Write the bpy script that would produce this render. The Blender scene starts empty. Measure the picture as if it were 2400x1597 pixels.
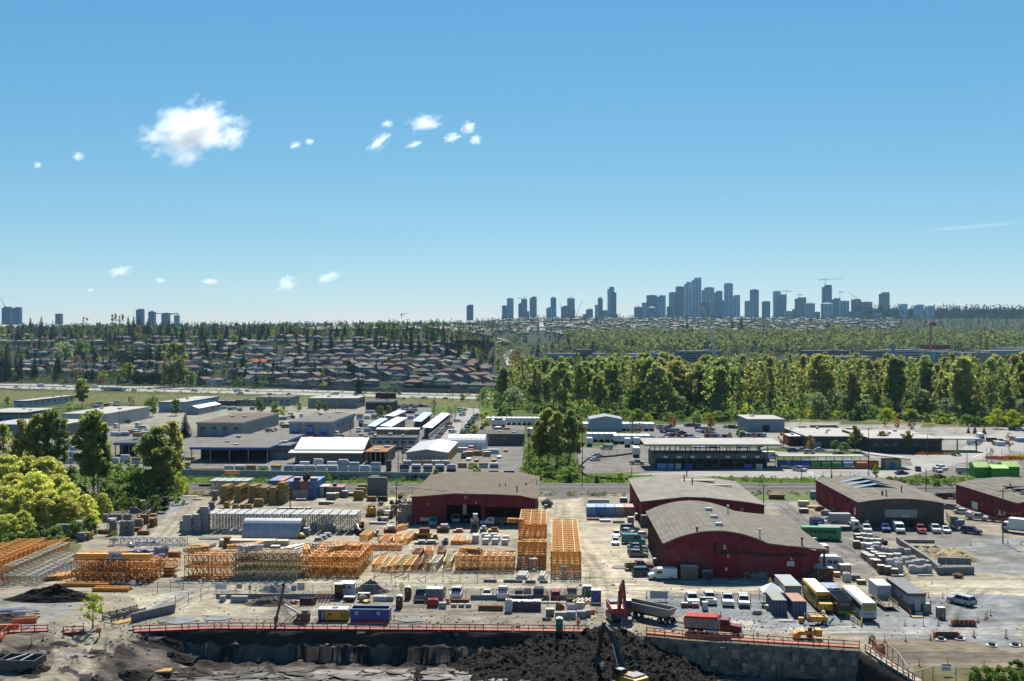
import bpy,math,random
import numpy as np
from mathutils import Vector,Matrix
rnd=random.Random(7);rng=np.random.default_rng(7)
sc=bpy.context.scene;COL=sc.collection
R=math.radians
F_PX,CX,CY,CAMH=2450.0,1200.0,798.0,47.5
cam=bpy.data.cameras.new('camera');camo=bpy.data.objects.new('camera',cam);COL.objects.link(camo)
camo.location=(0,0,CAMH);camo.rotation_euler=(R(90),0,0)
cam.sensor_width=36;cam.lens=36*F_PX/2400;cam.clip_start=1;cam.clip_end=40000
sc.camera=camo
SUN_EL,SUN_AZ=R(52),R(5)
w=bpy.data.worlds.new('World');sc.world=w;w.use_nodes=True
nt=w.node_tree;nt.nodes.clear()
sky=nt.nodes.new('ShaderNodeTexSky');sky.sky_type='NISHITA';sky.sun_disc=False
sky.sun_elevation=SUN_EL;sky.sun_rotation=SUN_AZ;sky.altitude=0;sky.air_density=1.0;sky.dust_density=0.0;sky.ozone_density=5.0
sp=nt.nodes.new('ShaderNodeSeparateColor');cb=nt.nodes.new('ShaderNodeCombineColor')
bg=nt.nodes.new('ShaderNodeBackground');bg.inputs['Strength'].default_value=0.072
wo=nt.nodes.new('ShaderNodeOutputWorld');nt.links.new(sky.outputs[0],sp.inputs[0])
for i,(gam,k)in enumerate(((1.229,.345),(.775,.94),(.509,1.8))):
 pw=nt.nodes.new('ShaderNodeMath');pw.operation='POWER';pw.inputs[1].default_value=gam;ml=nt.nodes.new('ShaderNodeMath');ml.operation='MULTIPLY';ml.inputs[1].default_value=k
 nt.links.new(sp.outputs[i],pw.inputs[0]);nt.links.new(pw.outputs[0],ml.inputs[0]);nt.links.new(ml.outputs[0],cb.inputs[i])
nt.links.new(cb.outputs[0],bg.inputs['Color']);nt.links.new(bg.outputs[0],wo.inputs[0])
sl=bpy.data.lights.new('sun','SUN');sl.energy=5.0;sl.angle=R(0.5);sl.color=(1,0.95,0.86)
so=bpy.data.objects.new('sun',sl);COL.objects.link(so)
sdir=Vector((math.sin(SUN_AZ)*math.cos(SUN_EL),math.cos(SUN_AZ)*math.cos(SUN_EL),math.sin(SUN_EL)))
so.rotation_euler=sdir.to_track_quat('Z','Y').to_euler();so.location=(0,0,300)
vs=sc.view_settings;vs.view_transform='Standard';vs.look='None';vs.gamma=1;vs.exposure=1.0;vs.use_curve_mapping=False
cy=sc.cycles;cy.use_denoising=True;cy.max_bounces=6;cy.diffuse_bounces=3;cy.glossy_bounces=2;cy.transmission_bounces=3
cy.transparent_max_bounces=24;cy.volume_bounces=1;cy.sample_clamp_indirect=4;cy.sample_clamp_direct=20
cy.caustics_reflective=False;cy.caustics_refractive=False
sc.render.film_transparent=False
TILES={'A':(0,1200),'B':(600,1200),'C':(1200,1200),'D':(1800,1200),'E':(0,880),'F':(600,880),'G':(1200,880),'H':(1800,880),'I':(0,680),'J':(600,680),'K':(1200,630),'L':(1800,630),'.':(0,0)}
TS=600/2357
def px(t,x,y):
 o=TILES[t];k=1 if t=='.' else TS
 return o[0]+x*k,o[1]+y*k
def at(t,x,y,back=0,z=0):
 gx,gy=px(t,x,y);d=F_PX*(CAMH-z)/(gy-CY)
 return Vector(((gx-CX)*d/F_PX+back*math.sin(R(2.3)),d+back*math.cos(R(2.3)),z))
GR=R(-2.3)
U=Vector((math.cos(GR),math.sin(GR),0));V=Vector((-math.sin(GR),math.cos(GR),0))
MATS={};ALB=.74
def mat(name,col,rough=.75,metal=0.,var=.18,sc_=1.2,bump=0.,objcol=False,spec=None,fine=None):
 if name in MATS:return MATS[name]
 col=tuple(c*ALB for c in col)
 m=bpy.data.materials.new(name);m.use_nodes=True;t=m.node_tree;b=t.nodes['Principled BSDF']
 b.inputs['Roughness'].default_value=rough;b.inputs['Metallic'].default_value=metal
 if spec is None and rough>=.7:spec=.1
 if spec is not None:b.inputs['Specular IOR Level'].default_value=spec
 tc=t.nodes.new('ShaderNodeTexCoord');oi=t.nodes.new('ShaderNodeObjectInfo')
 off=t.nodes.new('ShaderNodeVectorMath');off.operation='MULTIPLY_ADD';off.inputs[1].default_value=(37,53,71)
 t.links.new(oi.outputs['Random'],off.inputs[0]);t.links.new(tc.outputs['Object'],off.inputs[2])
 n=t.nodes.new('ShaderNodeTexNoise');n.inputs['Scale'].default_value=sc_;n.inputs['Detail'].default_value=6;n.inputs['Roughness'].default_value=.65
 t.links.new(off.outputs[0],n.inputs['Vector'])
 mr=t.nodes.new('ShaderNodeMapRange');mr.inputs['From Min'].default_value=.3;mr.inputs['From Max'].default_value=.7
 kk=ALB if objcol else 1;mr.inputs['To Min'].default_value=(1-var)*kk;mr.inputs['To Max'].default_value=(1+var)*kk
 t.links.new(n.outputs['Fac'],mr.inputs['Value'])
 mx=t.nodes.new('ShaderNodeMix');mx.data_type='RGBA';mx.blend_type='MULTIPLY';mx.inputs['Factor'].default_value=1
 if objcol:t.links.new(oi.outputs['Color'],mx.inputs['A'])
 else:mx.inputs['A'].default_value=(*col,1)
 t.links.new(mr.outputs[0],mx.inputs['B']);t.links.new(mx.outputs['Result'],b.inputs['Base Color'])
 if bump:
  bp=t.nodes.new('ShaderNodeBump');bp.inputs['Strength'].default_value=bump;bp.inputs['Distance'].default_value=.1
  t.links.new(n.outputs['Fac'],bp.inputs['Height']);t.links.new(bp.outputs[0],b.inputs['Normal'])
 MATS[name]=m;return m
def leafmat(name,col,var=.35,trans=.45,nsc=9):
 m=bpy.data.materials.new(name);m.use_nodes=True;t=m.node_tree;t.nodes.clear()
 tc=t.nodes.new('ShaderNodeTexCoord');oi=t.nodes.new('ShaderNodeObjectInfo')
 n=t.nodes.new('ShaderNodeTexNoise');n.inputs['Scale'].default_value=nsc;n.inputs['Detail'].default_value=3
 off=t.nodes.new('ShaderNodeVectorMath');off.operation='MULTIPLY_ADD';off.inputs[1].default_value=(3,5,7)
 t.links.new(oi.outputs['Random'],off.inputs[0]);t.links.new(tc.outputs['Object'],off.inputs[2]);t.links.new(off.outputs[0],n.inputs['Vector'])
 mr=t.nodes.new('ShaderNodeMapRange');mr.inputs['From Min'].default_value=.3;mr.inputs['From Max'].default_value=.7
 mr.inputs['To Min'].default_value=1-var;mr.inputs['To Max'].default_value=1+var;t.links.new(n.outputs['Fac'],mr.inputs['Value'])
 mr2=t.nodes.new('ShaderNodeMapRange');mr2.inputs['To Min'].default_value=.49;mr2.inputs['To Max'].default_value=.516
 t.links.new(oi.outputs['Random'],mr2.inputs['Value'])
 h=t.nodes.new('ShaderNodeHueSaturation');h.inputs['Color'].default_value=(*[q*1.12 for q in col],1)
 mr3=t.nodes.new('ShaderNodeMapRange');mr3.inputs['To Min'].default_value=.72;mr3.inputs['To Max'].default_value=1.22;fr=t.nodes.new('ShaderNodeMath');fr.operation='FRACT';m7=t.nodes.new('ShaderNodeMath');m7.operation='MULTIPLY';m7.inputs[1].default_value=7.3
 t.links.new(oi.outputs['Random'],m7.inputs[0]);t.links.new(m7.outputs[0],fr.inputs[0]);t.links.new(fr.outputs[0],mr3.inputs['Value']);mv=t.nodes.new('ShaderNodeMath');mv.operation='MULTIPLY';t.links.new(mr.outputs[0],mv.inputs[0])
 if nsc>1:t.links.new(mr3.outputs[0],mv.inputs[1])
 else:mv.inputs[1].default_value=1
 t.links.new(mr2.outputs[0],h.inputs['Hue']);t.links.new(mv.outputs[0],h.inputs['Value'])
 d=t.nodes.new('ShaderNodeBsdfDiffuse');tr=t.nodes.new('ShaderNodeBsdfTranslucent');mx=t.nodes.new('ShaderNodeMixShader')
 mx.inputs[0].default_value=trans;o=t.nodes.new('ShaderNodeOutputMaterial')
 t.links.new(h.outputs[0],d.inputs[0]);t.links.new(h.outputs[0],tr.inputs[0]);t.links.new(d.outputs[0],mx.inputs[1]);t.links.new(tr.outputs[0],mx.inputs[2]);t.links.new(mx.outputs[0],o.inputs[0])
 MATS[name]=m;return m
class MB:
 def __init__(s):s.v=[];s.f=[];s.mi=[];s.mats=[]
 def _m(s,m):
  if m not in s.mats:s.mats.append(m)
  return s.mats.index(m)
 def add(s,vs,fs,m):
  o=len(s.v);k=s._m(m);s.v+=[tuple(v)for v in vs]
  for f in fs:s.f.append(tuple(i+o for i in f));s.mi.append(k)
  return s
 def box(s,c,d,m,rz=0,top=1.0):
  x,y,z=c;a,b,h=d[0]/2,d[1]/2,d[2];ca,sa=math.cos(rz),math.sin(rz);vs=[]
  for zz,k in((0,1),(h,top)):
   for px_,py_ in((-a,-b),(a,-b),(a,b),(-a,b)):
    vs.append((x+(px_*ca-py_*sa)*k,y+(px_*sa+py_*ca)*k,z+zz))
  return s.add(vs,[(0,3,2,1),(4,5,6,7),(0,1,5,4),(1,2,6,5),(2,3,7,6),(3,0,4,7)],m)
 def beam(s,a,b,w_,m,h=None):
  a,b=Vector(a),Vector(b);t=(b-a)
  if t.length<1e-6:return s
  t.normalize();up=Vector((0,0,1))if abs(t.z)<.95 else Vector((0,1,0))
  n=t.cross(up).normalized()*w_/2;q=n.cross(t).normalized()*(h or w_)/2
  vs=[p+i*n+j*q for p in(a,b)for i,j in((-1,-1),(1,-1),(1,1),(-1,1))]
  return s.add(vs,[(0,1,2,3),(4,7,6,5),(0,4,5,1),(1,5,6,2),(2,6,7,3),(3,7,4,0)],m)
 def tube(s,a,b,r,m,n=8,r2=None,caps=True):
  a,b=Vector(a),Vector(b);t=(b-a).normalized();r2=r if r2 is None else r2
  p=t.cross(Vector((0,0,1))if abs(t.z)<.95 else Vector((1,0,0))).normalized();q=t.cross(p)
  vs=[c+(p*math.cos(2*math.pi*i/n)+q*math.sin(2*math.pi*i/n))*rr for c,rr in((a,r),(b,r2))for i in range(n)]
  fs=[(i,(i+1)%n,n+(i+1)%n,n+i)for i in range(n)]
  if caps:fs+=[tuple(range(n-1,-1,-1)),tuple(range(n,2*n))]
  return s.add(vs,fs,m)
 def prof(s,pts,x0,x1,m,axis='x',cap=True,m2=None):
  def mk(p,t):return(t,p[0],p[1])if axis=='x' else(p[0],t,p[1])if axis=='y' else(p[0],p[1],t)
  n=len(pts);vs=[mk(p,x0)for p in pts]+[mk(p,x1)for p in pts]
  s.add(vs,[(i,(i+1)%n,n+(i+1)%n,n+i)for i in range(n)],m)
  if cap:s.add(vs,[tuple(range(n-1,-1,-1)),tuple(range(n,2*n))],m2 or m)
  return s
 def quad(s,a,b,c,d,m):return s.add([a,b,c,d],[(0,1,2,3)],m)
 def blob(s,c,r,m,seed=0,n=8,k=5,rough=.2):
  rr=random.Random(seed);vs=[]
  for j in range(k+1):
   th=math.pi*j/k
   for i in range(n):
    q=1+rr.uniform(-rough,rough)if 0<j<k else 1
    vs.append((c[0]+r[0]*q*math.sin(th)*math.cos(2*math.pi*i/n),c[1]+r[1]*q*math.sin(th)*math.sin(2*math.pi*i/n),c[2]+r[2]*q*math.cos(th)))
  return s.add(vs,[(j*n+i,(j+1)*n+i,(j+1)*n+(i+1)%n,j*n+(i+1)%n)for j in range(k)for i in range(n)],m)
 def mesh(s,name,smooth=False):
  me=bpy.data.meshes.new(name);me.from_pydata(s.v,[],s.f);me.polygons.foreach_set('material_index',s.mi)
  for m in s.mats:me.materials.append(m)
  if smooth:me.polygons.foreach_set('use_smooth',[True]*len(s.f))
  me.update();return me
def npmesh(name,v,f,m,cols=None,smooth=False):
 """v (n,3), f (k,3|4) arrays"""
 me=bpy.data.meshes.new(name);v=np.asarray(v,np.float32);f=np.asarray(f,np.int32);k,c=f.shape
 me.vertices.add(len(v));me.vertices.foreach_set('co',v.ravel());me.loops.add(k*c);me.loops.foreach_set('vertex_index',f.ravel())
 me.polygons.add(k);me.polygons.foreach_set('loop_start',np.arange(0,k*c,c,dtype=np.int32))
 if smooth:me.polygons.foreach_set('use_smooth',np.ones(k,bool))
 if cols is not None:
  a=me.attributes.new('Col','FLOAT_COLOR','POINT');cc=np.ones((len(v),4),np.float32);cc[:,:cols.shape[1]]=cols;a.data.foreach_set('color',cc.ravel())
 me.materials.append(m);me.update(calc_edges=True);me.validate();return me
CH={}
def link(name,data,parent=None,loc=(0,0,0),rz=0):
 o=bpy.data.objects.new(name,data);COL.objects.link(o);o.location=loc;o.rotation_euler=(0,0,rz)
 if parent is not None:o.parent=parent;CH.setdefault(parent.name,[]).append(o)
 return o
def tag(o,label=None,cat=None,group=None,kind=None):
 if label:o['label']=label
 if cat:o['category']=cat
 if group:o['group']=group
 if kind:o['kind']=kind
 return o
def thing(name,label,cat,loc=(0,0,0),rz=0,group=None):return tag(link(name,None,None,loc,rz),label,cat,group)
def solo(name,mb,label,cat,loc=(0,0,0),rz=0,group=None,smooth=False):
 return tag(link(name,mb if isinstance(mb,bpy.types.Mesh)else mb.mesh(name,smooth),None,loc,rz),label,cat,group)
def part(root,name,mb,loc=(0,0,0),rz=0,smooth=False,color=None):
 o=link(name,mb if isinstance(mb,bpy.types.Mesh)else mb.mesh(name,smooth),root,loc,rz)
 if color:o.color=(*color,1)
 return o
def struct(name,mb,smooth=False,kind='structure'):return tag(link(name,mb if isinstance(mb,bpy.types.Mesh)else mb.mesh(name,smooth)),kind=kind)
def dup(root,loc,rz=0,label=None,group=None,color=None,paint=('body',),scale=None):
 def cp(o,par):
  c=o.copy();COL.objects.link(c)
  if par is not None:c.parent=par;CH.setdefault(par.name,[]).append(c)
  if color and any(c.name.split('.')[0]==p for p in paint):c.color=(*color,1)
  for k in CH.get(o.name,()):cp(k,c)
  return c
 r=cp(root,None);r.location=loc;r.rotation_euler=(0,0,rz)
 if label:r['label']=label
 if group:r['group']=group
 if scale:r.scale=scale if hasattr(scale,'__len__')else(scale,)*3
 if color and not CH.get(root.name):r.color=(*color,1)
 return r
class Proto:
 """builds a thing once, then copies it: the first call places the original"""
 def __init__(s,make):s.make=make;s.o=None
 def __call__(s,loc,rz,label,group=None,color=None,scale=None,paint=('body',)):
  if s.o is None:
   s.o=s.make();s.base=s.o
   s.o.location=loc;s.o.rotation_euler=(0,0,rz);s.o['label']=label
   if group:s.o['group']=group
   if color:
    s.o.color=(*color,1)
    for k in CH.get(s.o.name,()):
     if k.name.split('.')[0]in paint:k.color=(*color,1)
   if scale:s.o.scale=scale if hasattr(scale,'__len__')else(scale,)*3
   return s.o
  r=dup(s.o,loc,rz,label,group,color,paint,scale or 1)
  if not group and 'group' in r.keys():del r['group']
  return r
ORD=['first','second','third','fourth','fifth','sixth','seventh','eighth','ninth','tenth','eleventh','twelfth','thirteenth','fourteenth','fifteenth','sixteenth','seventeenth','eighteenth','nineteenth','twentieth']+['twenty-'+q for q in('first','second','third','fourth','fifth','sixth','seventh','eighth','ninth')]+['thirtieth']+['thirty-'+q for q in('first','second','third','fourth','fifth','sixth','seventh','eighth','ninth')]+['fortieth']+['forty-'+q for q in('first','second','third','fourth','fifth','sixth','seventh','eighth','ninth')]
def noise2(x,y,seed=0,oct=4):
 r_=np.random.default_rng(seed);out=np.zeros(np.broadcast(x,y).shape);a=1;tot=0;f=1
 for o in range(oct):
  for k in range(5):
   an,ph=r_.uniform(0,6.283,2);fr=f*r_.uniform(.7,1.4)
   out=out+a*np.sin((x*math.cos(an)+y*math.sin(an))*fr+ph)/2.2
  tot+=a;a*=.55;f*=2.1
 return out/tot
BX=lambda*a,**k:MB().box(*a,**k)
PF=lambda*a,**k:MB().prof(*a,**k)
ru=rnd.uniform;rch=rnd.choice
conc=mat('concrete',(.36,.35,.33),.85,bump=.2);concd=mat('dark concrete',(.2,.2,.2),.85)
steel=mat('grey steel',(.32,.33,.34),.5,.4);dark=mat('dark grey',(.04,.042,.045),.7);black=mat('black rubber',(.02,.02,.02),.8)
white=mat('white paint',(.72,.72,.7),.5,var=.06);offw=mat('weathered white',(.58,.57,.53),.7,var=.15)
glass=mat('window glass',(.03,.04,.05),.08,var=.1);wood=mat('raw timber',(.42,.28,.14),.8,sc_=3);woodg=mat('grey timber',(.26,.23,.19),.85,sc_=3)
orange=mat('crane orange',(.72,.27,.02),.55,var=.22,sc_=2);orange2=mat('crane yellow orange',(.82,.38,.045),.55,var=.2,sc_=2);rust=mat('rusty steel',(.25,.1,.045),.85)
bluep=mat('blue paint',(.015,.06,.30),.5);yellow=mat('yellow paint',(.6,.33,.02),.5);red=mat('red paint',(.4,.03,.03),.5);green=mat('green paint',(.02,.13,.07),.5)
safety=mat('safety orange',(.75,.13,.02),.5);paint=mat('vehicle paint',(1,1,1),.3,objcol=True,var=.05);opaint=mat('object colour',(1,1,1),.75,objcol=True,var=.22,sc_=1.5)
barnred=mat('faded red boards',(.2,.034,.04),.88,var=.4,sc_=.6);barnred2=mat('red sliding door',(.24,.026,.032),.8,var=.2);roofg=mat('grey bitumen roof',(.175,.158,.128),.9,var=.3,sc_=.35)
roofb=mat('brown bitumen roof',(.15,.118,.088),.9,var=.22,sc_=.3)
# ================================================================ GROUND
def sstep(a,b,x):t=np.clip((x-a)/(b-a),0,1);return t*t*(3-2*t)
EDGE=[at('.',*p)for p in((300,1477),(500,1478),(800,1479),(1100,1482),(1370,1484),(1510,1492),(1600,1501),(1800,1514),(2016,1528))]
CORNER=EDGE[-1]
EDGE2=[CORNER]+[at('.',*p)for p in((2065,1560),(2130,1600),(2200,1650))]
EX,EY=[p.x for p in EDGE],[p.y for p in EDGE]
def ridge(u,X,Y):
 q=Y-(849-(X+3.5)*.42)
 hl=np.interp(q,[0,90,150,200,260,320,380,440,500,600,750,1000,1500,2000,2600,3500,5000,9000],[0,0,6,11,16,21,27,33,39,43,50,58,71,82,94,104,140,150])
 hr=np.interp(Y,[0,1300,1700,2100,2500,3000,3600,4200,5000,5500,7000,9000],[0,0,6,20,38,58,85,115,150,165,168,160])
 k=sstep(-.075,.02,u)
 return hl*(1-k)+hr*k
def zpit(X,Y):
 ye=np.interp(X,EX,EY);xe=np.interp(-Y,[-CORNER.y,-140],[CORNER.x,57.5])
 d=ye-Y;nz=noise2(X*.35,Y*.5,3)
 left=np.where(d<2.2+.9*noise2(X*.25,Y*.1,9,3),-1.9,-4.2)+.25*nz
 left=left+np.where(d<4.8,.7*np.abs(noise2(X*.9,Y*.6,15))-.3,0);left=np.where(d>4.8,-4.3+.3*np.abs(noise2(X*.7,Y*1.2,5)),left)
 right=-4.7+.2*nz
 k=sstep(14,24,X);z=left*(1-k)+right*k
 ramp=-np.clip((170-Y)*.13,0,4.2)+(.2*nz+.55*np.abs(noise2(X*.45,Y*.8,18))-.2)*np.clip((172-Y)*.3,0,1)
 kl=sstep(-66,-50,X+4*noise2(X*.1,Y*.2,8));z=ramp*(1-kl)+z*kl
 ins=(d>0)&(X<xe)
 return np.where(ins,z,0)
def zground(X,Y):
 u=X/np.maximum(Y,1)
 z=ridge(u,X,Y)
 z=z+np.where(Y<200,zpit(X,Y),0)
 near=(Y<210)
 z=z+np.where(near&(z>-.5),.07*noise2(X*.5,Y*.5,2)*np.clip((210-Y)/30,0,1),0)
 return np.where(Y>1500,z+2*noise2(X*.01,Y*.01,12),z)
def zg(x,y):return float(zground(np.array([x]),np.array([y]))[0])
DS=np.concatenate([np.arange(700,2000,4),np.arange(2000,9000,15)]).astype(float)
def hill(t,x,y):
 gx,gy=px(t,x,y);u=(gx-CX)/F_PX;X=u*DS;zz=ridge(u,X,DS);ray=CAMH-(gy-CY)/F_PX*DS
 i=np.argmax(zz>=ray)if(zz>=ray).any()else len(DS)-1
 return Vector((float(X[i]),float(DS[i]),float(zz[i])))
us=np.arange(-.72,.7201,.0026)
ys=np.concatenate([[-300,0,90,130],np.arange(140,182,.4),np.arange(182,300,.8),np.arange(300,420,2.),420*1.03**np.arange(0,99)])
YY,UU=np.meshgrid(ys,us,indexing='ij');XX=UU*np.maximum(YY,140)
ZZ=zground(XX,YY);ZZ=np.where(YY<135,-4.6,ZZ)
PXX=CX+UU*F_PX;PYY=CY+F_PX*CAMH/np.maximum(YY,60)
def inpoly(x,y,P):
 ins=np.zeros(x.shape,bool);n=len(P)
 for i in range(n):
  x1,y1=P[i];x2,y2=P[(i+1)%n]
  c=((y1>y)!=(y2>y));ins^=c&(x<(x2-x1)*(y-y1)/(y2-y1+1e-9)+x1)
 return ins
DIRT,LIGHT,GRAVEL,DARKG,MUD,BLACK,GRASS,DRY,LOT,ASPH,SUB=((.285,.25,.185),(.40,.355,.26),(.215,.225,.225),(.15,.145,.135),(.13,.11,.088),(.03,.027,.023),(.075,.125,.016),(.13,.115,.045),(.19,.178,.158),(.17,.17,.17),(.026,.034,.016))
C=np.empty(XX.shape+(3,));C[:]=DIRT
C[YY>345]=(.06,.09,.018)
C[YY>1010]=SUB
jx,jy=noise2(XX*.25,YY*.12,21)*1.,noise2(XX*.22,YY*.15,22)
def zone(P,c,j=6,a=1.):
 m=inpoly(PXX+jx*j,PYY+jy*j*.5,P);C[m]=C[m]*(1-a)+np.array(c)*a
zone([(1370,1200),(1470,1200),(1530,1340),(1800,1360),(2400,1365),(2400,1400),(1900,1375),(1500,1400),(1420,1430),(1370,1380),(1340,1260)],LIGHT,10)
zone([(300,1395),(760,1350),(1400,1345),(1400,1375),(700,1385),(330,1430)],LIGHT,8,.8)
zone([(330,1270),(420,1200),(420,1260),(560,1250),(900,1255),(900,1180),(720,1170),(830,1160),(970,1170),(960,1230),(1240,1235),(1280,1170),(1360,1170),(1370,1230),(1300,1260),(900,1280),(430,1285),(350,1320)],LIGHT,8,.7)
zone([(1840,1175),(1980,1230),(2240,1240),(2400,1270),(2400,1300),(2200,1275),(1990,1260),(2110,1350),(1930,1335),(1800,1250)],LOT,6)
zone([(2210,1275),(2400,1262),(2400,1345),(2300,1345),(2150,1330)],GRAVEL,14,.8)
zone([(1930,1420),(2150,1400),(2240,1392),(2400,1400),(2400,1520),(2240,1500),(2060,1500),(1880,1475),(1560,1440),(1480,1420),(1540,1395),(1790,1395)],GRAVEL,12)
zone([(1500,1445),(1800,1470),(2400,1470),(2400,1488),(1900,1487),(1560,1470)],(.36,.35,.32),6,.8)
zone([(2040,1500),(2250,1497),(2400,1535),(2400,1600),(2120,1600),(2060,1540)],(.21,.17,.12),8)
zone([(2140,1560),(2400,1560),(2400,1620),(2140,1620)],DRY,8,.8)
zone([(2100,1530),(2400,1525),(2400,1550),(2110,1555)],MUD,12,.8)
zone([(300,1445),(1380,1445),(1380,1480),(300,1478)],(.24,.21,.17),10,.8)
zone([(640,1410),(1000,1405),(1380,1420),(1380,1450),(640,1450)],(.25,.22,.18),14,.7)
zone([(380,1420),(500,1380),(640,1400),(620,1440),(400,1460)],LIGHT,10,.6)
zone([(420,1370),(470,1375),(360,1440),(300,1470),(280,1460)],(.3,.29,.27),5,.7)
zone([(0,1395),(200,1395),(160,1440),(60,1480),(0,1480)],GRAVEL,12,.7)
zone([(0,1470),(140,1475),(120,1530),(0,1560)],MUD,10,.7)
zone([(0,1255),(200,1235),(180,1300),(0,1340)],(.13,.12,.06),12)
zone([(330,1175),(480,1155),(440,1190),(350,1230)],GRAVEL,8,.8)
zone([(0,1080),(460,1120),(330,1175),(200,1240),(0,1300)],(.07,.10,.025),10)
zone([(260,1190),(400,1160),(390,1200),(250,1240)],DARKG,10,.8)
zone([(1650,1145),(1880,1145),(1840,1190),(1700,1185)],GRAVEL,8,.7)
for k in range(130):
 x0,y0=ru(200,2400),ru(1170,1470);ww,hh=ru(15,90),ru(2,7)
 zone([(x0-ww,y0),(x0-ww*.4,y0-hh),(x0+ww*.6,y0-hh*.7),(x0+ww,y0+hh*.2),(x0+ww*.2,y0+hh),(x0-ww*.6,y0+hh*.6)],rch([(.18,.165,.135),(.2,.195,.18),(.40,.355,.27),(.14,.125,.1),(.12,.11,.09)]),9,ru(.35,.75))
for P in(((1470,1600),(1420,1430),(1400,1340),(1320,1240),(1310,1180)),((0,1372),(700,1372),(1390,1368),(1900,1375),(2400,1385)),((300,1580),(330,1500),(400,1420),(480,1385)),((230,1600),(270,1480),(420,1400)),((1500,1455),(1850,1482),(2400,1480)),((1450,1360),(1700,1365),(2100,1350),(2260,1290),(2400,1280)),((2100,1350),(1990,1280),(1900,1235),(1830,1180)),((640,1435),(900,1440),(1300,1432)),((420,1265),(700,1240),(860,1200),(900,1165)),((350,1300),(420,1215),(450,1160)),((2200,1500),(2240,1420),(2300,1380)),((1420,1380),(1560,1395),(1780,1398))):
 Q=[at('.',*p)for p in P];Q=[a_.lerp(b_,i/4)for a_,b_ in zip(Q,Q[1:])for i in range(4)]+[Q[-1]];nz_=YY<330
 for dx in(-3.2,-1.1,1.1,3.2):
  dm=np.full(XX.shape,9.)
  for a_,b_ in zip(Q,Q[1:]):
   vx,vy=b_.x-a_.x,b_.y-a_.y;L2=vx*vx+vy*vy+1e-6;L=L2**.5;ox,oy=-vy/L*dx,vx/L*dx;x_,y_=XX[nz_]-a_.x-ox,YY[nz_]-a_.y-oy;tt=np.clip((x_*vx+y_*vy)/L2,0,1);dm[nz_]=np.minimum(dm[nz_],np.hypot(x_-tt*vx,y_-tt*vy))
  m=dm+.25*jx<.42;C[m]*=(.72 if abs(dx)<2 else 1.22)
zone([(0,1118),(2400,1118),(2400,1136),(0,1136)],GRASS,8)
zone([(0,1134),(2400,1134),(2400,1159),(0,1157)],(.15,.135,.12),3)
zone([(0,1156),(960,1157),(960,1166),(0,1164)],DRY,9)
zone([(1270,1155),(1420,1152),(1420,1164),(1280,1172)],DARKG,5)
zone([(1700,1156),(1915,1156),(1915,1172),(1720,1172)],GRASS,6,.8)
zone([(0,1000),(640,985),(1035,960),(1230,985),(1235,1112),(0,1100)],LOT,3)
zone([(1340,1050),(1500,1040),(1840,1080),(2230,1050),(2400,1020),(2400,1120),(1900,1122),(1600,1118),(1370,1112)],LOT,3)
zone([(1350,1108),(2400,1117),(2400,1140),(1270,1138),(1280,1118)],GRASS,5)
zone([(1500,1000),(1900,990),(2200,1000),(2400,1000),(2400,1060),(2100,1060),(1700,1040),(1500,1035)],(.28,.265,.24),3)
zone([(860,960),(1240,945),(1240,965),(860,975)],GRASS,5)
zone([(300,955),(900,950),(1010,958),(900,985),(600,1000),(200,1000)],(.26,.25,.2),4)
zone([(0,915),(1200,940),(1200,955),(0,945)],(.12,.12,.045),4)
zone([(1800,965),(2400,965),(2400,1000),(2200,1000),(2000,985),(1840,985)],(.15,.14,.05),6)
pit=(ZZ<-.6)&(YY<172)&(XX>-62)
nn=noise2(XX*.6,YY*.9,31)
C[pit]=(.10,.084,.07)
m=pit&(nn>.12);C[m]=(.15,.125,.106)
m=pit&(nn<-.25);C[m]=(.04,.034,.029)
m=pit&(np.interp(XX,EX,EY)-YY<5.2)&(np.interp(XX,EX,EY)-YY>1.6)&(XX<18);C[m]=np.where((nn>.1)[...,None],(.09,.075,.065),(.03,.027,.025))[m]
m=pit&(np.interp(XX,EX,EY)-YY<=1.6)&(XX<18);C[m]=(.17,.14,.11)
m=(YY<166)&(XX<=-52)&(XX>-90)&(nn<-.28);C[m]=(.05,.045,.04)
C*=(1+.16*noise2(XX*.9,YY*.6,41)+.12*noise2(XX*.13,YY*.09,42))[...,None]
C=np.clip(C*ALB,.006,.8)
gm=bpy.data.materials.new('earth');gm.use_nodes=True;t=gm.node_tree;b=t.nodes['Principled BSDF'];b.inputs['Roughness'].default_value=.95;b.inputs['Specular IOR Level'].default_value=.06
a=t.nodes.new('ShaderNodeAttribute');a.attribute_name='Col';tc=t.nodes.new('ShaderNodeTexCoord')
n1=t.nodes.new('ShaderNodeTexNoise');n1.inputs['Scale'].default_value=1.1;n1.inputs['Detail'].default_value=9;n1.inputs['Roughness'].default_value=.75
mp=t.nodes.new('ShaderNodeMapping');mp.inputs['Scale'].default_value=(.55,1,1);t.links.new(tc.outputs['Object'],mp.inputs[0]);t.links.new(mp.outputs[0],n1.inputs['Vector'])
mr=t.nodes.new('ShaderNodeMapRange');mr.inputs['From Min'].default_value=.3;mr.inputs['From Max'].default_value=.7;mr.inputs['To Min'].default_value=.62;mr.inputs['To Max'].default_value=1.34
t.links.new(n1.outputs['Fac'],mr.inputs['Value']);mx=t.nodes.new('ShaderNodeMix');mx.data_type='RGBA';mx.blend_type='MULTIPLY';mx.inputs['Factor'].default_value=1
n2=t.nodes.new('ShaderNodeTexNoise');n2.inputs['Scale'].default_value=.16;n2.inputs['Detail'].default_value=8;n2.inputs['Roughness'].default_value=.7;n2.inputs['Distortion'].default_value=1.2
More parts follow.
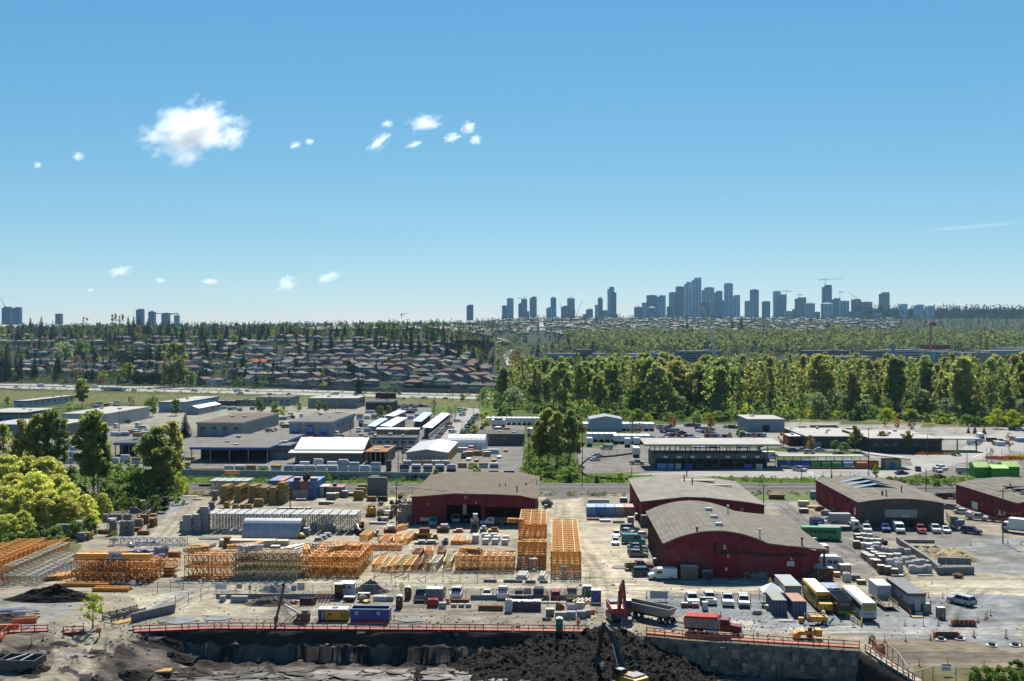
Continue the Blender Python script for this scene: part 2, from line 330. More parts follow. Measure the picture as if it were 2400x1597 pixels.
mp2=t.nodes.new('ShaderNodeMapping');mp2.inputs['Scale'].default_value=(.6,1.3,1);t.links.new(tc.outputs['Object'],mp2.inputs[0]);t.links.new(mp2.outputs[0],n2.inputs['Vector'])
mr2=t.nodes.new('ShaderNodeMapRange');mr2.inputs['From Min'].default_value=.32;mr2.inputs['From Max'].default_value=.68;mr2.inputs['To Min'].default_value=.62;mr2.inputs['To Max'].default_value=1.28;t.links.new(n2.outputs['Fac'],mr2.inputs['Value'])
mm=t.nodes.new('ShaderNodeMath');mm.operation='MULTIPLY';t.links.new(mr.outputs[0],mm.inputs[0]);t.links.new(mr2.outputs[0],mm.inputs[1])
t.links.new(a.outputs['Color'],mx.inputs['A']);t.links.new(mm.outputs[0],mx.inputs['B']);t.links.new(mx.outputs['Result'],b.inputs['Base Color'])
bp=t.nodes.new('ShaderNodeBump');bp.inputs['Strength'].default_value=.5;bp.inputs['Distance'].default_value=.25;t.links.new(n1.outputs['Fac'],bp.inputs['Height']);t.links.new(bp.outputs[0],b.inputs['Normal'])
nr,nc=XX.shape;idx=np.arange(nr*nc).reshape(nr,nc)
fq=np.stack([idx[:-1,:-1],idx[:-1,1:],idx[1:,1:],idx[1:,:-1]],-1).reshape(-1,4)
struct('ground',npmesh('ground',np.stack([XX,YY,ZZ],-1).reshape(-1,3),fq,gm,C.reshape(-1,3),True))
asph=mat('asphalt',(.155,.155,.155),.9,sc_=.12,var=.2);asphl=mat('worn asphalt',(.30,.285,.26),.9,sc_=.1,var=.16);roadl=mat('pale concrete road',(.30,.29,.27),.85,sc_=.05,var=.1);paintw=mat('road paint',(.75,.75,.7),.7)
def sheet(name,pts,m,z=.04,tile='.'):
 v=[at(tile,*p)+Vector((0,0,z))for p in pts];mb=MB();mb.add(v,[tuple(range(len(v)))],m);me=mb.mesh(name)
 if me.polygons[0].normal.z<0:me.flip_normals()
 return struct(name,me)
sheet('freeway_road',[(-300,897),(-300,903),(1230,938),(1230,932)],roadl)
sheet('freeway_road',[(-300,891),(-300,895.5),(1230,930),(1230,925)],roadl)
sheet('street',[(1018,1046),(1066,1046),(1085,1010),(1126,972),(1124,958),(1080,955),(1066,985)],asphl)
sheet('street',[(1880,1122),(2110,1120),(2230,1090),(2400,1060),(2400,1010),(2350,1008),(2290,1030),(2240,1060),(2120,1067),(1960,1064),(1770,1056),(1770,1062),(1990,1071),(2130,1075),(2140,1092),(1840,1094),(1460,1112)],asphl)
sheet('parking_lot',[(1505,1033),(1518,1000),(1720,998),(1800,1012),(1780,1035)],asph)
sheet('parking_lot',[(905,972),(905,953),(1010,951),(1012,970)],asph)
lane=MB()
for k in range(34):
 p=at('.',-10+k*37,900+k*37/1530*35+4.2)
 if k%2==0:lane.beam(p+Vector((0,0,.06)),p+Vector((7,-3,.06)),.5,paintw,.02)
for a_,b_ in(((2040,1074),(2115,1086)),((2280,1072),(2318,1058)),((2000,1100),(2130,1097)),((2190,1096),(2290,1085)),((1870,1100),(1930,1118))):
 lane.beam(at('.',*a_)+Vector((0,0,.06)),at('.',*b_)+Vector((0,0,.06)),.35,paintw,.02)
struct('road_markings',lane)
for y0 in(1139.5,1147.5):
 D=F_PX*CAMH/(y0-CY);mb=PF([(D-2.6,.0),(D+2.6,.0),(D+1.8,.45),(D-1.8,.45)],-170,170,mat('ballast',(.24,.215,.185),.95,var=.3,sc_=3))
 tr=struct('railway_ballast',mb);mb=MB()
 for s in(-.75,.75):mb.box((0,D+s,.6),(340,.2,.18),mat('rail steel',(.7,.66,.6),.35,.3))
 part(tr,'rail',mb);mb=MB()
 for k in range(-240,241):mb.box((k*.7,D,.43),(.25,2.5,.16),mat('sleeper',(.085,.07,.06),.9))
 tag(part(tr,'sleepers',mb),kind='stuff')
stain=mat('shotcrete wall',(.22,.17,.125),.85,var=.85,sc_=.8,bump=.6);soilw=mat('dark soil bank',(.04,.033,.027),.95,var=.5,sc_=.9,bump=.8)
def wallstrip(name,pts,z0,z1,m,label,cat,seg=.7,rough=.25,seed=1):
 P=[]
 for p,q in zip(pts,pts[1:]):
  n=max(1,int((q-p).length/seg));P+=[p.lerp(q,i/n)for i in range(n)]
 P.append(pts[-1]);P=np.array([tuple(p)for p in P]);n=len(P);K=8;s=np.arange(n)*seg
 T=np.gradient(P[:,:2],axis=0);T/=np.linalg.norm(T,axis=1)[:,None];N=np.stack([T[:,1],-T[:,0]],1)
 vs=[]
 for k in range(K):
  z=z0+(z1-z0)*k/(K-1);d=.35+rough*noise2(s*.8,np.full(n,z*1.2),seed)+(1-k/(K-1))*rough*1.5
  if k==K-1:d=d*0-.05
  vs.append(np.column_stack([P[:,0]+N[:,0]*d,P[:,1]+N[:,1]*d,np.full(n,z)]))
 v=np.concatenate(vs);i=np.arange(K*n).reshape(K,n);f=np.stack([i[:-1,:-1],i[:-1,1:],i[1:,1:],i[1:,:-1]],-1).reshape(-1,4)
 return tag(link(name,npmesh(name,v,f,m,smooth=True)),label,cat)
wallstrip('excavation_wall',EDGE[:5],-2.2,.06,soilw,'long dark soil wall of the pit below the red barrier','excavation wall',rough=.55)
wr=wallstrip('excavation_wall',EDGE[5:],-4.9,.06,stain,'stained shotcrete pit wall under the orange barrier by the dump truck','excavation wall',rough=.05,seed=4)
for k in range(24):
 p=EDGE[6].lerp(EDGE[8],k/24+.015+ru(-.008,.008));mb=MB();g_=ru(.14,.4);zz_=(-2.1 if k%2 else-3.5)+ru(-.25,.25)
 mb.box((p.x,p.y-.47,zz_),(ru(.6,1.1),.1,ru(.9,1.5)),mat('patch concrete %d'%(k%4),(g_,g_*.94,g_*.84),.85,var=.5,sc_=1.1),GR*4)
 part(wr,'anchor_patch',mb)
wallstrip('excavation_wall',EDGE2,-4.9,.06,soilw,'earth pit wall along the walkway at the corner with the slope','excavation wall',rough=.25,seed=6)
mb=MB();concl=mat('graffiti wall concrete',(.40,.39,.36),.85,var=.12)
p0,p1=at('F',430,950),at('F',1610,965);mb.beam(p0+Vector((0,0,1.3)),p1+Vector((0,0,1.3)),.4,concl,2.7)
gw=solo('retaining_wall',mb,'pale concrete retaining wall with black graffiti above the railway','retaining wall')
q0,q1=at('E',1650,925),at('F',425,950);mb=MB();mb.beam(q0+Vector((0,0,1.3)),q1+Vector((0,0,1.3)),.4,concl,2.3)
solo('retaining_wall',mb,'low concrete wall beside the railway under the lumber yard racks','retaining wall')
def graffiti(s0,n,seed,hgt=1.5):
 r_=random.Random(seed);g=MB()
 for k in range(n):
  cx_=s0+k*1.25;rad=r_.uniform(.4,.62);pts=[(cx_+rad*math.cos(j*.7+k),1.25+hgt/2*math.sin(j*.7*r_.choice([1,1,2])))for j in range(10)]
  for a_,b_ in zip(pts,pts[1:]):
   pa,pb=p0.lerp(p1,a_[0]/(p1-p0).length),p0.lerp(p1,b_[0]/(p1-p0).length)
   g.beam((pa.x,pa.y-.24,a_[1]),(pb.x,pb.y-.24,b_[1]),.2,mat('spray paint',(.03,.03,.04),.7),.05)
 part(gw,'graffiti',g)
graffiti(36,8,1,1.2);graffiti(28,3,2);graffiti(39.5,1,3);graffiti(13,6,4,1.0)
slab=[mat('mud slab %d'%i,c,.4,var=.35,sc_=.7,spec=.35)for i,c in enumerate(((.12,.10,.08),(.085,.07,.055),(.15,.13,.11),(.035,.03,.025)))];mb=MB();mb.v=[]
for k in range(420):
 X,Y=ru(-52,8),ru(155,163.2);r_=ru(.4,2.2);n=rnd.randint(4,6);a0=ru(0,6);z=zg(X,Y)+ru(.02,.16);tx,ty=ru(-.1,.1),ru(-.12,.12);P=[(X+r_*1.5*math.cos(a0+i*6.283/n)*ru(.7,1.2),Y+r_*.6*math.sin(a0+i*6.283/n)*ru(.7,1.2))for i in range(n)]
 T_=[(x,y,z+(x-X)*tx+(y-Y)*ty)for x,y in P];m=slab[rnd.randint(0,3)];mb.add(T_+[(x,y,q-.25)for x,y,q in T_],[tuple(range(n))]+[(i,n+i,n+(i+1)%n,(i+1)%n)for i in range(n)],m)
tag(link('mud_slabs',mb.mesh('mud_slabs')),kind='stuff')
def heap(name,cx_,cy_,sx,sy,h,m,label,cat,seed=0,n=70,z0=0.,rough=.35,shape=None,kind=None):
 gx,gy=np.meshgrid(np.linspace(-1,1,n),np.linspace(-1,1,n),indexing='ij');r=np.sqrt(gx**2+gy**2)
 z=h*np.clip(1-r**1.3,-.1,1)*(1+rough*noise2(gx*5,gy*5,seed))+h*rough*.45*noise2(gx*17,gy*17,seed+1)*np.clip(1.1-r,0,1)
 if shape:z=shape(cx_+gx*sx,cy_+gy*sy,z)
 v=np.stack([cx_+gx*sx,cy_+gy*sy,z0+z-.08],-1).reshape(-1,3);i=np.arange(n*n).reshape(n,n)
 f=np.stack([i[:-1,:-1],i[1:,:-1],i[1:,1:],i[:-1,1:]],-1).reshape(-1,4)
 return tag(link(name,npmesh(name,v,f,m)),label,cat,kind=kind)
bsoil=mat('black soil',(.011,.0095,.008),.85,var=.6,sc_=2.2,bump=.9);sand=mat('sand',(.36,.29,.17),.95,var=.2);gravelm=mat('gravel heap stone',(.2,.21,.22),.95,var=.3,sc_=6,bump=.5)
def bigheap(X,Y,z):
 top=np.interp(X,[-14,-8,0,8,14,20,27,32],[-4.8,-3.6,-1.6,-.3,.5,.1,-2.6,-5]);d=np.clip((169.5-Y)/13,0,1.2)
 zz=top-(top+4.7)*d**1.25
 zz=zz+.7*noise2(X*.5,Y*.5,51,3)+.5*np.abs(noise2(X*1.5,Y*1.5,52,3))+.3*np.abs(noise2(X*4.2,Y*4.2,53,3))
 return np.where(Y>169.5,np.minimum(zz,.5)-(Y-169.5)*.8,zz)
heap('soil_heap',9,161,24,12,3,bsoil,'large heap of black soil spilling into the pit below the two excavators','soil heap',5,300,0,shape=bigheap)
p=at('A',470,815);heap('soil_heap',p.x,p.y+1,9.5,3,2.3,bsoil,'long black soil heap in front of the orange crane sections by the willows','soil heap',8)
p=at('A',2330,860,1);heap('soil_heap',p.x+2.5,p.y,5,2.2,1.5,mat('brown soil',(.13,.11,.085),.95,var=.3,bump=.5),'brown soil heap beside the concrete barriers of the mesh fence','soil heap',9)
p=at('B',160,750,1);heap('gravel_heap',p.x,p.y+1,3.6,2,1.5,gravelm,'small blue grey gravel heap behind the mesh fence','gravel heap',10)
p=at('B',1040,755,1);heap('gravel_heap',p.x,p.y+.5,4,1.8,1.9,mat('dark spoil',(.1,.1,.09),.95,var=.4),'dark spoil heap with scrap sheets beside the white guard hut','spoil heap',11)
p=at('A',60,1010,1);heap('soil_heap',p.x,p.y,5,2.5,1.1,mat('wet soil',(.06,.05,.042),.95,var=.4),'low dark soil heap beside the orange plastic barriers at far left','soil heap',12)
p=at('A',640,1550,1,-3);heap('soil_heap',p.x,p.y,4.5,2,1.4,bsoil,'black soil heap on the pit ramp at the bottom edge','soil heap',13,z0=-3.2)
for i,(x,y,s)in enumerate(((1400,350,.8),(1450,385,1.),(1530,345,.9),(1600,405,1.),(1680,370,1.1),(1770,410,1.5))):
 p=at('D',x,y+25);heap('sand_heap',p.x,p.y,2.6*s,2.6*s,1.7*s,sand,f'{ORD[i]} tan sand heap from the left inside the concrete block bays','sand heap',20+i,24)
for i,(x,y,s)in enumerate(((330,1490,3.4),(1750,1400,4),(1200,1490,3),(60,1420,4.5),(1620,1320,3.2),(900,1560,3))):p=at('A',x,y,0,-2.5);heap('soil_heap',p.x,p.y,s,s*.55,.8+s*.12,bsoil if i%2==0 else mat('wet soil',(.06,.05,.042),.95),f'{ORD[i]} low lumpy soil mound on the pit ramp at lower left','soil heap',60+i,40,z0=zg(p.x,p.y)-.15)
wat=mat('puddle water',(.26,.235,.2),.1,var=.25,sc_=.6,spec=.6)
for i,(tl,x,y,a_,b_,lb)in enumerate((('A',1640,1000,3.6,2.4,'wide grey puddle behind the red barrier near the mesh fence corner'),('A',2005,985,2.6,1.5,'small pale puddle on the mud left of the drill rig'),('A',725,1410,2.4,2.,'round puddle on the dirt ramp at lower left'),('A',130,1210,3.,1.6,'brown puddle behind the steel box at far left'),('B',1420,1000,2.6,1.4,'blue puddle behind the red barrier right of the blue bin'),('C',990,510,1.8,1.8,'faint puddle on the tan road left of the maroon pickup'))):
 p=at(tl,x,y);z=zg(p.x,p.y);r_=random.Random(i);mb=MB()
 if z<-.2:p=at(tl,x,y,0,-2.6);z=zg(p.x,p.y)
 mb.add([(a_*math.cos(k*.35)*r_.uniform(.75,1.1),b_*math.sin(k*.35)*r_.uniform(.75,1.1),0)for k in range(18)],[tuple(range(18))],wat)
 solo('puddle',mb,lb,'puddle',(p.x,p.y,z+.14))
# ================================================================ TREES
leafmat('willow leaves',(.50,.50,.11),.25,.55);leafmat('fresh leaves',(.225,.275,.075),.35,.65);leafmat('green leaves',(.13,.2,.045),.4,.55);leafmat('olive leaves',(.27,.27,.075),.35,.65)
leafmat('needles',(.028,.05,.03),.4,.2);leafmat('bluish leaves',(.21,.26,.125),.35,.6);leafmat('rust leaves',(.28,.14,.055),.35,.5);leafmat('pink blossom',(.45,.18,.22),.3);leafmat('crimson leaves',(.22,.015,.02),.3);leafmat('bare twigs',(.2,.15,.10),.3);leafmat('spring leaves',(.32,.36,.03),.35,.5)
LCOL={k:tuple(q/1.12 for q in m_.node_tree.nodes['Hue/Saturation/Value'].inputs['Color'].default_value)[:3]for k,m_ in list(MATS.items())if 'Hue/Saturation/Value' in m_.node_tree.nodes}
bark=mat('bark',(.15,.13,.11),.95,var=.3,sc_=8)
def cards(P,size,seed):
 """one leaf-clump quad per point, turned every way"""
 r_=np.random.default_rng(seed);n=len(P);a=r_.normal(size=(n,3));a/=np.linalg.norm(a,axis=1)[:,None];b=np.cross(a,r_.normal(size=(n,3)));b/=np.linalg.norm(b,axis=1)[:,None]
 s=(size*r_.uniform(.6,1.4,n))[:,None];c=b*.62
 v=np.stack([P-a*s-c*s*.5,P-c*s,P+a*s+c*s*.3,P+c*s],1).reshape(-1,3);return v,np.arange(n*4).reshape(n,4)
def crown_pts(kind,n,seed):
 r_=np.random.default_rng(seed)
 if kind=='conifer':
  z=1-np.sqrt(r_.uniform(.0,.93,n));lay=np.round(z*16)/16;rad=(1.02-lay)*.24*(.75+.5*r_.random(n));th=r_.uniform(0,6.283,n);q=np.sqrt(r_.random(n))
  lob=1+.22*np.sin(th*3+seed+lay*9)
  return np.column_stack([rad*q*lob*np.cos(th),rad*q*lob*np.sin(th),np.clip(lay+.03-.10*q*(1-lay)+r_.normal(0,.008,n),.04,1)])
 spec={'cottonwood':(46,.2,.27,1.,.075),'tallwood':(34,.10,.3,1.,.05),'round':(34,.36,.2,.98,.11),'willow':(170,.42,.05,.98,.075),'poplar':(40,.075,.1,1.,.05),'bush':(26,.62,.04,.97,.17),'sparse':(38,.3,.25,1.,.06)}[kind]
 k,rad,z0,z1,br=spec;cz=r_.uniform(0,1,k)
 if kind in('poplar',):prof=np.sin(np.pi*np.clip(cz*.92+.08,0,1))**.5
 elif kind=='willow':prof=np.sqrt(np.clip(1-cz**2.2,0,1))
 elif kind in('bush',):prof=np.sqrt(np.clip(1-cz**2,0,1))
 else:prof=np.sin(np.pi*np.clip(cz*.86+.1,0,1))**.7*(1-.45*cz if kind=='tallwood' else 1)*r_.choice([.75,1,1.2],k)
 th=r_.uniform(0,6.283,k);rr=rad*prof*np.sqrt(r_.uniform(.12,1,k))
 cc=np.column_stack([rr*np.cos(th),rr*np.sin(th),z0+(z1-z0-br*.5)*cz]);i=r_.integers(0,k,n)
 off=r_.normal(0,1,(n,3));off*=(br*np.cbrt(r_.random(n))/np.linalg.norm(off,axis=1))[:,None]*r_.uniform(.7,1.25,k)[i][:,None]
 off[:,2]*=.75;P=cc[i]+off;P[:,2]=np.maximum(P[:,2],.02);return P,cc
def tree_meshes(kind,m,n,size,seed):
 cp=crown_pts(kind,n,seed);P,cc=(cp,None)if kind=='conifer' else cp
 v,f=cards(P,size,seed);crown=npmesh(kind+'_crown',v,f,MATS[m])
 mb=MB();tr=.012 if kind in('cottonwood','tallwood','poplar','conifer')else.022
 r_=random.Random(seed);top=.93 if kind=='conifer' else.8;bx,by=r_.uniform(-.02,.02),r_.uniform(-.02,.02)
 mb.tube((0,0,-.02),(bx*.5,by*.5,top*.5),tr,bark,6,tr*.65,False);mb.tube((bx*.5,by*.5,top*.5),(bx,by,top),tr*.65,bark,5,tr*.2,False)
 if cc is not None:
  for c in cc[:14]:
   z=max(.08,c[2]-r_.uniform(.08,.25)*(1 if kind!='bush' else.5));k=z/top;mb.tube((bx*k,by*k,min(z,top)),tuple(c),tr*.35,bark,4,tr*.08,False)
 return crown,mb.mesh(kind+'_trunk')
TK={}
def kindset(key,kind,m,n,size,count,seed):TK[key]=[tree_meshes(kind,m,n,size,seed+i*17)for i in range(count)]
kindset('willow','willow','willow leaves',9000,.026,3,1);kindset('cotton','cottonwood','fresh leaves',5600,.022,4,11);kindset('cottono','cottonwood','olive leaves',5000,.021,3,21)
kindset('tall','tallwood','fresh leaves',2600,.013,4,31);kindset('tallo','tallwood','olive leaves',2400,.013,3,41);kindset('round','round','green leaves',3000,.028,3,51);kindset('roundb','round','bluish leaves',3000,.026,3,61)
kindset('conifer','conifer','needles',2600,.022,4,71);kindset('poplar','poplar','olive leaves',2400,.016,2,81);kindset('poplarg','poplar','fresh leaves',2400,.016,2,86);kindset('bush','bush','green leaves',2200,.045,3,91);kindset('bushy','bush','spring leaves',2600,.04,3,101)
kindset('rusty','round','rust leaves',2200,.024,2,111);kindset('pink','round','pink blossom',1800,.028,2,121);kindset('crimson','round','crimson leaves',1600,.03,2,131);kindset('twig','sparse','bare twigs',2200,.014,2,141);kindset('spring','round','spring leaves',2600,.026,3,151);kindset('sapling','sparse','spring leaves',1500,.022,2,161)
NAMES=dict(willow='willow_tree',cotton='cottonwood_tree',cottono='cottonwood_tree',tall='cottonwood_tree',tallo='cottonwood_tree',round='leafy_tree',roundb='leafy_tree',conifer='conifer_tree',poplar='poplar_tree',poplarg='poplar_tree',bush='green_bush',bushy='yellow_bush',rusty='rusty_tree',pink='blossom_tree',crimson='crimson_tree',twig='budding_tree',spring='spring_tree',sapling='young_tree')
tcount={}
def tree(key,loc,h,label,group=None,wf=1.,name=None):
 i=tcount.get(key,0);tcount[key]=i+1;c,tr=TK[key][i%len(TK[key])]
 r=thing(name or NAMES[key],label,'bush' if 'bush' in key else 'tree',loc,ru(0,6.28),group);r.scale=(h*wf,h*wf,h)
 part(r,'crown',c);part(r,'trunk',tr);return r
def tpx(key,tl,x,yb,yt,label,group=None,wf=1.,onhill=False):
 p=hill(tl,x,yb)if onhill else at(tl,x,yb);h=(yb-yt)*(1 if tl=='.' else TS)*p.y/F_PX
 return tree(key,p,h,label,group,wf)
WL=[(60,1150,720,.9),(260,1120,735,1),(420,1130,740,1.),(130,1290,890,.95),(330,1300,880,1),(520,1260,900,.9),(620,1330,985,.9),(40,1420,1010,1.),(220,1440,1040,.9),(420,1440,1050,1),(600,1440,1090,.9),(780,1400,1090,.8),(60,1560,1270,1),(210,1530,1240,.8)]
for i,(x,yb,yt,wf)in enumerate(WL):tpx('willow','E',x,yb,yt,f'yellow green willow at far left, {["back", "back", "back", "middle", "middle", "middle", "right", "front", "front", "front", "front", "right front", "lowest front", "lowest front"][i]} row, {ORD[i % 7]} crown from left','willows at the left edge',wf*1.25)
for i,(x,yb,yt)in enumerate(((90,1680,1440),(300,1600,1400),(480,1570,1360),(700,1500,1330),(830,1460,1290))):tpx('bush','E',x,yb,yt,f'dark green bush at the foot of the willows, {ORD[i]} from the left','bushes under the willows',.8)
for i,(k,x,yb,yt,wf,lb)in enumerate((('willow',950,1290,1080,.9,'rounded olive willow bush right of the willow clump above the formwork racks'),('cotton',860,1100,318,1.05,'tall broad cottonwood with bare lower trunk left of centre gap by the railway'),('cotton',900,1090,420,.9,'shorter cottonwood tucked against the broad cottonwood by the railway'),('cotton',1430,1140,470,1.,'tall cottonwood at the end of the gravel track'),('cottono',1570,1110,425,.85,'olive cottonwood rising just right of the one at the gravel track'),('cotton',1500,1160,640,1.1,'leafy cottonwood with dark base beside the gravel track'),('bush',1170,1160,850,.95,'big green bush between the two tall cottonwoods'),('bush',1330,1180,930,.8,'green bush leaning on the cottonwood by the gravel track'),('spring',1640,1130,880,.8,'light green tree at the right foot of the cottonwood pair'),('bushy',1680,1090,960,.8,'low yellow bush beside the railway left of the plate stacks'),('cottono',200,960,390,.8,'yellowish cottonwood behind the willows, first from the left'),('cottono',350,960,350,.8,'yellowish cottonwood behind the willows, second from the left'),('cotton',480,950,300,.8,'green cottonwood behind the willows, third from the left'),('tall',590,950,400,1.,'thin cottonwood behind the willows, fourth from the left'),('tallo',30,930,440,1.2,'thin yellowish tree at the left edge behind the willows'),('round',640,1060,830,.9,'dark leafy tree below the thin cottonwood behind the willows'),('cottono',755,300,30,1.25,'lone olive tree standing against the freeway at left'),('spring',640,330,240,1.,'small yellowish tree beside the blue banded warehouse'),('conifer',1705,570,340,1.1,'dark pointed conifer beside the pale warehouse with garage doors'),('twig',1200,370,190,.9,'budding tree between the white warehouse and the freeway, left'),('round',1400,380,180,.8,'green tree between the white warehouse and the freeway, middle'),('round',1620,370,215,.9,'green tree beside the small shed with metal roof'),('roundb',70,280,190,1.,'bluish tree at the left edge before the blue banded warehouse'),('spring',1050,1560,1420,.7,'small yellow tree by the brown stacks left of the track'),('bushy',20,620,460,.9,'yellow tree at far left beside the low grey roof'))):
 tpx(k,'E',x,yb,yt,lb,None,wf)
for k,tl,x,yb,yt,wf,lb in(('round','F',40,350,215,1.,'green tree left of the flat brown warehouse roof'),('round','F',180,370,230,.9,'second green tree left of the flat brown warehouse roof'),('spring','F',250,390,275,.8,'bright green tree at the corner of the dock warehouse'),('round','F',400,330,250,.8,'first tree in the row before the long grey shed'),('round','F',575,340,225,.7,'second tree in the row before the long grey shed'),('round','F',645,340,240,.7,'third tree in the row before the long grey shed'),('tall','F',735,340,240,1.6,'thin fourth tree in the row before the long grey shed'),('round','F',1145,395,275,1.,'green tree before the small dark building beside the car lot'),('round','F',1225,400,270,.6,'thin green tree right of the dark building beside the car lot'),('twig','F',1640,380,225,1.,'budding brown tree left of the street, behind the racks'),('twig','F',1780,430,290,.9,'budding tree at the corner of the street and racks'),('spring','F',2110,500,320,.9,'bright yellow green bush tree along the right side of the street'),('bushy','F',2010,545,450,1.,'bright green verge bush beside the parked cars of the street'),('bush','F',2290,370,255,1.1,'large rounded green bush at the corner of the wood'),('round','F',2215,330,215,.9,'green tree above the yellow green bush along the street'),('bush','F',2000,930,800,.9,'green bush behind the left end of the brown roofed barn'),('bush','F',1660,930,855,.8,'grey green bush above the left roof edge of the brown roofed barn'),('bush','F',650,960,895,.7,'green bush before the graffiti wall, left part'),('bush','F',50,930,830,.8,'green bush beside the railway below the lumber racks'),('bush','F',1250,250,190,.9,'green bush on the verge of the freeway'),('poplarg','F',1245,180,95,1.8,'bright poplar on the freeway verge'),('round','F',1190,190,115,.9,'bright green tree left of the poplar on the freeway verge'),('round','F',1320,190,130,1.,'green tree right of the poplar on the freeway verge'),('round','F',1900,240,165,1.1,'green tree on the freeway verge near the wood'),('roundb','F',2090,250,140,.8,'bluish tree at the end of the sound wall'),('cottono','G',250,860,400,.8,'left cottonwood of the clump before the white trailers'),('cotton','G',330,850,300,.75,'tallest olive cottonwood of the clump before the white trailers'),('cottono','G',420,870,330,.8,'central cottonwood of the clump before the white trailers'),('cotton','G',530,850,310,.75,'right cottonwood of the clump before the white trailers'),('cottono','G',600,820,360,.7,'outer right cottonwood of the clump before the white trailers'),('bush','G',330,960,830,1.2,'bramble thicket under the cottonwood clump, left'),('bush','G',520,970,820,1.1,'bramble thicket under the cottonwood clump, right'),('conifer','G',530,1000,880,1.3,'small dark conifer beside the railway under the cottonwood clump'),('conifer','G',780,1000,915,1.4,'small cedar beside the curved driveway kerb'),('bushy','G',1000,985,890,.7,'small yellow bush beside the curved driveway kerb'),('twig','G',1110,570,375,.9,'bare brown tree beside the white trailers, left'),('twig','G',1180,590,430,.8,'bare brown tree beside the white trailers, right'),('rusty','G',1480,500,365,.8,'rust coloured budding tree in the parking lot, left'),('rusty','G',1830,520,380,.9,'rust coloured budding tree in the parking lot, middle'),('twig','G',1830,600,490,1.,'bare tree in the parking lot under the rusty tree'),('round','G',2100,590,470,.9,'rounded green tree in the parking lot beside the grey shed'),('rusty','G',2010,600,520,.8,'low rust coloured tree left of the rounded green tree'),('rusty','G',2230,600,530,.8,'low rust coloured tree right of the rounded green tree'),('rusty','H',140,660,515,.9,'rust topped tree behind the transfer station, first from the left'),('twig','H',215,600,480,.8,'bare tree behind the transfer station'),('rusty','H',390,690,545,.9,'brownish tree behind the row of bins'),('twig','H',540,640,510,.9,'bare tree before the long dark depot, left'),('cottono','H',800,700,455,1.05,'large rust topped tree before the long dark depot'),('round','H',615,700,590,.9,'small bright conical tree before the depot'),('bush','H',700,690,610,1.2,'green hedge bush before the depot, left'),('cottono','H',1050,690,510,1.3,'rounded olive tree before the depot, middle'),('round','H',1125,690,600,.7,'small green tree before the depot, middle'),('cottono','H',1290,715,510,1.1,'rust topped rounded tree before the depot, right'),('bush','H',1190,690,640,1.4,'grey green hedge before the depot, middle'),('bush','H',1400,720,665,1.,'grey green hedge before the depot, right'),('spring','H',1075,470,385,1.,'yellow tree behind the depot roof'),('rusty','H',1190,500,390,.7,'rust red tree behind the depot roof, left'),('rusty','H',1320,510,400,.9,'rust red tree behind the depot roof, right'),('spring','H',2110,490,300,1.,'yellow spring tree by the far right road, left of two'),('spring','H',2255,500,310,1.,'yellow spring tree by the far right road, right of two'),('twig','H',2220,700,525,.8,'budding street tree at the far right crossing'),('twig','H',2060,800,670,.9,'bare street tree at the crossing beside the orange flowerbed'),('spring','H',990,945,810,.6,'slim yellow tree beside the small ticket office'),('bush','H',1730,740,690,1.6,'trimmed round green hedge at the crossing'),('conifer','H',1845,530,470,1.3,'small dark conifer behind the depot, left'),('conifer','H',1905,535,460,1.3,'small dark conifer behind the depot, middle'),('conifer','H',1990,540,470,1.3,'small dark conifer behind the depot, right'),('sapling','A',855,1075,740,1.05,'bright green young tree standing alone on the dirt beside the red barrier'),('sapling','B',1340,760,645,.7,'thin pale green sapling beside the maroon toilet'),('bush','D',960,1210,1130,.8,'grey leafless thicket at the corner of the pit'),('bush','D',1040,1290,1200,.7,'dry olive thicket along the mesh fence at the pit corner'),('sapling','D',520,940,840,1.,'small yellow green bush before the school bus')):
 tpx(k,tl,x,yb,yt,lb,None,wf)
for i,(x,yb,s)in enumerate(((1900,1560,1),(2020,1590,1.2),(2150,1570,1.2),(2290,1540,1.3),(2220,1640,1.5),(2350,1620,1.3))):
 p=at('D',x,yb);tree('bush',p,2.2*s,f'green bramble bush in the lower right corner, {ORD[i]} of six','brambles at the lower right',.8)
for i,(x,yb)in enumerate(((1120,990),(1230,1000),(1350,1010),(1450,1005),(1560,1020),(1650,1010))):
 tpx('bush','H',x,yb+8,yb-65,f'bramble bush on the bank behind the skylight barn, {ORD[i]} from the left','brambles behind the skylight barn',1.1)
FW=[]
while len(FW)<250:
 D=600+330*rnd.random()**1.25;x=ru(1120,2480);front=np.interp(x,[1120,1250,1420,1640,1850,2100,2250,2480],[760,700,640,625,640,640,600,590])
 if D<front:continue
 if x<1200 and D>800:continue
 FW.append((x,D))
FW.sort(key=lambda q:-q[1])
SHN={'tall':'slender green','tallo':'slender olive','cotton':'broad green','cottono':'broad olive','round':'low rounded green','roundb':'low bluish green'}
FW.sort(key=lambda q:q[0]);wc_={}
for x,D in FW:
 front=np.interp(x,[1120,1250,1420,1640,1850,2100,2250,2480],[760,700,640,625,640,640,600,590]);fr=D-front<28
 k=rch(['roundb','round','cotton','roundb'])if fr and rnd.random()<.7 else rch(['tall','tall','tallo','cotton','cottono','tallo']if x>1750 else['tall','cotton','cottono','cotton','tallo'])
 h=ru(12,19)if k in('round','roundb')else ru(23,39)*(1 if x>1500 else.93)
 sec='behind the white trailers' if x<1440 else 'behind the parking lot' if x<1800 else 'behind the bin depot' if x<2120 else 'at its right end'
 tree(k,((x-CX)*D/F_PX,D,0),h,f'{ORD[wc_.setdefault((k, fr, sec), [0])[0]]} {SHN[k]} tree from left, {"front edge" if fr else "thick"} of the wood {sec}','trees of the big wood',ru(.85,1.2)*(1.1 if 'tall' in k else 1));wc_[(k,fr,sec)][0]+=1
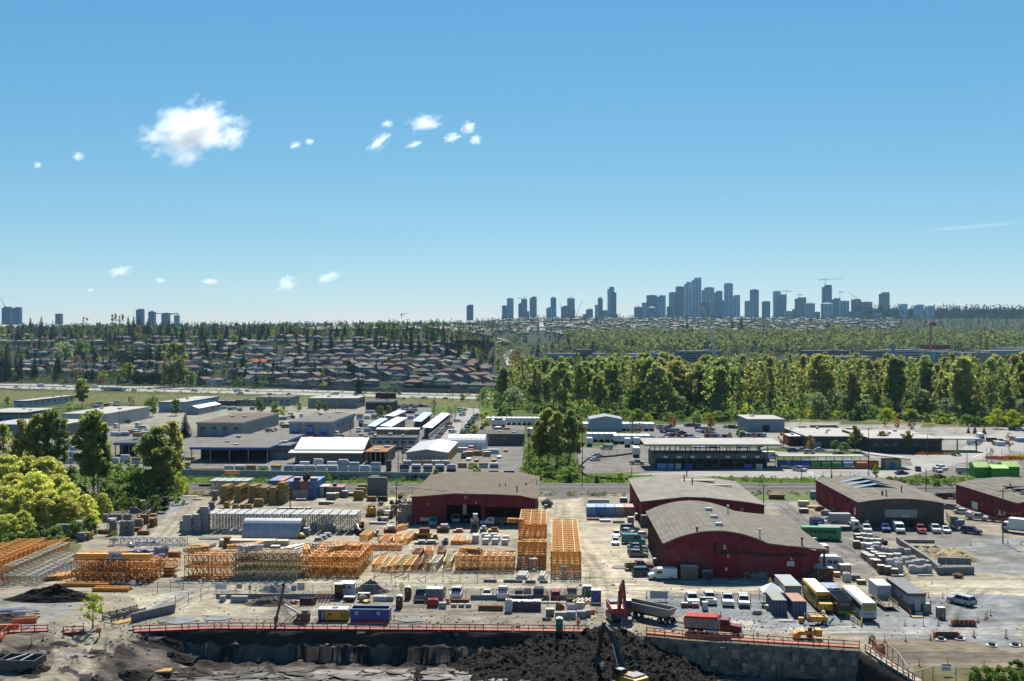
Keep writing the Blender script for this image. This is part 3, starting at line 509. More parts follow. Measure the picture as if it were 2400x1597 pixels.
p=at('.',2235,945);tree('conifer',p,37,'single tall dark conifer rising out of the leafy wood at right',None,.8)
for i in range(46):
 x=1240+i*26+ru(-8,8);front=np.interp(x,[1120,1250,1420,1640,1850,2100,2250,2480],[760,700,640,625,640,640,600,590])-14
 tree(rch(['bush','bushy','bush']),((x-CX)*front/F_PX,front+ru(-8,10),0),ru(4,7.5),f'bright bush in the brushy front margin of the wood, {ORD[i]} from left','margin bushes of the big wood',1.1)
WF=lambda x:float(np.interp(x,[1120,1250,1420,1640,1850,2100,2250,2480],[760,700,640,625,640,640,600,590]))
def treemass(name,pts,m,n,seed,kind):
 if kind=='tallwood':n=int(n)
 V=[];r_=np.random.default_rng(seed);base=[crown_pts(kind,n,seed+k)for k in range(5)];base=[b if kind=='conifer' else b[0]for b in base]
 for i,(x,y,z,h,wf)in enumerate(pts):
  P=base[i%5].copy();a=r_.uniform(0,6.28);c,s=math.cos(a),math.sin(a);P[:,:2]=P[:,:2]@np.array([[c,-s],[s,c]])*wf
  v,_=cards(P*h,h*{'conifer':.068,'tallwood':.032,'bush':.13}.get(kind,.115),seed+i);V.append(v+np.array([x,y,z]))
 V=np.concatenate(V);return tag(link(name,npmesh(name,V,np.arange(len(V)).reshape(-1,4),MATS.get(m+name[:5])or leafmat(m+name[:5],[q*(1 if 'wood_' in name or 'bramble' in name else.58)for q in LCOL[m]],.5,.15 if m=='needles' else.5,.045))),kind='stuff')
def scatter(n,x0,x1,d0,d1,h0,h1,cond=None,w0=.9,w1=1.3):
 o=[]
 while len(o)<n:
  x=ru(x0,x1);D=d0+(d1-d0)*rnd.random();
  if cond and not cond(x,D):continue
  X=(x-CX)*D/F_PX;o.append((X,D,zg(X,D)-.5,ru(h0,h1),ru(w0,w1)))
 return o
treemass('wood_interior',scatter(420,1120,2500,620,960,20,38,lambda x,D:D>WF(x)+25 and not(x<1200 and D>800),.8,1.1),'fresh leaves',170,21,'tallwood');treemass('wood_interior',scatter(200,1120,2500,620,960,24,36,lambda x,D:D>WF(x)+25 and not(x<1200 and D>800),.8,1.1),'olive leaves',170,22,'tallwood');treemass('wood_undergrowth',scatter(700,1120,2500,600,960,3,9,lambda x,D:D>WF(x)-8),'green leaves',70,23,'bush');treemass('wood_undergrowth',scatter(260,1120,2500,600,900,2.5,6,lambda x,D:D>WF(x)-22),'spring leaves',60,24,'bush')
treemass('far_woods',scatter(900,1330,2480,2050,3000,20,30),'fresh leaves',60,1,'round');treemass('far_woods',scatter(420,1330,2480,2050,3100,20,30),'olive leaves',60,2,'round')
treemass('far_woods',scatter(170,1200,2480,1750,3300,20,34),'needles',60,3,'conifer');treemass('far_woods',scatter(260,1150,2480,1650,2400,12,20),'bluish leaves',50,4,'round');treemass('far_woods',scatter(70,1300,2480,1650,2300,12,18),'rust leaves',50,5,'round')
treemass('garden_trees',scatter(600,1050,2480,3000,5400,10,20),'green leaves',36,6,'round');treemass('garden_trees',scatter(900,900,2480,3000,5600,16,32),'needles',40,7,'conifer')
treemass('ridge_forest',scatter(1900,2000,2520,5200,6500,52,76),'needles',36,8,'conifer');treemass('garden_trees',scatter(70,1100,2480,3000,5000,9,14),'pink blossom',30,9,'round')
treemass('ridge_trees',scatter(900,-60,1180,2300,4300,16,30),'needles',44,10,'conifer');treemass('ridge_trees',scatter(500,-60,1250,2000,4300,12,22),'green leaves',44,11,'round');treemass('ridge_trees',scatter(90,-60,1180,1800,3400,12,18),'olive leaves',44,12,'round');treemass('ridge_trees',scatter(90,-60,1180,1800,3400,9,14),'rust leaves',40,13,'round')
HQ=lambda x,D:D-(849-((x-CX)*D/F_PX+3.5)*.42)
treemass('garden_trees',scatter(620,-60,1160,1010,2300,10,22,lambda x,D:HQ(x,D)>80 and(x<620 or HQ(x,D)>380 or rnd.random()<.25)),'needles',90,16,'conifer');treemass('garden_trees',scatter(420,-60,1160,1010,2300,5,11,lambda x,D:HQ(x,D)>75 and(x<620 or HQ(x,D)>380 or rnd.random()<.3)),'green leaves',60,17,'round');treemass('garden_trees',scatter(170,-60,1160,1010,2300,5,10,lambda x,D:HQ(x,D)>75),'spring leaves',60,18,'round');treemass('garden_trees',scatter(110,-60,1160,1010,2000,4,8,lambda x,D:HQ(x,D)>75),'crimson leaves',50,19,'round')
treemass('garden_shrubs',scatter(1500,-60,1140,1010,2100,2.5,7,lambda x,D:D-(849-((x-CX)*D/F_PX+3.5)*.42)>60),'green leaves',26,14,'bush');treemass('verge_shrubs',scatter(260,-60,1200,780,1090,1.5,4,lambda x,D:12<(849-((x-CX)*D/F_PX+3.5)*.42)-D<55 or 22<D-(849-((x-CX)*D/F_PX+3.5)*.42)<70),'olive leaves',26,15,'bush')
treemass('bramble_thicket',[(*at('.',x_,y_)[:2],0,ru(2,4),1.2)for x_,y_ in[(ru(1235,1350),ru(1050,1122))for _ in range(90)]]+[(*at('.',x_,y_)[:2],0,ru(.7,1.7),1.4)for x_,y_ in[(ru(380,2300),ru(1122,1136))for _ in range(420)]]+[(*at('.',x_,y_)[:2],0,ru(.5,1.4),1.4)for x_,y_ in[(ru(380,1900),ru(1157,1163))for _ in range(160)]]+[(*at('.',x_,y_)[:2],0,ru(2,5),1.2)for x_,y_ in[(ru(0,420),ru(1105,1200))for _ in range(120)]],'green leaves',110,31,'bush')
HT=[('conifer','I',60,830,500),('conifer','I',180,830,635),('conifer','I',320,810,600),('conifer','I',540,800,605),('conifer','I',15,830,560),('conifer','I',170,500,330),('conifer','I',210,410,290),('conifer','I',280,400,250),('conifer','I',380,420,240),('conifer','I',480,460,350),('conifer','I',605,450,340),('round','I',750,620,440),('conifer','I',700,420,370),('conifer','I',750,480,370),('roundb','I',590,690,460),('spring','I',30,440,335),('poplar','I',770,400,245),('poplar','I',800,410,250),('poplarg','I',1035,390,215),('poplarg','I',1065,390,212),('poplarg','I',1100,390,230),('poplarg','I',1130,390,220),('conifer','I',1180,430,240),('conifer','I',1230,460,240),('conifer','I',1280,400,240),('twig','I',1270,480,320),('conifer','I',1230,470,355),('conifer','I',1360,440,265),('conifer','I',1475,470,300),('conifer','I',1550,450,270),('conifer','I',1625,490,370),('conifer','I',1860,470,300),('conifer','I',2090,470,310),('spring','I',2155,510,410),('conifer','I',2300,480,350),('conifer','I',1890,580,440),('conifer','I',2000,560,455),('conifer','I',1380,670,470),('conifer','I',1465,670,490),('round','I',870,620,515),('spring','I',1170,840,655),('spring','I',955,840,735),('twig','I',1060,820,700),('twig','I',700,830,600),('twig','I',800,830,610),('poplar','I',1515,890,490),('poplarg','I',1560,890,480),('poplarg','I',1600,890,470),('poplar','I',1645,890,480),('poplarg','I',1690,890,475),('poplar','I',1725,880,600),('roundb','I',1770,890,745),('conifer','J',60,440,290),('conifer','J',110,440,320),('conifer','J',320,450,320),('conifer','J',470,480,330),('conifer','J',540,460,340),('conifer','J',590,460,350),('conifer','J',545,590,430),('conifer','J',600,590,440),('conifer','J',690,550,400),('cotton','J',1060,430,300),('cotton','J',1130,430,290),('cotton','J',1180,430,290),('cotton','J',1270,430,290),('conifer','J',1100,570,410),('conifer','J',1150,560,430),('conifer','J',1220,570,430),('conifer','J',1340,600,420),('conifer','J',1430,590,400),('conifer','J',1500,600,410),('conifer','J',1580,640,450),('conifer','J',1690,620,510),('conifer','J',1760,640,450),('conifer','J',1830,560,460),('conifer','J',1890,560,440),('conifer','J',2000,660,500),('conifer','J',2090,570,390),('conifer','J',1400,880,735),('conifer','J',945,960,770),('rusty','J',680,880,790),('conifer','J',1640,410,330),('conifer','J',1730,415,335),('conifer','J',1430,420,320),('conifer','J',1360,420,340),('conifer','J',995,540,465),('conifer','J',950,430,350),('round','J',810,400,320),('crimson','J',480,690,640),('crimson','J',600,690,645),('crimson','J',820,700,650),('crimson','J',990,710,650),('crimson','J',1260,720,660),('crimson','J',1430,720,665),('crimson','J',1550,730,680),('rusty','J',1640,720,675),('crimson','I',420,740,690),('pink','I',240,440,405),('pink','I',430,460,410),('pink','I',530,470,425),('pink','I',600,470,440),('pink','J',2160,520,480),('poplar','J',2230,760,530),('conifer','J',2050,930,830),('roundb','J',2100,1000,900),('rusty','K',60,900,740),('rusty','K',20,940,790),('conifer','K',240,810,670),('conifer','K',520,760,610),('conifer','K',740,790,650),('conifer','K',690,680,600),('conifer','K',1110,790,640),('conifer','K',1660,650,530),('conifer','K',2030,560,450),('conifer','K',1610,560,470),('conifer','K',2110,560,430),('conifer','L',550,640,480),('conifer','L',330,740,620),('conifer','L',500,730,650),('conifer','L',720,700,630),('conifer','L',1960,780,600),('spring','L',640,630,520),('rusty','K',1130,790,735)]
KW=dict(conifer='dark conifer',round='green tree',roundb='grey green tree',spring='bright leafy tree',poplar='olive poplar',poplarg='green poplar',twig='bare budding tree',cotton='tall leafy tree',rusty='rust coloured tree',crimson='crimson tree',pink='pink blossom tree')
hc={}
for k,tl,x,yb,yt in HT:
 sec={'I':'on the left hillside','J':'on the middle hillside','K':'in the valley left of the towers','L':'in the woods below the right towers'}[tl];gy=px(tl,x,yb)[1];lev='crest' if gy<805 else 'upper' if gy<835 else 'middle' if gy<870 else 'lowest'
 key=(k,tl,lev);hc[key]=hc.get(key,0)+1
 tpx(k,tl,x,yb,yt,f'{KW[k]} {sec}, {ORD[hc[key]-1]} one in its {lev} band','trees of the far hillsides',{'conifer':.95,'poplar':.9,'poplarg':.9}.get(k,1.),True)
for tl,x0,x1,yb,yt,lb in(('I',1060,1340,690,530,'huge dark clipped conifer hedge among the left hillside houses'),('I',1245,1480,860,745,'broad dark hedge beside the poplar row above the sound wall'),('J',1570,1830,930,870,'long dark green hedge above the sound wall')):
 a_,b_=hill(tl,x0,yb),hill(tl,x1,yb);h=(yb-yt)*TS*a_.y/F_PX;P=[]
 for k in range(9):
  c=a_.lerp(b_,k/8);q=rng.normal(0,1,(700,3));q*=(np.cbrt(rng.random(700))/np.linalg.norm(q,axis=1))[:,None];P.append(np.array([c.x,c.y,c.z+h*.42])+q*np.array([(b_-a_).length/9,h*.35,h*.52*ru(.8,1.05)]))
 P=np.concatenate(P);v,f=cards(P,.55,3);tag(link('hedge',npmesh('hedge',v,f,MATS['needles'])),lb,'hedge')
# ================================================================ BUILDINGS OF THE YARD
def text(root,s,loc,size,m,rx=R(90),rz=0,name='lettering',align='CENTER',depth=.01,bold=0):
 c=bpy.data.curves.new(name,'FONT');c.body=s;c.size=size;c.align_x=align;c.align_y='CENTER';c.extrude=depth;c.offset=bold
 o=bpy.data.objects.new(name,c);COL.objects.link(o);dg=bpy.context.evaluated_depsgraph_get();me=bpy.data.meshes.new_from_object(o.evaluated_get(dg));bpy.data.objects.remove(o)
 me.materials.clear();me.materials.append(m)
 p=link(name,me,root,loc);p.rotation_euler=(rx,0,rz);return p
lett=mat('white lettering',(.6,.6,.58),.8,var=.2)
def arc(x0,z0,x1,z1,xm,zm,n=8):
 return[(x0+(x1-x0)*t,(1-t)*(1-2*t)*z0+4*t*(1-t)*zm+t*(2*t-1)*z1)for t in[i/n for i in range(n+1)]]
def barn(loc,W,D,roof,label,wallm,roofm,opens=(),rz=GR,side=None,vents=(),seams=0,cutr=None,overr=0.):
 """roof: list of (x, z) from left eave to right eave; opens: (x0, x1, z) door openings in the front wall; origin at the front-left base corner"""
 t=thing('barn',label,'barn',loc,rz)
 xs=sorted({0,W}|{p[0]for p in roof if 0<p[0]<W}|{v for o in opens for v in o[:2]})
 zr=lambda x:float(np.interp(x,[p[0]for p in roof],[p[1]for p in roof]))
 mb=MB()
 for y0,y1 in((0,.2),(D-.2,D)):
  for a_,b_ in zip(xs,xs[1:]):
   z0=0
   for o in opens:
    if y0==0 and o[0]<=a_ and b_<=o[1]:z0=o[2]
   mb.prof([(a_,z0),(b_,z0),(b_,zr(b_)-.02),(a_,zr(a_)-.02)],y0,y1,wallm,'y')
  part(t,'back_wall' if y0 else 'front_wall',mb);mb=MB()
 for xx in(0,W):mb=BX((xx+(.1 if xx==0 else-.1),D/2,0),(.2,D-.4,zr(xx)-.05),side or wallm);part(t,'side_wall',mb)
 mb=MB();pts=[(roof[0][0]-.5,roof[0][1]-.06)]+list(roof)+[(W+.5+overr,roof[-1][1]-.06-overr*.12)]
 mb.prof(pts+[(x,z+.22)for x,z in reversed(pts)],-.5,D+.5,roofm,'y');rf=part(t,'roof',mb)
 if seams:
  mb=MB();x=.6
  while x<W:mb.beam((x,-.48,zr(x)+.24),(x,D+.48,zr(x)+.24),.1,roofm,.04);x+=seams
  tag(part(rf,'roof_seams',mb),kind='stuff')
 for k,(x,y,h,r_)in enumerate(vents):
  mb=MB();mb.tube((x,y,zr(x)+.1),(x,y,zr(x)+h),r_,dark,8);mb.tube((x,y,zr(x)+h),(x,y,zr(x)+h+.15),r_*1.5,dark,8);part(rf,'roof_vent',mb)
 return t,zr
def fpos(x,y):return at('.',x,y)
b1,z1=barn(fpos(965,1229),32,44,[(0,7.0),(5,7.4),(11,7.95),(22,7.75),(28,7.5),(32,6.7)],'low dark red barn with a wide brown roof and an open front beside the railway',mat('dark maroon boards',(.17,.03,.036),.9,var=.3,sc_=.6),roofb,[(9,18,5.2),(19,31,4.6)],vents=((27,6,1.6,.15),(22,14,.8,.12),(23.5,16,.8,.12),(29,20,.7,.2)),seams=2.6)
text(b1,'D',(14,-.02,7.0),1.1,lett);text(b1,'A',(16.6,-.02,5.75),1.,lett);text(b1,'E',(4.2,-.02,5.2),.9,lett)
mb=BX((13.2,6,0),(1,.15,4.5),white);part(b1,'door',mb)
mb=BX((16,10,0),(31,.2,6.5),mat('barn partition',(.05,.02,.02),.9));part(b1,'inner_wall',mb)
b2,z2=barn(fpos(1505,1229.5),31,44,[(0,5.9),(11,7.1),(16,7.0),(26,6.0),(31,5.2)],'dark red barn with a flat patched grey roof between the railway and the arched barn',mat('dark maroon boards',(.17,.03,.036),.9),mat('patched roof',(.24,.215,.18),.9,var=.25,sc_=.25),[],vents=((14.5,30,1.8,.18),(16,24,1.8,.18),(16.5,40,1.7,.15)),seams=3.1)
text(b2,'D',(25.5,-.02,4.0),1.2,lett);text(b2,'0',(12,-.02,6.1),.9,lett)
for k in range(5):
 mb=BX((-.06,4+k*8,0),(.1,4.5,4.2),barnred2);part(b2,'side_door',mb)
mb=BX((17,33,z2(17)+.06),(13,2.6,.3),mat('pale roof patch',(.42,.38,.30),.9));mb.box((23,27,z2(23)+.1),(9,1.4,.3),mat('pale roof patch',(.42,.38,.30),.9));part(b2,'roof_patch',mb)
W3=31.8
r3=arc(0,6.85,20.4,6.9,10.2,9.3,16)+[(24,6.45),(28,6.1),(W3,5.75)]
b3=thing('barn','red barn with a big arched roof and white letters B and A','barn',fpos(1558.5,1353),GR)
zr3=lambda x:float(np.interp(x,[p[0]for p in r3],[p[1]for p in r3]))
mb=MB();top=[(x,z-.03)for x,z in r3 if x<31.2];mb.prof([(0,0),(28.1,0),(31.2,5.2)]+list(reversed(top)),0,.22,barnred,'y');part(b3,'wall',mb)
mb=BX((.12,19.5,0),(.22,38,6.7),barnred);part(b3,'side_wall',mb);mb=BX((28,19.5,0),(.2,38,5.8),barnred);part(b3,'side_wall',mb);mb=PF([(0,0),(28,0),(28,6)]+list(reversed([p for p in r3 if p[0]<=28])),38.3,38.6,barnred,'y');part(b3,'back_wall',mb)
mb=MB();pts=[(-.5,6.7)]+r3+[(W3+.5,5.65)];mb.prof(pts+[(x,z+.22)for x,z in reversed(pts)],-.45,39,roofg,'y');rf3=part(b3,'roof',mb)
mb=MB();x=.3
for k in range(34):
 x=.3+k*.95;mb.beam((x,-.43,zr3(x)+.24),(x,38.9,zr3(x)+.24),.1 if k%3 else.25,roofg if k%5 else mat('pale seam',(.21,.195,.165),.9),.04)
tag(part(rf3,'roof_seams',mb),kind='stuff')
for k,(x,y)in enumerate(((11.6,5.5),(12,15),(12.3,25))):
 mb=BX((x,y,zr3(x)+.1),(1.7,1.1,.75),offw,0,.8);part(rf3,'roof_vent',mb)
for x,y,h in((19.3,2.2,1.8),(27.5,1.2,1.5),(6.5,.8,.7),(17,27,1.8)):
 mb=MB();mb.tube((x,y,zr3(x)),(x,y,zr3(x)+h),.16,dark if h<1.75 else offw,8);mb.tube((x,y,zr3(x)+h),(x,y,zr3(x)+h+.3),.3,dark if h<1.75 else offw,8);part(rf3,'chimney_pipe',mb)
for x0,w_,h,ch,zc in((10.0,4.6,4.8,'B',4.35),(22.6,4.4,4.4,'A',3.9)):
 mb=BX((x0+w_/2,-.1,.05),(w_,.16,h),barnred2);dr=part(b3,'sliding_door',mb)
 for k in range(3):
  mb=BX((x0+w_*(k+.5)/3,-.205,.1),(w_/3-.06,.05,h-.1),barnred2);part(dr,'plank',mb)
 text(dr,ch,(x0+w_*(.56 if ch=='B' else.56),-.24,zc),1.0,lett,name='letter')
text(b3,'B',(11.9,-.02,6.1),1.2,lett,name='letter');
mb=BX((24.9,-.25,2.5),(1.4,.04,.95),white);sg=part(b3,'notice_board',mb)
for k in range(3):text(sg,['NOTICE','UNIT A','OFFICE'][k],(24.9,-.29,3.2-k*.28),.26,dark,name='sign_lettering')
mb=BX((12.15,-.25,1.5),(.42,.04,.6),white);part(b3,'notice',mb)
mb=MB();mb.beam((9.6,-.15,5.05),(19.3,-.15,5.05),.28,dark,.3);mb.beam((18.8,-.15,4.65),(28.4,-.15,4.65),.28,dark,.3);mb.box((9.9,-.12,5.0),(.5,.2,2.2),dark);part(b3,'door_track',mb)
for k,(x0,x1,z0,z1_)in enumerate(((.15,6.9,4.2,5.6),(.15,9.6,2.6,4.1),(14.8,22.5,2.8,4.5),(14.8,22.5,.4,2.7),(.15,9.6,.3,2.5),(27.1,28.6,1.2,4.5))):
 mb=BX(((x0+x1)/2,-.03,z0),(x1-x0,.06,z1_-z0),mat('board field',(.215,.05,.056),.9,var=.35,sc_=.8));part(b3,'board_panel',mb)
for yy in(.1,19,38):mb=BX((31.6,yy,0),(.33,.33,5.6),dark);part(b3,'roof_post',mb)
for k in range(8):
 mb=BX((-.08,3+k*4.6,.2),(.14,2.4,5.6),mat('grey red door',(.12,.05,.05),.9));part(b3,'side_door',mb)
b4,z4=barn(fpos(2014,1236),21.2,44,arc(0,6.3,21.2,6.1,10,7.25,10),'barn with weathered grey front, arched roof and three long skylights',mat('weathered timber front',(.13,.1,.085),.9,var=.35,sc_=.7),roofg,[],side=barnred,overr=2.6,vents=((8,4,1.6,.18),(14.5,12,1.8,.15),(4,42,1,.2),(7.6,6,1.1,.25)),seams=2.2)
for k in range(3):
 y=20+k*6.2;mb=PF([(4.5,z4(4.5)+.2),(10.6,z4(10)+1.1),(16,z4(15)+.2)],y,y+2.2,mat('skylight glass',(.35,.40,.45),.15,.1),'y',m2=dark);part(b4,'skylight',mb)
mb=BX((10.4,-.1,2.6),(8,.2,2.0),mat('pale sheet sign wall',(.42,.40,.35),.85));mb.box((10.4,-.05,0),(8,.1,2.5),mat('brown shopfront',(.12,.075,.06),.8));part(b4,'shopfront',mb)
mb=BX((11.5,-.24,2.75),(1.5,.05,.55),white);s4=part(b4,'sign',mb);text(s4,'V',(11.2,-.28,3.02),.5,bluep,name='emblem');
for x,w_ in((8.6,.9),(11.2,.8),(12.6,1.1),(13.9,1.0),(1.9,.9)):
 mb=BX((x,-.16,.3 if w_!=.9 else.05),(w_,.1,1.9),offw if w_==.9 else glass);part(b4,'door' if w_==.9 else 'window',mb)
mb=MB()
for k in range(28):mb.box((.4+k*.76,-.02,.1),(.3,.06,5.9),mat('weathered timber front',(.13,.1,.085),.9))
tag(part(b4,'boards',mb),kind='stuff')
for k in range(4):
 mb=BX((-.08,10+k*8,.1),(.12,5,4.6),barnred2);part(b4,'side_door',mb)
mb=BX((-.12,3.4,2.6),(.08,1.2,1.9),white);part(b4,'notice_board',mb)
b5,z5=barn(Vector((130.2,268.8,0)),30,36,arc(0,5.6,30,5.6,15,7.4,10),'dark red barn with a grey roof at the right edge of the yard',barnred,roofg,[],rz=R(1.2),vents=((6,12,.8,.2),(8,20,.8,.2)),seams=2.2)
for y,w_ in((7.2,.9),(9.6,.9),(24,3.4)):
 mb=BX((-.07,y,.2),(.12,w_,2.1),white);part(b5,'door' if w_<1 else 'loading_door',mb)
mb=BX((-.15,14,0),(.1,.3,5.4),dark);part(b5,'downpipe',mb)
for k in range(3):
 mb=BX((9+k*.4,8+k*5,z5(9)+.1),(9,1.4,.3),dark);part(b5,'roof_curb',mb)
bwall={}
def wm(c):
 k='cladding %.2f %.2f %.2f'%c
 return mat(k,c,.8,var=.12,sc_=.4)
gravelroof=mat('gravel roof',(.17,.16,.145),.95,var=.18,sc_=.15);palroof=mat('pale roof membrane',(.40,.385,.35),.9,var=.15,sc_=.15);whiteroof=mat('white roof membrane',(.74,.73,.70),.8,var=.07,sc_=.1);bluetrim=mat('blue trim',(.03,.10,.34),.6);blueawn=mat('light blue metal',(.16,.34,.55),.5)
def shed(label,x0,y0,x1,D,h,wc,rm,trim=None,doors=0,wins=0,sdoors=0,swins=0,tile='.',gable=0,name='warehouse',doorm=None,open_front=False,cat='warehouse',awn=0,roofunits=2,hd=None):
 p0=at(tile,x0,y0);W=(px(tile,x1,y0)[0]-px(tile,x0,y0)[0])*p0.y/F_PX;t=thing(name,label,cat,p0,GR);m=wm(wc);dm=doorm or mat('roller door',(.30,.33,.36),.6);rr=random.Random(int(x0*7+y0))
 mb=MB()
 if open_front:
  mb.box((W/2,D-.2,0),(W,.4,h),m);mb.box((.2,D*.6,0),(.4,D*.8,h),m);mb.box((W-.2,D*.6,0),(.4,D*.8,h),m)
  for k in range(5):mb.box((.3+(W-.6)*k/4,.3,0),(.35,.35,h),mat('post',(.3,.28,.2),.7))
 elif gable:mb.prof([(0,0),(W,0),(W,h),(W/2,h+gable),(0,h)],0,D,m,'y')
 else:mb.box((W/2,D/2,0),(W,D,h),m)
 part(t,'wall',mb);mb=MB()
 if gable:mb.prof([(-.3,h-.05),(W/2,h+gable+.0),(W+.3,h-.05),(W+.3,h+.2),(W/2,h+gable+.25),(-.3,h+.2)],-.4,D+.4,rm,'y')
 else:mb.box((W/2,D/2,h-.05),(W+.6,D+.6,.35),rm)
 rf=part(t,'roof',mb)
 if trim:
  mb=MB();tz=h-.55
  for a_,b_ in(((-.34,-.34),(W+.34,-.34)),((W+.34,-.34),(W+.34,D+.34)),((-.34,-.34),(-.34,D+.34))):mb.beam((*a_,tz+.45),(*b_,tz+.45),.12,trim,.95)
  part(t,'fascia',mb)
 def row(n,side,dh,dw,m_,nm,zb=.05):
  L=W if side=='f' else D
  for k in range(n):
   c=L*(k+.5)/n;mb=MB();ww=min(dw,L/n*.75)
   if side=='f':mb.box((c,-.06,zb),(ww,.14,dh),m_)
   else:mb.box(((W+.06)if wx else-.06,c,zb),(.14,ww,dh),m_)
   part(t,nm,mb)
 wx=p0.x+W<60
 hd_=hd or h*.55
 row(doors,'f',hd_,3.6,dm,'loading_door');row(wins,'f',1.2,2.2,glass,'window',h*.5);row(sdoors,'s',hd_,4,dm,'loading_door');row(swins,'s',1.2,3,glass,'window',h*.5)
 for k in range(awn):
  c=W*(k+.5)/awn;mb=PF([(-1.2,h*.42),(0,h*.42),(0,h*.62)],c-1.5,c+1.5,blueawn,'x');part(t,'awning',mb)
 if not gable:
  for k in range(roofunits):
   mb=MB();x,y=rr.uniform(.15,.85)*W,rr.uniform(.1,.9)*D;mb.box((x,y,h+.25),(rr.uniform(1,2.2),rr.uniform(1,2.2),rr.uniform(.5,1.1)),steel);part(rf,'roof_unit',mb)
 return t,W
s1,W1=shed('pale grey warehouse with blue awnings over its doors and a gravel roof',677.7,1026.4,775.7,60,7.7,(.34,.34,.335),gravelroof,mat('light trim',(.45,.5,.55),.7),3,0,0,5,awn=3,doorm=bluetrim)
for k in(1,2):
 mb=BX((W1*k/3,-.03,0),(.3,.1,7.4),offw);part(s1,'pilaster',mb)
mb=BX((W1*.5,-.07,5.6),(2.6,.06,.9),bluep);part(s1,'sign',mb)
s2,_=shed('tan warehouse with a brown roof, grey garage doors and loading docks along its side',462,1022,567.7,70,6.5,(.40,.37,.30),mat('brown gravel roof',(.16,.125,.1),.95),mat('cream parapet',(.46,.44,.4),.8),4,4,11,0,doorm=mat('grey door',(.24,.28,.32),.6))
s3,W3b=shed('large lumber shed with a wide grey roof, blue fascia and open front',446.8,1083,630,58,5.5,(.17,.10,.06),gravelroof,bluetrim,0,0,3,0,open_front=True,roofunits=3)
shed('two storey blue grey office joined to the lumber shed','' or 632,1076,678,14,5.2,(.2,.24,.3),gravelroof,bluetrim,1,3,0,2,name='office_building',cat='office')
shed('dark roofed blue edged shed between the two tall cottonwoods',268,1068,336,26,5,(.12,.14,.2),mat('dark roof',(.1,.095,.09),.9),bluetrim,0,0,0,0,open_front=True)
p0=at('.',690,1085);t=thing('storage_hall','storage hall with a bright white sloping roof in the lumber yard','hall',p0,GR);W=160*p0.y/F_PX
mb=BX((W/2,12,0),(W,22,4),wm((.25,.22,.18)));mb.prof([(1,4),(23,4),(13,8.4)],.1,.4,wm((.2,.18,.15)),'x');mb.prof([(1,4),(23,4),(13,8.4)],W-.4,W-.1,wm((.1,.09,.08)),'x');part(t,'wall',mb)
mb=PF([(-2,4.0),(2.5,4.7),(2.5,4.9),(-2,4.2)],-2,W+.5,offw,'x');part(t,'canopy',mb)
mb=PF([(1.5,4.9),(13,8.6),(24,4.6),(24,4.8),(13,8.85),(1.5,5.15)],-.5,W+.5,whiteroof,'x');part(t,'roof',mb)
mb=BX((W*.75,-2.6,.1),(W*.17,.3,2),mat('pink panels',(.45,.12,.12),.7));part(t,'panel_rack',mb)
shed('small shed with a rust brown roof beside the white roofed hall',855,1088,905,24,4.6,(.3,.26,.2),mat('rust brown roof',(.30,.16,.09),.9,var=.15),None,0,0,0,0,open_front=True)
shed('long low building with dark roof, blue fascia and small windows in a white front',807,1051,974,12,4.6,(.45,.46,.47),mat('dark roof',(.1,.095,.09),.9),bluetrim,0,9,0,0,roofunits=6)
s8,W8=shed('grey metal shed with ribbed roof and yellow doors down its side',952.6,1086,1049.3,42,4.1,(.30,.30,.29),mat('ribbed grey roof',(.27,.28,.29),.5,.3,var=.1),None,0,0,7,0,gable=1.2,doorm=yellow,hd=3.6)
for k in range(8):
 mb=BX((W8*.12+k*W8*.11,-.05,.6),(.25,.1,2.4),dark);part(s8,'cladding_slot',mb)
p0=at('.',1048,1056);W=89*p0.y/F_PX;mb=MB();pr=[(8-8*math.cos(a_),6.3*math.sin(a_)**.8 if a_>0 else 0)for a_ in[math.pi*i/14 for i in range(15)]]
pr=[(8-8*math.cos(math.pi*i/14),6.3*math.sin(math.pi*i/14)**.75)for i in range(15)];mb.prof(pr,0,W,whiteroof,'x')
t=thing('quonset_shed','white half round fabric shed beside the grey metal shed','shed',p0,GR);part(t,'cover',mb)
mb=MB()
for k in range(9):mb.prof([(y,z+.06)for y,z in pr],W*k/8-.06,W*k/8+.06,offw,'x')
part(t,'rib',mb)
shed('long dark grey building with pale strip windows by the trailer lot',1117,1044,1227,22,5,(.11,.12,.13),mat('dark roof',(.1,.095,.09),.9),None,0,6,0,0)
shed('white walled warehouse with a broad blue band along its long side at far left',33,957,64,72,5,(.5,.52,.55),palroof,bluetrim,1,0,0,8)
shed('low warehouse with a pale roof and blue doors at the left edge',-60,992,62,40,6,(.28,.26,.23),palroof,mat('dark fascia',(.08,.075,.07),.8),5,0,0,3,doorm=bluetrim)
shed('low grey roofed warehouse at the left edge behind the yellow cottonwoods',-40,1024,150,34,6,(.26,.25,.23),palroof,None,4,0,0,0)
shed('big white warehouse with a pale flat roof behind the broad cottonwood',145,1000,251,62,7,(.5,.5,.48),palroof,None,2,0,0,0)
shed('blue sided warehouse near the freeway left of the long grey shed',372,966,434,70,6.5,(.3,.42,.55),palroof,bluetrim,2,0,0,0)
shed('small shed with a bright ribbed metal roof by the freeway verge',436,972,466,44,4,(.34,.35,.37),mat('bright metal roof',(.55,.56,.57),.4,.4),None,1,0,0,4,gable=1.5)
shed('low brown office with dark roof by the freeway verge',490,952,548,14,3.6,(.22,.17,.14),gravelroof,None,0,5,0,0)
shed('low pale office right of the low brown office',555,951,602,12,4,(.40,.38,.35),gravelroof,None,0,4,0,0)
shed('pale industrial unit with a white end wall before the freeway',600,951,682,26,6,(.40,.39,.37),gravelroof,None,0,6,0,0)
shed('long grey shed behind a row of trees before the freeway',722,957,838,30,7,(.28,.28,.27),palroof,None,0,0,0,4)
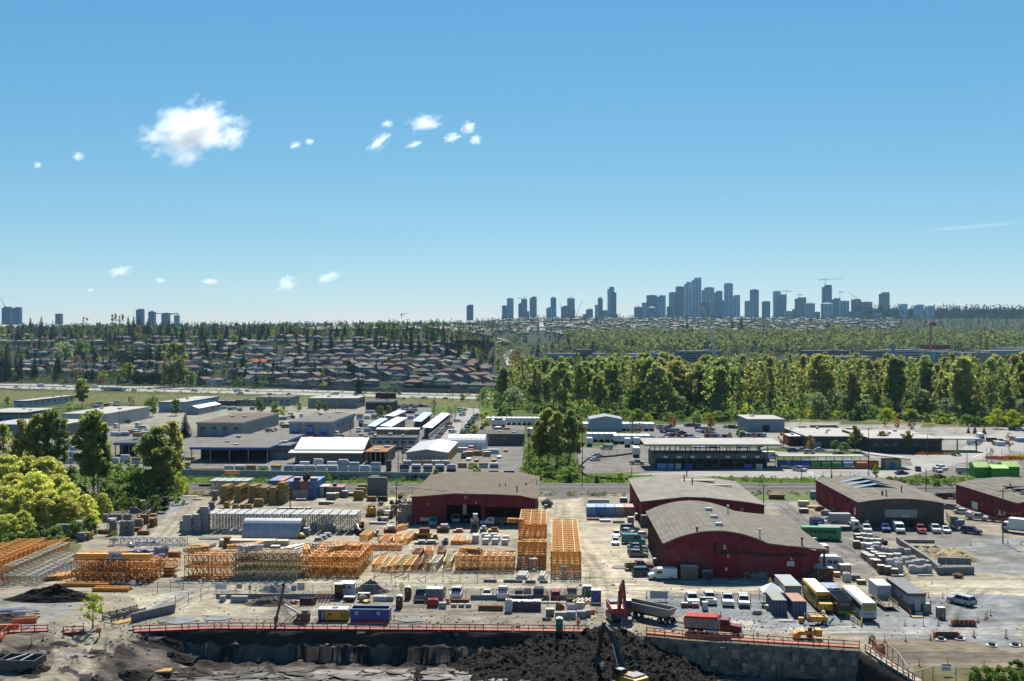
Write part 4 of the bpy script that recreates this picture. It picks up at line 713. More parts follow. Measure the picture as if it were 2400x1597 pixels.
shed('small dark brick office with a flat roof beside the car lot',857,966,918,26,7,(.06,.055,.06),mat('dark roof',(.1,.095,.09),.9),offw,0,0,0,0,name='office_building',cat='office')
shed('dark red storehouse block behind the dark brick office',880,947,924,10,8,(.13,.03,.035),mat('dark roof',(.1,.095,.09),.9),None,0,0,0,0)
shed('grey metal shed with pale roof beside the parking lot',1752,1012,1838,30,6.4,(.30,.34,.36),palroof,None,1,0,0,0,doorm=dark)
sh,Wd=shed('long dark depot with a pale roof at the crossing',2040,1062,2205,42,6,(.06,.055,.055),palroof,mat('dark fascia',(.08,.075,.07),.8),0,7,0,0,name='depot',cat='depot',roofunits=5)
mb=BX((Wd+9,12,5.2),(20,12,.5),palroof);
for k in(2,9,17):mb.box((Wd+k,7,0),(.4,.4,5.2),dark)
part(sh,'canopy',mb)
shed('low dark depot wing with pale roof behind the rust topped tree',1890,1050,2035,44,5,(.09,.09,.085),palroof,None,3,0,0,0,name='depot',cat='depot')
shed('small flat roofed canopy shed behind the row of trees near the bins',1850,1045,1905,12,4.2,(.10,.06,.05),whiteroof,None,0,0,0,0)
pT=at('.',1535,1098);t=thing('transfer_station','long transfer station with concrete bays under a flat canopy on posts','transfer station',pT,R(-.4));W=(1800-1535)*pT.y/F_PX
cg=mat('bay concrete',(.155,.15,.14),.9,var=.2,sc_=.3);mb=BX((W/2,1,3.6),(W,1.5,2.0),cg);mb.box((W/2,13,0),(W,14,5.4),cg)
for k in range(8):mb.box((.3+(W-.6)*k/7,4,0),(.6,5,4.0),cg)
part(t,'bay_wall',mb);mb=PF([(-1,8.4),(16,9.6),(16,9.9),(-1,9.1)],-4,W+5,palroof,'x');part(t,'canopy_roof',mb)
for k in range(12):
 mb=MB();x=W*k/11;mb.box((x,.6,5.6),(.32,.32,3.0),dark);mb.box((x,14,5.4),(.3,.3,4.1),dark);part(t,'post',mb)
for k in range(5):
 mb=MB();x=W*(k*.2+.08);mb.beam((x,.3,1.5),(x+2.4,.3,8.2),.22,dark);part(t,'brace',mb)
for k,(x,c)in enumerate(((4,'light'),(9,'dark'),(14,'dark'),(20,'dark'),(27,'dark'),(33,'dark'),(38,'blue'))):
 mb=BX((x,.18,3.9),(1.6,.06,.8),white);part(t,'bay_sign',mb)
for k,(x,w_,c)in enumerate(((2.5,3.4,blueawn),(5.6,2.2,blueawn),(8.4,2,offw),(12,2.8,bluep),(16,3,dark),(22,3,dark),(34,3,bluep),(38,2.4,offw))):
 mb=BX((0,0,0),(w_,2,2.1),c);mb.box((0,0,2.1),(w_*.9,1.8,.1),dark);solo('waste_bin',mb,f'waste bin in the shade of the transfer station, {ORD[k]} from the left','bin',pT+U*x+V*(.1 if k%2 else.4)-V*1.6,GR,'bins under the transfer station')
mb=MB();rr_=[at('.',x,y)for x,y in((1500,1062),(1440,1070),(1380,1075),(1362,1090),(1362,1108),(1380,1119),(1440,1124),(1480,1124))]
for a_,b_ in zip(rr_,rr_[1:]):mb.beam(a_+Vector((0,0,.3)),b_+Vector((0,0,.3)),.4,mat('kerb wall',(.1,.085,.07),.9),.7)
solo('kerb_wall',mb,'curved low brown kerb wall round the driveway loop','kerb wall')
pB=at('.',1822,1099);t=thing('bin_shelter','long thin roof on posts over the row of coloured collection bins','shelter',pB,GR*.6);WB=(2040-1822)*pB.y/F_PX
mb=BX((WB/2,6,4.2),(WB+1,6,.25),palroof);part(t,'roof',mb);mb=BX((WB/2,-.4,0),(WB,.3,.8),mat('kerb brown',(.16,.12,.1),.9));part(t,'kerb',mb)
for k in range(12):
 mb=BX((WB*k/11,3.2,0),(.2,.2,4.2),dark);part(t,'post',mb)
for k,(x,c,nm)in enumerate(((.04,bluep,'blue'),(.17,bluep,'blue'),(.27,bluep,'dark blue'),(.375,green,'green'),(.49,green,'green'),(.6,green,'green'),(.72,blueawn,'light blue'),(.86,safety,'orange'),(.93,safety,'orange'),(1.0,safety,'orange'))):
 if nm=='green':c=mat('bright green paint',(.06,.32,.03),.5)
 mb=PF([(0,.3),(5.4,.3),(5.4,2.5),(1,2.9),(0,2.2)],-1.6,1.6,c,'x');mb.box((0,.02,.7),(2.6,.1,.5),white if k<3 or k==6 else c);solo('collection_bin',mb,f'{nm} collection bin under the thin roof, {ORD[k]} from the left of ten','bin',pB+U*(x*WB+1.5)+V*1.5,GR*.6,'collection bins')
p0=at('.',2072,1099);t=thing('ticket_office','small ticket office with a teal door under a broad sloping roof','office',p0,GR);mb=BX((3.5,3,0),(6,5,3.4),wm((.42,.38,.28)));part(t,'wall',mb);mb=PF([(-6,5.2),(9.5,3.4),(9.5,3.8),(-6,5.6)],-1,9,palroof,'y');part(t,'roof',mb);mb=BX((3.2,.4,0),(2,.2,2.4),mat('teal door',(.01,.22,.22),.6));part(t,'door',mb)
lime=mat('lime roof',(.30,.55,.08),.6);limed=mat('green bin side',(.08,.33,.03),.6)
for k,(x,y,w_)in enumerate(((1975,930,4.8),(2145,940,5.4),(2250,925,5.4))):
 mb=BX((0,0,0),(w_,5,3.4),limed);mb.prof([(-2.8,3.4),(2.8,3.4),(2.8,4.0),(0,5.0 if k!=1 else 4.2)],-w_/2-.2,w_/2+.2,lime,'x');solo('green_container',mb,f'bright green container with a lime lid, {ORD[k]} from the left behind the right edge barn','container',at('H',x,y+6,3),GR)
def block(label,x0,x1,yt,D,h,dep,wc,strips=4,name='office_building',zb=None):
 X0,X1=(x0-CX)*D/F_PX,(x1-CX)*D/F_PX;ztop=CAMH-(yt-CY)/F_PX*D;zb=zg((X0+X1)/2,D)if zb is None else zb
 t=thing(name,label,'office',((X0+X1)/2,D,zb));W=X1-X0;hh=max(4,ztop-zb)
 mb=BX((0,dep/2,-1),(W,dep,hh+1),wm(wc));part(t,'wall',mb);mb=BX((0,dep/2,hh),(W+1,dep+1,.5),palroof);mb.box((W*.2,dep/2,hh+.5),(W*.15,dep*.4,2.5),steel);part(t,'roof',mb)
 n=max(1,int(hh/4))
 for k in range(n):
  mb=BX((0,-.1,1.4+k*4),(W*.94,.3,1.6),glass);part(t,'window_strip',mb)
for a_ in(('white office block with glass strips at the left of the office park',1285,1420,829,1550,12,30,(.42,.44,.44)),('office with a green glass entrance tower in the office park',1352,1388,820,1500,16,20,(.10,.22,.2)),('long low grey office roof in the middle of the office park',1470,1560,830,1400,12,30,(.36,.35,.34)),('white office with green windows in front of the office park',1466,1512,836,1250,20,20,(.40,.44,.42)),('grey office block behind the lattice boom',1590,1690,823,1750,14,40,(.2,.22,.25)),('dark blue office block in the trees left of the white hall',1885,1990,822,1800,12,30,(.10,.13,.18)),('white studio hall with a blue pylon beside it',2075,2190,820,1700,15,50,(.55,.57,.58)),('grey studio building left of the white studio hall',2035,2075,823,1650,14,40,(.22,.25,.28)),('pale studio building right of the white studio hall',2190,2255,824,1650,12,40,(.48,.48,.48)),('long low building with a bright roof before the studio hall',1960,2045,836,1350,10,40,(.35,.34,.32)),('big pale studio block at the far right',2320,2460,822,1600,18,60,(.45,.46,.48)),('white upper studio block at the far right',2350,2440,815,1700,22,40,(.55,.55,.55)),('low depot roof in the trees below the hillside houses',2255,2320,827,1600,10,30,(.4,.4,.4))):block(*a_)
mb=MB();p=Vector(((2093-CX)*1690/F_PX,1690,0));mb.box((0,0,0),(5,3,CAMH-(807-CY)/F_PX*1690),blueawn);solo('blue_pylon',mb,'tall light blue pylon sign beside the white studio hall','pylon',p)
# ================================================================ HILLSIDE HOUSES
wallo=mat('house wall',(1,1,1),.85,objcol=True,var=.1);roofo=mat('house roof',(1,1,1),.9,objcol=True,var=.15,sc_=.6);hglass=mat('house window',(.05,.06,.08),.15)
def house_meshes(kind):
 W,D,h=12.5,10,5.6;wb,rb=MB(),MB()
 wb.box((0,0,-3),(W,D,h+3),wallo)
 if kind==0:rb.add([(-W/2-.6,-D/2-.6,h),(W/2+.6,-D/2-.6,h),(W/2+.6,D/2+.6,h),(-W/2-.6,D/2+.6,h),(-1.8,0,h+2.4),(1.8,0,h+2.4)],[(0,1,5,4),(1,2,5),(2,3,4,5),(3,0,4),(0,3,2,1)],roofo)
 elif kind==1:rb.prof([(-D/2-.6,h-.1),(0,h+2.6),(D/2+.6,h-.1)],-W/2-.5,W/2+.5,roofo,'x');wb.prof([(-D/2,h),(0,h+2.2),(D/2,h)],-W/2+.02,W/2-.02,wallo,'x')
 elif kind==2:
  rb.prof([(-W/2-.5,h-.1),(0,h+3),(W/2+.5,h-.1)],-D/2-.4,D/2+.4,roofo,'y');wb.prof([(-W/2,h),(0,h+2.6),(W/2,h)],-D/2-.0,-D/2+.3,wallo,'y')
  wb.box((-2.5,-D/2-1,-3),(4.5,2.4,h+1.6),wallo);rb.prof([(-5.2,4.1),(-2.5,5.6),(.2,4.1)],-D/2-2.6,-D/2,roofo,'y')
 else:
  rb.add([(-W/2-.6,-D/2-.6,h),(W/2+.6,-D/2-.6,h),(W/2+.6,D/2+.6,h),(-W/2-.6,D/2+.6,h),(-W*.2,0,h+2),(W*.2,0,h+2)],[(0,1,5,4),(1,2,5),(2,3,4,5),(3,0,4),(0,3,2,1)],roofo)
  wb.box((3,-D/2-.9,-3),(5,2,h+2.4),wallo);rb.prof([(.2,h-.6),(3,h+1.1),(5.8,h-.6)],-D/2-2.1,0,roofo,'y')
 win=MB();win.box((0,0,0),(2.2,.12,1.5),hglass);deck=MB();deck.box((0,-D/2-1,2.7),(W*.8,2,.18),white);deck.box((0,-D/2-1.95,2.9),(W*.8,.08,.9),white)
 return wb.mesh('house_wall'),rb.mesh('house_roof'),win.mesh('house_window'),deck.mesh('house_deck')
HM=[house_meshes(k)for k in range(4)]
WC=[('white',(.62,.62,.62)),('cream',(.5,.46,.38)),('grey',(.24,.245,.25)),('beige',(.33,.28,.22)),('blue grey',(.2,.24,.29)),('dark brown',(.09,.065,.05)),('pale pink',(.42,.33,.29))]
RC=[('grey',(.15,.145,.14)),('brown',(.15,.125,.11)),('tan',(.25,.22,.195)),('dark',(.07,.07,.075)),('red brown',(.2,.12,.095)),('terracotta',(.40,.13,.05))]
def house(p,rz,k,wc,rc,label,s=1.,parts=True):
 t=thing('house',label,'house',p,rz,'houses on the hillside');w_,r_,wn,dk=HM[k];t.scale=(s,s,s)
 part(t,'wall',w_,color=wc[1]);part(t,'roof',r_,color=rc[1])
 if parts:
  for x,z in((-4.2,3.4),(4.2,3.4),(-.2,3.5),(-4.3,.7)):
   if k==2 and x==-4.2:x=-2.5
   yy=-5.05 if not((k==2 and x in(-2.5,-4.3))or(k==3 and x>1))else(-7.25 if k==2 else-6.95)
   part(t,'window',wn,(x,yy,z))
  if k in(0,1):part(t,'deck',dk)
hl_={}
ROWS=[(112,300,1165),(160,0,1165),(205,30,1165),(250,0,1165),(300,300,1150),(352,0,1150),(405,60,1150),(465,200,1120),(545,-20,1090),(660,-20,900),(800,0,700)]
nh=0
for ri,(q,xa,xb)in enumerate(ROWS):
 x=xa+ru(0,10);j=0
 while x<xb:
  u=(x-CX)/F_PX;D=(849+.42*-3.5+q+ru(-13,13))/(1+.42*u);X=u*D;skip=rnd.random()
  if x<560 and skip<.42 or x>=560 and skip<.06 or(ri>6 and skip<.3):x+=ru(16,30);continue
  lev=ri;k=rch([0,0,0,3,3,1,2])if ri!=1 else rch([2,2,3,0]);wc=rch(WC[:5]if ri>0 else WC);rc=rch([RC[0],RC[0],RC[1],RC[1],RC[2],RC[3],RC[4]])
  if nh<296:
   lb=f'{wc[0]} house, {rc[0]} {["hip", "gable", "front gable", "low hip"][k]} roof, {ORD[ri]} row above the freeway, {ORD[j]} from left'
   house(Vector((X,D,zg(X,D)+.3)),R(-22)+ru(-.18,.18)+(math.pi/2 if rnd.random()<.1 else 0),k,wc,rc,lb,ru(.88,1.1),ri<7);nh+=1;j+=1
  x+=13.2*F_PX/D*ru(1.,1.18)
p=hill('J',50,720);house(p,R(-15),1,WC[0],RC[5],'white apartment house with a bright terracotta roof in the hillside rows',1.35)
p=hill('I',2140,545);house(p,R(-15),1,('tan',(.42,.33,.2)),('tan',(.40,.32,.2)),'tan gable roofed hall below the bright green tree on the hillside',1.2,False)
HV,Fq,CC=[],[],[]
for k in range(1000):
 x=ru(700,2100);D=ru(3000,5300)if x>1150 else ru(2300,3800);X=(x-CX)*D/F_PX;z=zg(X,D)-1;s=ru(6,9);h=ru(5,8);o=len(HV);wc=tuple(.22*q for q in rch(WC)[1]);rc=tuple(.4*q for q in rch(RC[:5])[1]);ww=s*ru(.9,1.7)
 q=[(-ww,-s,0),(ww,-s,0),(ww,s,0),(-ww,s,0),(-ww,-s,h),(ww,-s,h),(ww,s,h),(-ww,s,h),(-ww*.6,0,h+3),(ww*.6,0,h+3)]
 HV+=[(X+a_,D+b_,z+c_)for a_,b_,c_ in q];Fq+=[(o,o+1,o+5,o+4),(o+1,o+2,o+6,o+5),(o+3,o,o+4,o+7),(o+4,o+5,o+9,o+8),(o+6,o+7,o+8,o+9),(o+5,o+6,o+9,o+9),(o+7,o+4,o+8,o+8)]
 CC+=[wc]*8+[rc]*2
m=bpy.data.materials.new('distant house');m.use_nodes=True;a=m.node_tree.nodes.new('ShaderNodeAttribute');a.attribute_name='Col';m.node_tree.links.new(a.outputs['Color'],m.node_tree.nodes['Principled BSDF'].inputs['Base Color']);m.node_tree.nodes['Principled BSDF'].inputs['Roughness'].default_value=.8
me=bpy.data.meshes.new('distant_houses');me.from_pydata(HV,[],[f if f[2]!=f[3]else f[:3]for f in Fq]);at_=me.attributes.new('Col','FLOAT_COLOR','POINT');at_.data.foreach_set('color',np.column_stack([np.array(CC,np.float32),np.ones(len(CC),np.float32)]).ravel().astype(np.float32));me.materials.append(m)
tag(link('distant_houses',me),kind='stuff')
mb=MB();sw=mat('sound wall',(.17,.165,.16),.9)
pts=[at('.',x,y)for x,y in((-60,884),(120,886),(280,893),(380,899),(470,905),(600,908),(900,919),(1140,923))]
for a_,b_ in zip(pts,pts[1:]):mb.beam(a_+Vector((0,0,2)),b_+Vector((0,0,2)),.5,sw,4)
solo('sound_wall',mb,'long grey sound wall along the far side of the freeway','sound wall')
def strip(name,pts,w_,m):
 P=[hill(*p)for p in pts];mb=MB()
 for a_,b_ in zip(P,P[1:]):
  n=12
  for i in range(n):
   c,d=a_.lerp(b_,i/n),a_.lerp(b_,(i+1)/n);c.z,d.z=zg(c.x,c.y)+.9,zg(d.x,d.y)+.9;mb.quad((c.x-w_,c.y,c.z),(c.x+w_,c.y,c.z),(d.x+w_,d.y,d.z),(d.x-w_,d.y,d.z),m)
 struct(name,mb)
strip('street',[('K',280,565),('K',262,455)],9,roadl);strip('street',[('J',2330,700),('J',2290,610),('J',2345,560)],5,roadl);strip('grass_bank',[('J',1700,470),('J',2250,470)],30,mat('bank grass',(.12,.15,.03),.95));strip('path',[('J',2180,430),('J',2350,480)],5,roadl)
# ================================================================ SKYLINE
TD=5400.
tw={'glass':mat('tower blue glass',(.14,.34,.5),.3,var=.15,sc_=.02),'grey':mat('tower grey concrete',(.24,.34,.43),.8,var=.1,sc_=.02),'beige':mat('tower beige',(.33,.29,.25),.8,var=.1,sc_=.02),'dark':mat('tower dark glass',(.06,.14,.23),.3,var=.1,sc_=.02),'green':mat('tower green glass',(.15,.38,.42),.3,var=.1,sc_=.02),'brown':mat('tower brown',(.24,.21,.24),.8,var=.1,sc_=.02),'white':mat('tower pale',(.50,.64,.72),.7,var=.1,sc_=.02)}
TWN=dict(glass='blue glass',grey='grey',beige='beige',dark='dark glass',green='green glass',brown='brown',white='pale')
def tower(tl,x0,x1,yt,yb,m,cap,label,D=TD):
 X0,X1=(px(tl,x0,0)[0]-CX)*D/F_PX,(px(tl,x1,0)[0]-CX)*D/F_PX;zt=CAMH-(px(tl,0,yt)[1]-CY)/F_PX*D;zb=CAMH-(px(tl,0,yb)[1]-CY)/F_PX*D-12;W,h=X1-X0,zt-zb;dp=min(W,32);M_=tw[m];fl=tw['white' if m in('glass','green','dark')else 'grey']
 t=thing('tower_block',label,'tower',((X0+X1)/2,D,zb));mb=MB();hb=h*(.94 if cap else.985);a_=W/2;c_=W*.12
 mb.prof([(-a_+c_,0),(a_-c_,0),(a_,c_),(a_,dp-c_),(a_-c_,dp),(-a_+c_,dp),(-a_,dp-c_),(-a_,c_)],0,hb,M_,'z');sh=part(t,'shaft',mb)
 mb=MB();n=int(hb/(3.1*2))
 for k in range(1,n):mb.box((0,dp/2,k*6.2),(W-c_,dp+.9,.75),fl);
 tag(part(sh,'floor_slabs',mb),kind='stuff');mb=MB()
 for s in(-.36,-.02,.34):mb.box((s*W,-.6,4),(W*.09,1.2,hb-6),fl if m!='dark' else M_)
 part(sh,'balcony_stack',mb);mb=MB()
 if cap=='p':mb.add([(-a_,0,hb),(a_,0,hb),(a_,dp,hb),(-a_,dp,hb),(0,dp/2,h+4)],[(0,1,4),(1,2,4),(2,3,4),(3,0,4)],M_)
 elif cap=='s':mb.box((a_*.25,dp/2,hb),(W*.7,dp*.7,h-hb),M_)
 else:mb.box((0,dp/2,hb),(W*.55,dp*.6,h-hb),M_)
 part(t,'roof_house',mb)
KT=[(-160,-108,690-0,0)]
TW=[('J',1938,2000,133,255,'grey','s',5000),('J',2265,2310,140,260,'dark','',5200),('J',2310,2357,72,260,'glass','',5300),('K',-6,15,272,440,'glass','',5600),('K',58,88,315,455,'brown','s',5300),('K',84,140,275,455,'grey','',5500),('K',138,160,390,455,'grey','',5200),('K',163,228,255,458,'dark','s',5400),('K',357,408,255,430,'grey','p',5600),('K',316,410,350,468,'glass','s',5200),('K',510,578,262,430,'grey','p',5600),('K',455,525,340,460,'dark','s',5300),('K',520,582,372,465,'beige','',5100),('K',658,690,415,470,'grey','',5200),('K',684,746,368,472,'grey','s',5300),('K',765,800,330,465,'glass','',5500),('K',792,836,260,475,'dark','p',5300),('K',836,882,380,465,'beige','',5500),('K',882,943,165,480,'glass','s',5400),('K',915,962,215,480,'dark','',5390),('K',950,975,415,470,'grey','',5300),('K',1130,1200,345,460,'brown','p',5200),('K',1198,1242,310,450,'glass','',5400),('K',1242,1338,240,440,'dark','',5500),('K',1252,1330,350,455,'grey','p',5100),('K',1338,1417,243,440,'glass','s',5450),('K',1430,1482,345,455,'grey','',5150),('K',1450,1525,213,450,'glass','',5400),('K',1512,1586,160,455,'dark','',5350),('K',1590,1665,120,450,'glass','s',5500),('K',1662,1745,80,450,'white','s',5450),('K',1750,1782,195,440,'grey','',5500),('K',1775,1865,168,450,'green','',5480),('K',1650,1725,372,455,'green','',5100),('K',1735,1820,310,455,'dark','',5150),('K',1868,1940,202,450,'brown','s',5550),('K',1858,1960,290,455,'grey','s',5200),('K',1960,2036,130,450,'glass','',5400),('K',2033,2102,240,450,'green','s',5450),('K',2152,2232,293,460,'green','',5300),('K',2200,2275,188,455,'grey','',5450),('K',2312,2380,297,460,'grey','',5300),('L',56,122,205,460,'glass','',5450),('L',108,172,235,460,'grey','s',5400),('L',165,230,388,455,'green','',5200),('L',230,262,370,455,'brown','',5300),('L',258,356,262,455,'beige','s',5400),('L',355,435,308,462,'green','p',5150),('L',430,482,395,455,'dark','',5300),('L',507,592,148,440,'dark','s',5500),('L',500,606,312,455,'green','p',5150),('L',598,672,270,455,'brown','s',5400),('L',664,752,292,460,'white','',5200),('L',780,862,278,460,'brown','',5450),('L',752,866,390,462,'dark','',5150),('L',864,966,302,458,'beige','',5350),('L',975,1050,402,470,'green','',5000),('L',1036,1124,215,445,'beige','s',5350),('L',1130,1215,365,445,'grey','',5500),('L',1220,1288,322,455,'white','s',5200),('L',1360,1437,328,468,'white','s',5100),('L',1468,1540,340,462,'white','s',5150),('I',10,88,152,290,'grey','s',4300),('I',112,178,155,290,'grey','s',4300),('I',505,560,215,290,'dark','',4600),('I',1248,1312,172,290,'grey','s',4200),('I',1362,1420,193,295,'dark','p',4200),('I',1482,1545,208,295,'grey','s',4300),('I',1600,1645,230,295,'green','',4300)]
TW.sort(key=lambda q:px(q[0],(q[1]+q[2])/2,0)[0]);cl={}
for tl,x0,x1,yt,yb,m,cap,D in TW:
 gx=px(tl,(x0+x1)/2,0)[0];cn='left ridge group' if gx<500 else 'left skyline group' if gx<1470 else 'main skyline cluster' if gx<1760 else 'right skyline group'
 cl[cn]=cl.get(cn,0)+1;hp=(yb-yt)*TS
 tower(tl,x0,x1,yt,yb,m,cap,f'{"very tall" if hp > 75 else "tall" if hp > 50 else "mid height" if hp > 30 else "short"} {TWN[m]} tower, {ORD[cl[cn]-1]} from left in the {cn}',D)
def jibcrane(tl,xm,yt,yb,xl,xr,D,label,c=None,lw=1.6):
 m=c or mat('far crane steel',(.45,.42,.40),.7);f=lambda x,y:Vector(((px(tl,x,y)[0]-CX)*D/F_PX,D,CAMH-(px(tl,x,y)[1]-CY)/F_PX*D))
 t=thing('tower_crane',label,'tower crane',(0,0,0));mb=MB();mb.beam(f(xm,yb),f(xm,yt-8),lw,m);part(t,'mast',mb)
 mb=MB();mb.beam(f(xm,yt),f(*xr),lw,m);part(t,'jib',mb);mb=MB();mb.beam(f(xm,yt),f(*xl),lw*1.2,m);mb.box(tuple(f(*xl)-Vector((0,0,4))),(5,3,4),dark);part(t,'counter_jib',mb);mb=MB();mb.beam(f(xm,yt-8),f((xm+xr[0])/2,(yt+xr[1])/2),lw*.4,m);mb.beam(f(xm,yt-8),f(*xl),lw*.4,m);part(t,'tie_bar',mb)
jibcrane('L',528,98,160,(475,100),(697,90),5480,'tower crane on top of the very tall dark tower under construction');jibcrane('L',170,205,330,(208,205),(60,204),5390,'tower crane standing beside the stepped glass tower');jibcrane('L',285,238,300,(310,236),(262,238),5390,'small tower crane on the beige tower left of the green pyramid tower');jibcrane('L',662,215,290,(685,212),(655,205),5390,'short tower crane above the brown stepped tower');jibcrane('L',822,278,300,(830,280),(745,218),5440,'luffing crane leaning over the brown tower at right');jibcrane('K',120,268,300,(60,270),(140,262),5490,'small crane on the grey tower left of the steep street');jibcrane('K',590,440,470,(600,440),(645,298),5300,'luffing crane beside the beige tower in the sparse group');jibcrane('K',452,380,460,(455,380),(438,300),5300,'thin luffing crane between two towers in the sparse group')
jibcrane('I',1565,222,290,(1635,215),(1425,212),3600,'brown tower crane on the left ridge beside small towers',mat('red brown crane',(.22,.06,.04),.7),2.4);jibcrane('I',42,150,165,(50,150),(8,70),4280,'luffing crane on the first ridge tower at far left');jibcrane('J',1342,222,260,(1338,224),(1390,215),3800,'faint tower crane on the middle ridge')
jibcrane('L',1497,500,760,(1530,500),(1455,520),1700,'red tower crane rising from the valley construction site',mat('red crane',(.42,.06,.03),.6),2.2)
mb=MB();D=1720;f=lambda x,y:Vector(((px('L',x,y)[0]-CX)*D/F_PX,D,CAMH-(px('L',x,y)[1]-CY)/F_PX*D));p=f(1560,740);mb.box((p.x,D+8,p.z),(44,16,7),mat('red formwork',(.2,.045,.04),.8));mb.box((p.x,D,p.z-14),(44,16,14),conc);solo('construction_deck',mb,'red formwork deck of a building site under the red tower crane','construction site')
D=900;f=lambda x,y:Vector(((px('K',x,y)[0]-CX)*D/F_PX,D,CAMH-(px('K',x,y)[1]-CY)/F_PX*D));t=thing('crawler_crane','pale lattice boom crane rising behind the wood below the main skyline','crane',(0,0,0));mb=MB();wl=mat('pale lattice',(.62,.6,.56),.6)
def lat(mb,a_,b_,w_,n,m,r_=.16):
 a_,b_=Vector(a_),Vector(b_);d=(b_-a_).normalized();s=d.cross(Vector((0,1,0))).normalized()*w_/2;q=s.cross(d).normalized()*w_/2
 for i,j in((-1,-1),(1,-1),(1,1),(-1,1)):mb.beam(a_+s*i+q*j,b_+s*i+q*j,r_,m)
 for k in range(n):
  c,e=a_.lerp(b_,k/n),a_.lerp(b_,(k+1)/n);g=1 if k%2 else-1
  mb.beam(c+s*g-q,e-s*g-q,r_*.7,m);mb.beam(c-s*g+q,e+s*g+q,r_*.7,m)
lat(mb,f(1858,720),f(1830,590),2.6,16,wl,.4);part(t,'mast',mb);mb=MB();lat(mb,f(1830,590),f(1755,350),2.2,26,wl,.35);part(t,'boom',mb);mb=MB();mb.beam(f(1845,650),f(1890,615),1,wl);mb.beam(f(1830,590),f(1860,590),.8,wl);mb.beam(f(1858,720),(f(1858,720).x,D,0),2.4,wl);part(t,'backstay',mb)
# ================================================================ CLOUDS
cm=bpy.data.materials.new('cloud vapour');cm.use_nodes=True;t=cm.node_tree;t.nodes.clear();tc=t.nodes.new('ShaderNodeTexCoord');oi=t.nodes.new('ShaderNodeObjectInfo')
def mth(op,a_,b_=None,c_=None):
 n=t.nodes.new('ShaderNodeMath');n.operation=op
 for i,q in enumerate((a_,b_,c_)):
  if q is None:continue
  if hasattr(q,'links'):t.links.new(q,n.inputs[i])
  else:n.inputs[i].default_value=q
 return n.outputs[0]
ln=t.nodes.new('ShaderNodeVectorMath');ln.operation='LENGTH';t.links.new(tc.outputs['Object'],ln.inputs[0]);mp=t.nodes.new('ShaderNodeMapping');t.links.new(tc.outputs['Object'],mp.inputs[0]);off=t.nodes.new('ShaderNodeVectorMath');off.operation='MULTIPLY_ADD';off.inputs[1].default_value=(31,17,23);t.links.new(oi.outputs['Random'],off.inputs[0]);t.links.new(mp.outputs[0],off.inputs[2])
nz=t.nodes.new('ShaderNodeTexNoise');nz.inputs['Scale'].default_value=2.1;nz.inputs['Detail'].default_value=7;nz.inputs['Roughness'].default_value=.62;t.links.new(off.outputs[0],nz.inputs['Vector'])
den=mth('MULTIPLY_ADD',nz.outputs['Fac'],3.6,mth('MULTIPLY_ADD',ln.outputs['Value'],-1.6,-.72));sx=t.nodes.new('ShaderNodeSeparateColor');t.links.new(oi.outputs['Color'],sx.inputs[0]);dn=mth('MULTIPLY',mth('MAXIMUM',den,0.0),sx.outputs[0])
pv=t.nodes.new('ShaderNodeVolumePrincipled');pv.inputs['Color'].default_value=(1,1,1,1);pv.inputs['Anisotropy'].default_value=.45;t.links.new(dn,pv.inputs['Density']);o=t.nodes.new('ShaderNodeOutputMaterial');t.links.new(pv.outputs[0],o.inputs['Volume'])
import bmesh
bm=bmesh.new();bmesh.ops.create_icosphere(bm,subdivisions=3,radius=1);cme=bpy.data.meshes.new('cloud');bm.to_mesh(cme);cme.materials.append(cm)
def cloud(gx,gy,a_,b_,tilt,label,D=6500,den=None):
 den=den or(.026 if a_>100 else.009)
 s=D/F_PX;o=tag(link('cloud',cme,None,((gx-CX)*s,D,CAMH+(CY-gy)*s)),label,'cloud');o.scale=(a_*s,(a_+b_)*.5*s,b_*s);o.rotation_euler=(0,-tilt,0);o.color=(den*60/(a_+b_)*1.6,1,1,1)
for q in((452,310,146,84,.35,'large puffy white cloud at the upper left'),(545,325,48,34,.5,'thin wisp trailing off the right edge of the large cloud'),(995,288,60,26,.2,'wispy white cloud at top centre, largest of the small group'),(908,290,18,13,.2,'tiny round cloud left of the centre wisps'),(890,332,48,20,.7,'slanting thin cloud streak left of the centre wisps'),(972,338,27,9,.3,'short faint cloud dash below the centre wisps'),(1060,322,32,15,.35,'pale cloud at the left of the ragged cluster right of centre'),(1098,300,26,20,.6,'top cloud of the ragged cluster right of centre'),(1115,328,22,15,.2,'lower right cloud of the ragged cluster right of centre'),(692,340,20,12,.4,'small faint cloud right of the large cloud, left of two'),(725,332,16,10,0,'small faint cloud right of the large cloud, right of two'),(183,367,19,15,.6,'small faint cloud left of the large cloud'),(88,387,12,12,0,'tiny faint cloud near the left edge')):cloud(*q)
for q in((282,636,44,17,.2,'low small cloud above the left ridge'),(672,665,36,24,.5,'low slanted cloud above the middle ridge, left of two'),(772,649,40,17,.35,'low slanted cloud above the middle ridge, right of two'),(492,660,30,11,0,'low faint cloud above the ridge between the others'),(375,657,17,10,0,'tiny low cloud right of the left ridge cloud'),(212,680,11,7,0,'tiniest low cloud just above the left ridge')):cloud(*q,10500,.005)
cloud(2290,530,210,2.5,.08,'long thin straight vapour trail at the right edge of the sky',12000,.002)
# ================================================================ HAZE
hz=bpy.data.materials.new('haze air');hz.use_nodes=True;t=hz.node_tree;t.nodes.clear();pv=t.nodes.new('ShaderNodeVolumePrincipled');pv.inputs['Density'].default_value=2e-5;pv.inputs['Color'].default_value=(.45,.76,1,1);pv.inputs['Anisotropy'].default_value=.2;o=t.nodes.new('ShaderNodeOutputMaterial');t.links.new(pv.outputs[0],o.inputs['Volume'])
mb=BX((0,3700,-6),(11400,8060,436),hz);tag(link('haze',mb.mesh('haze')),kind='stuff')
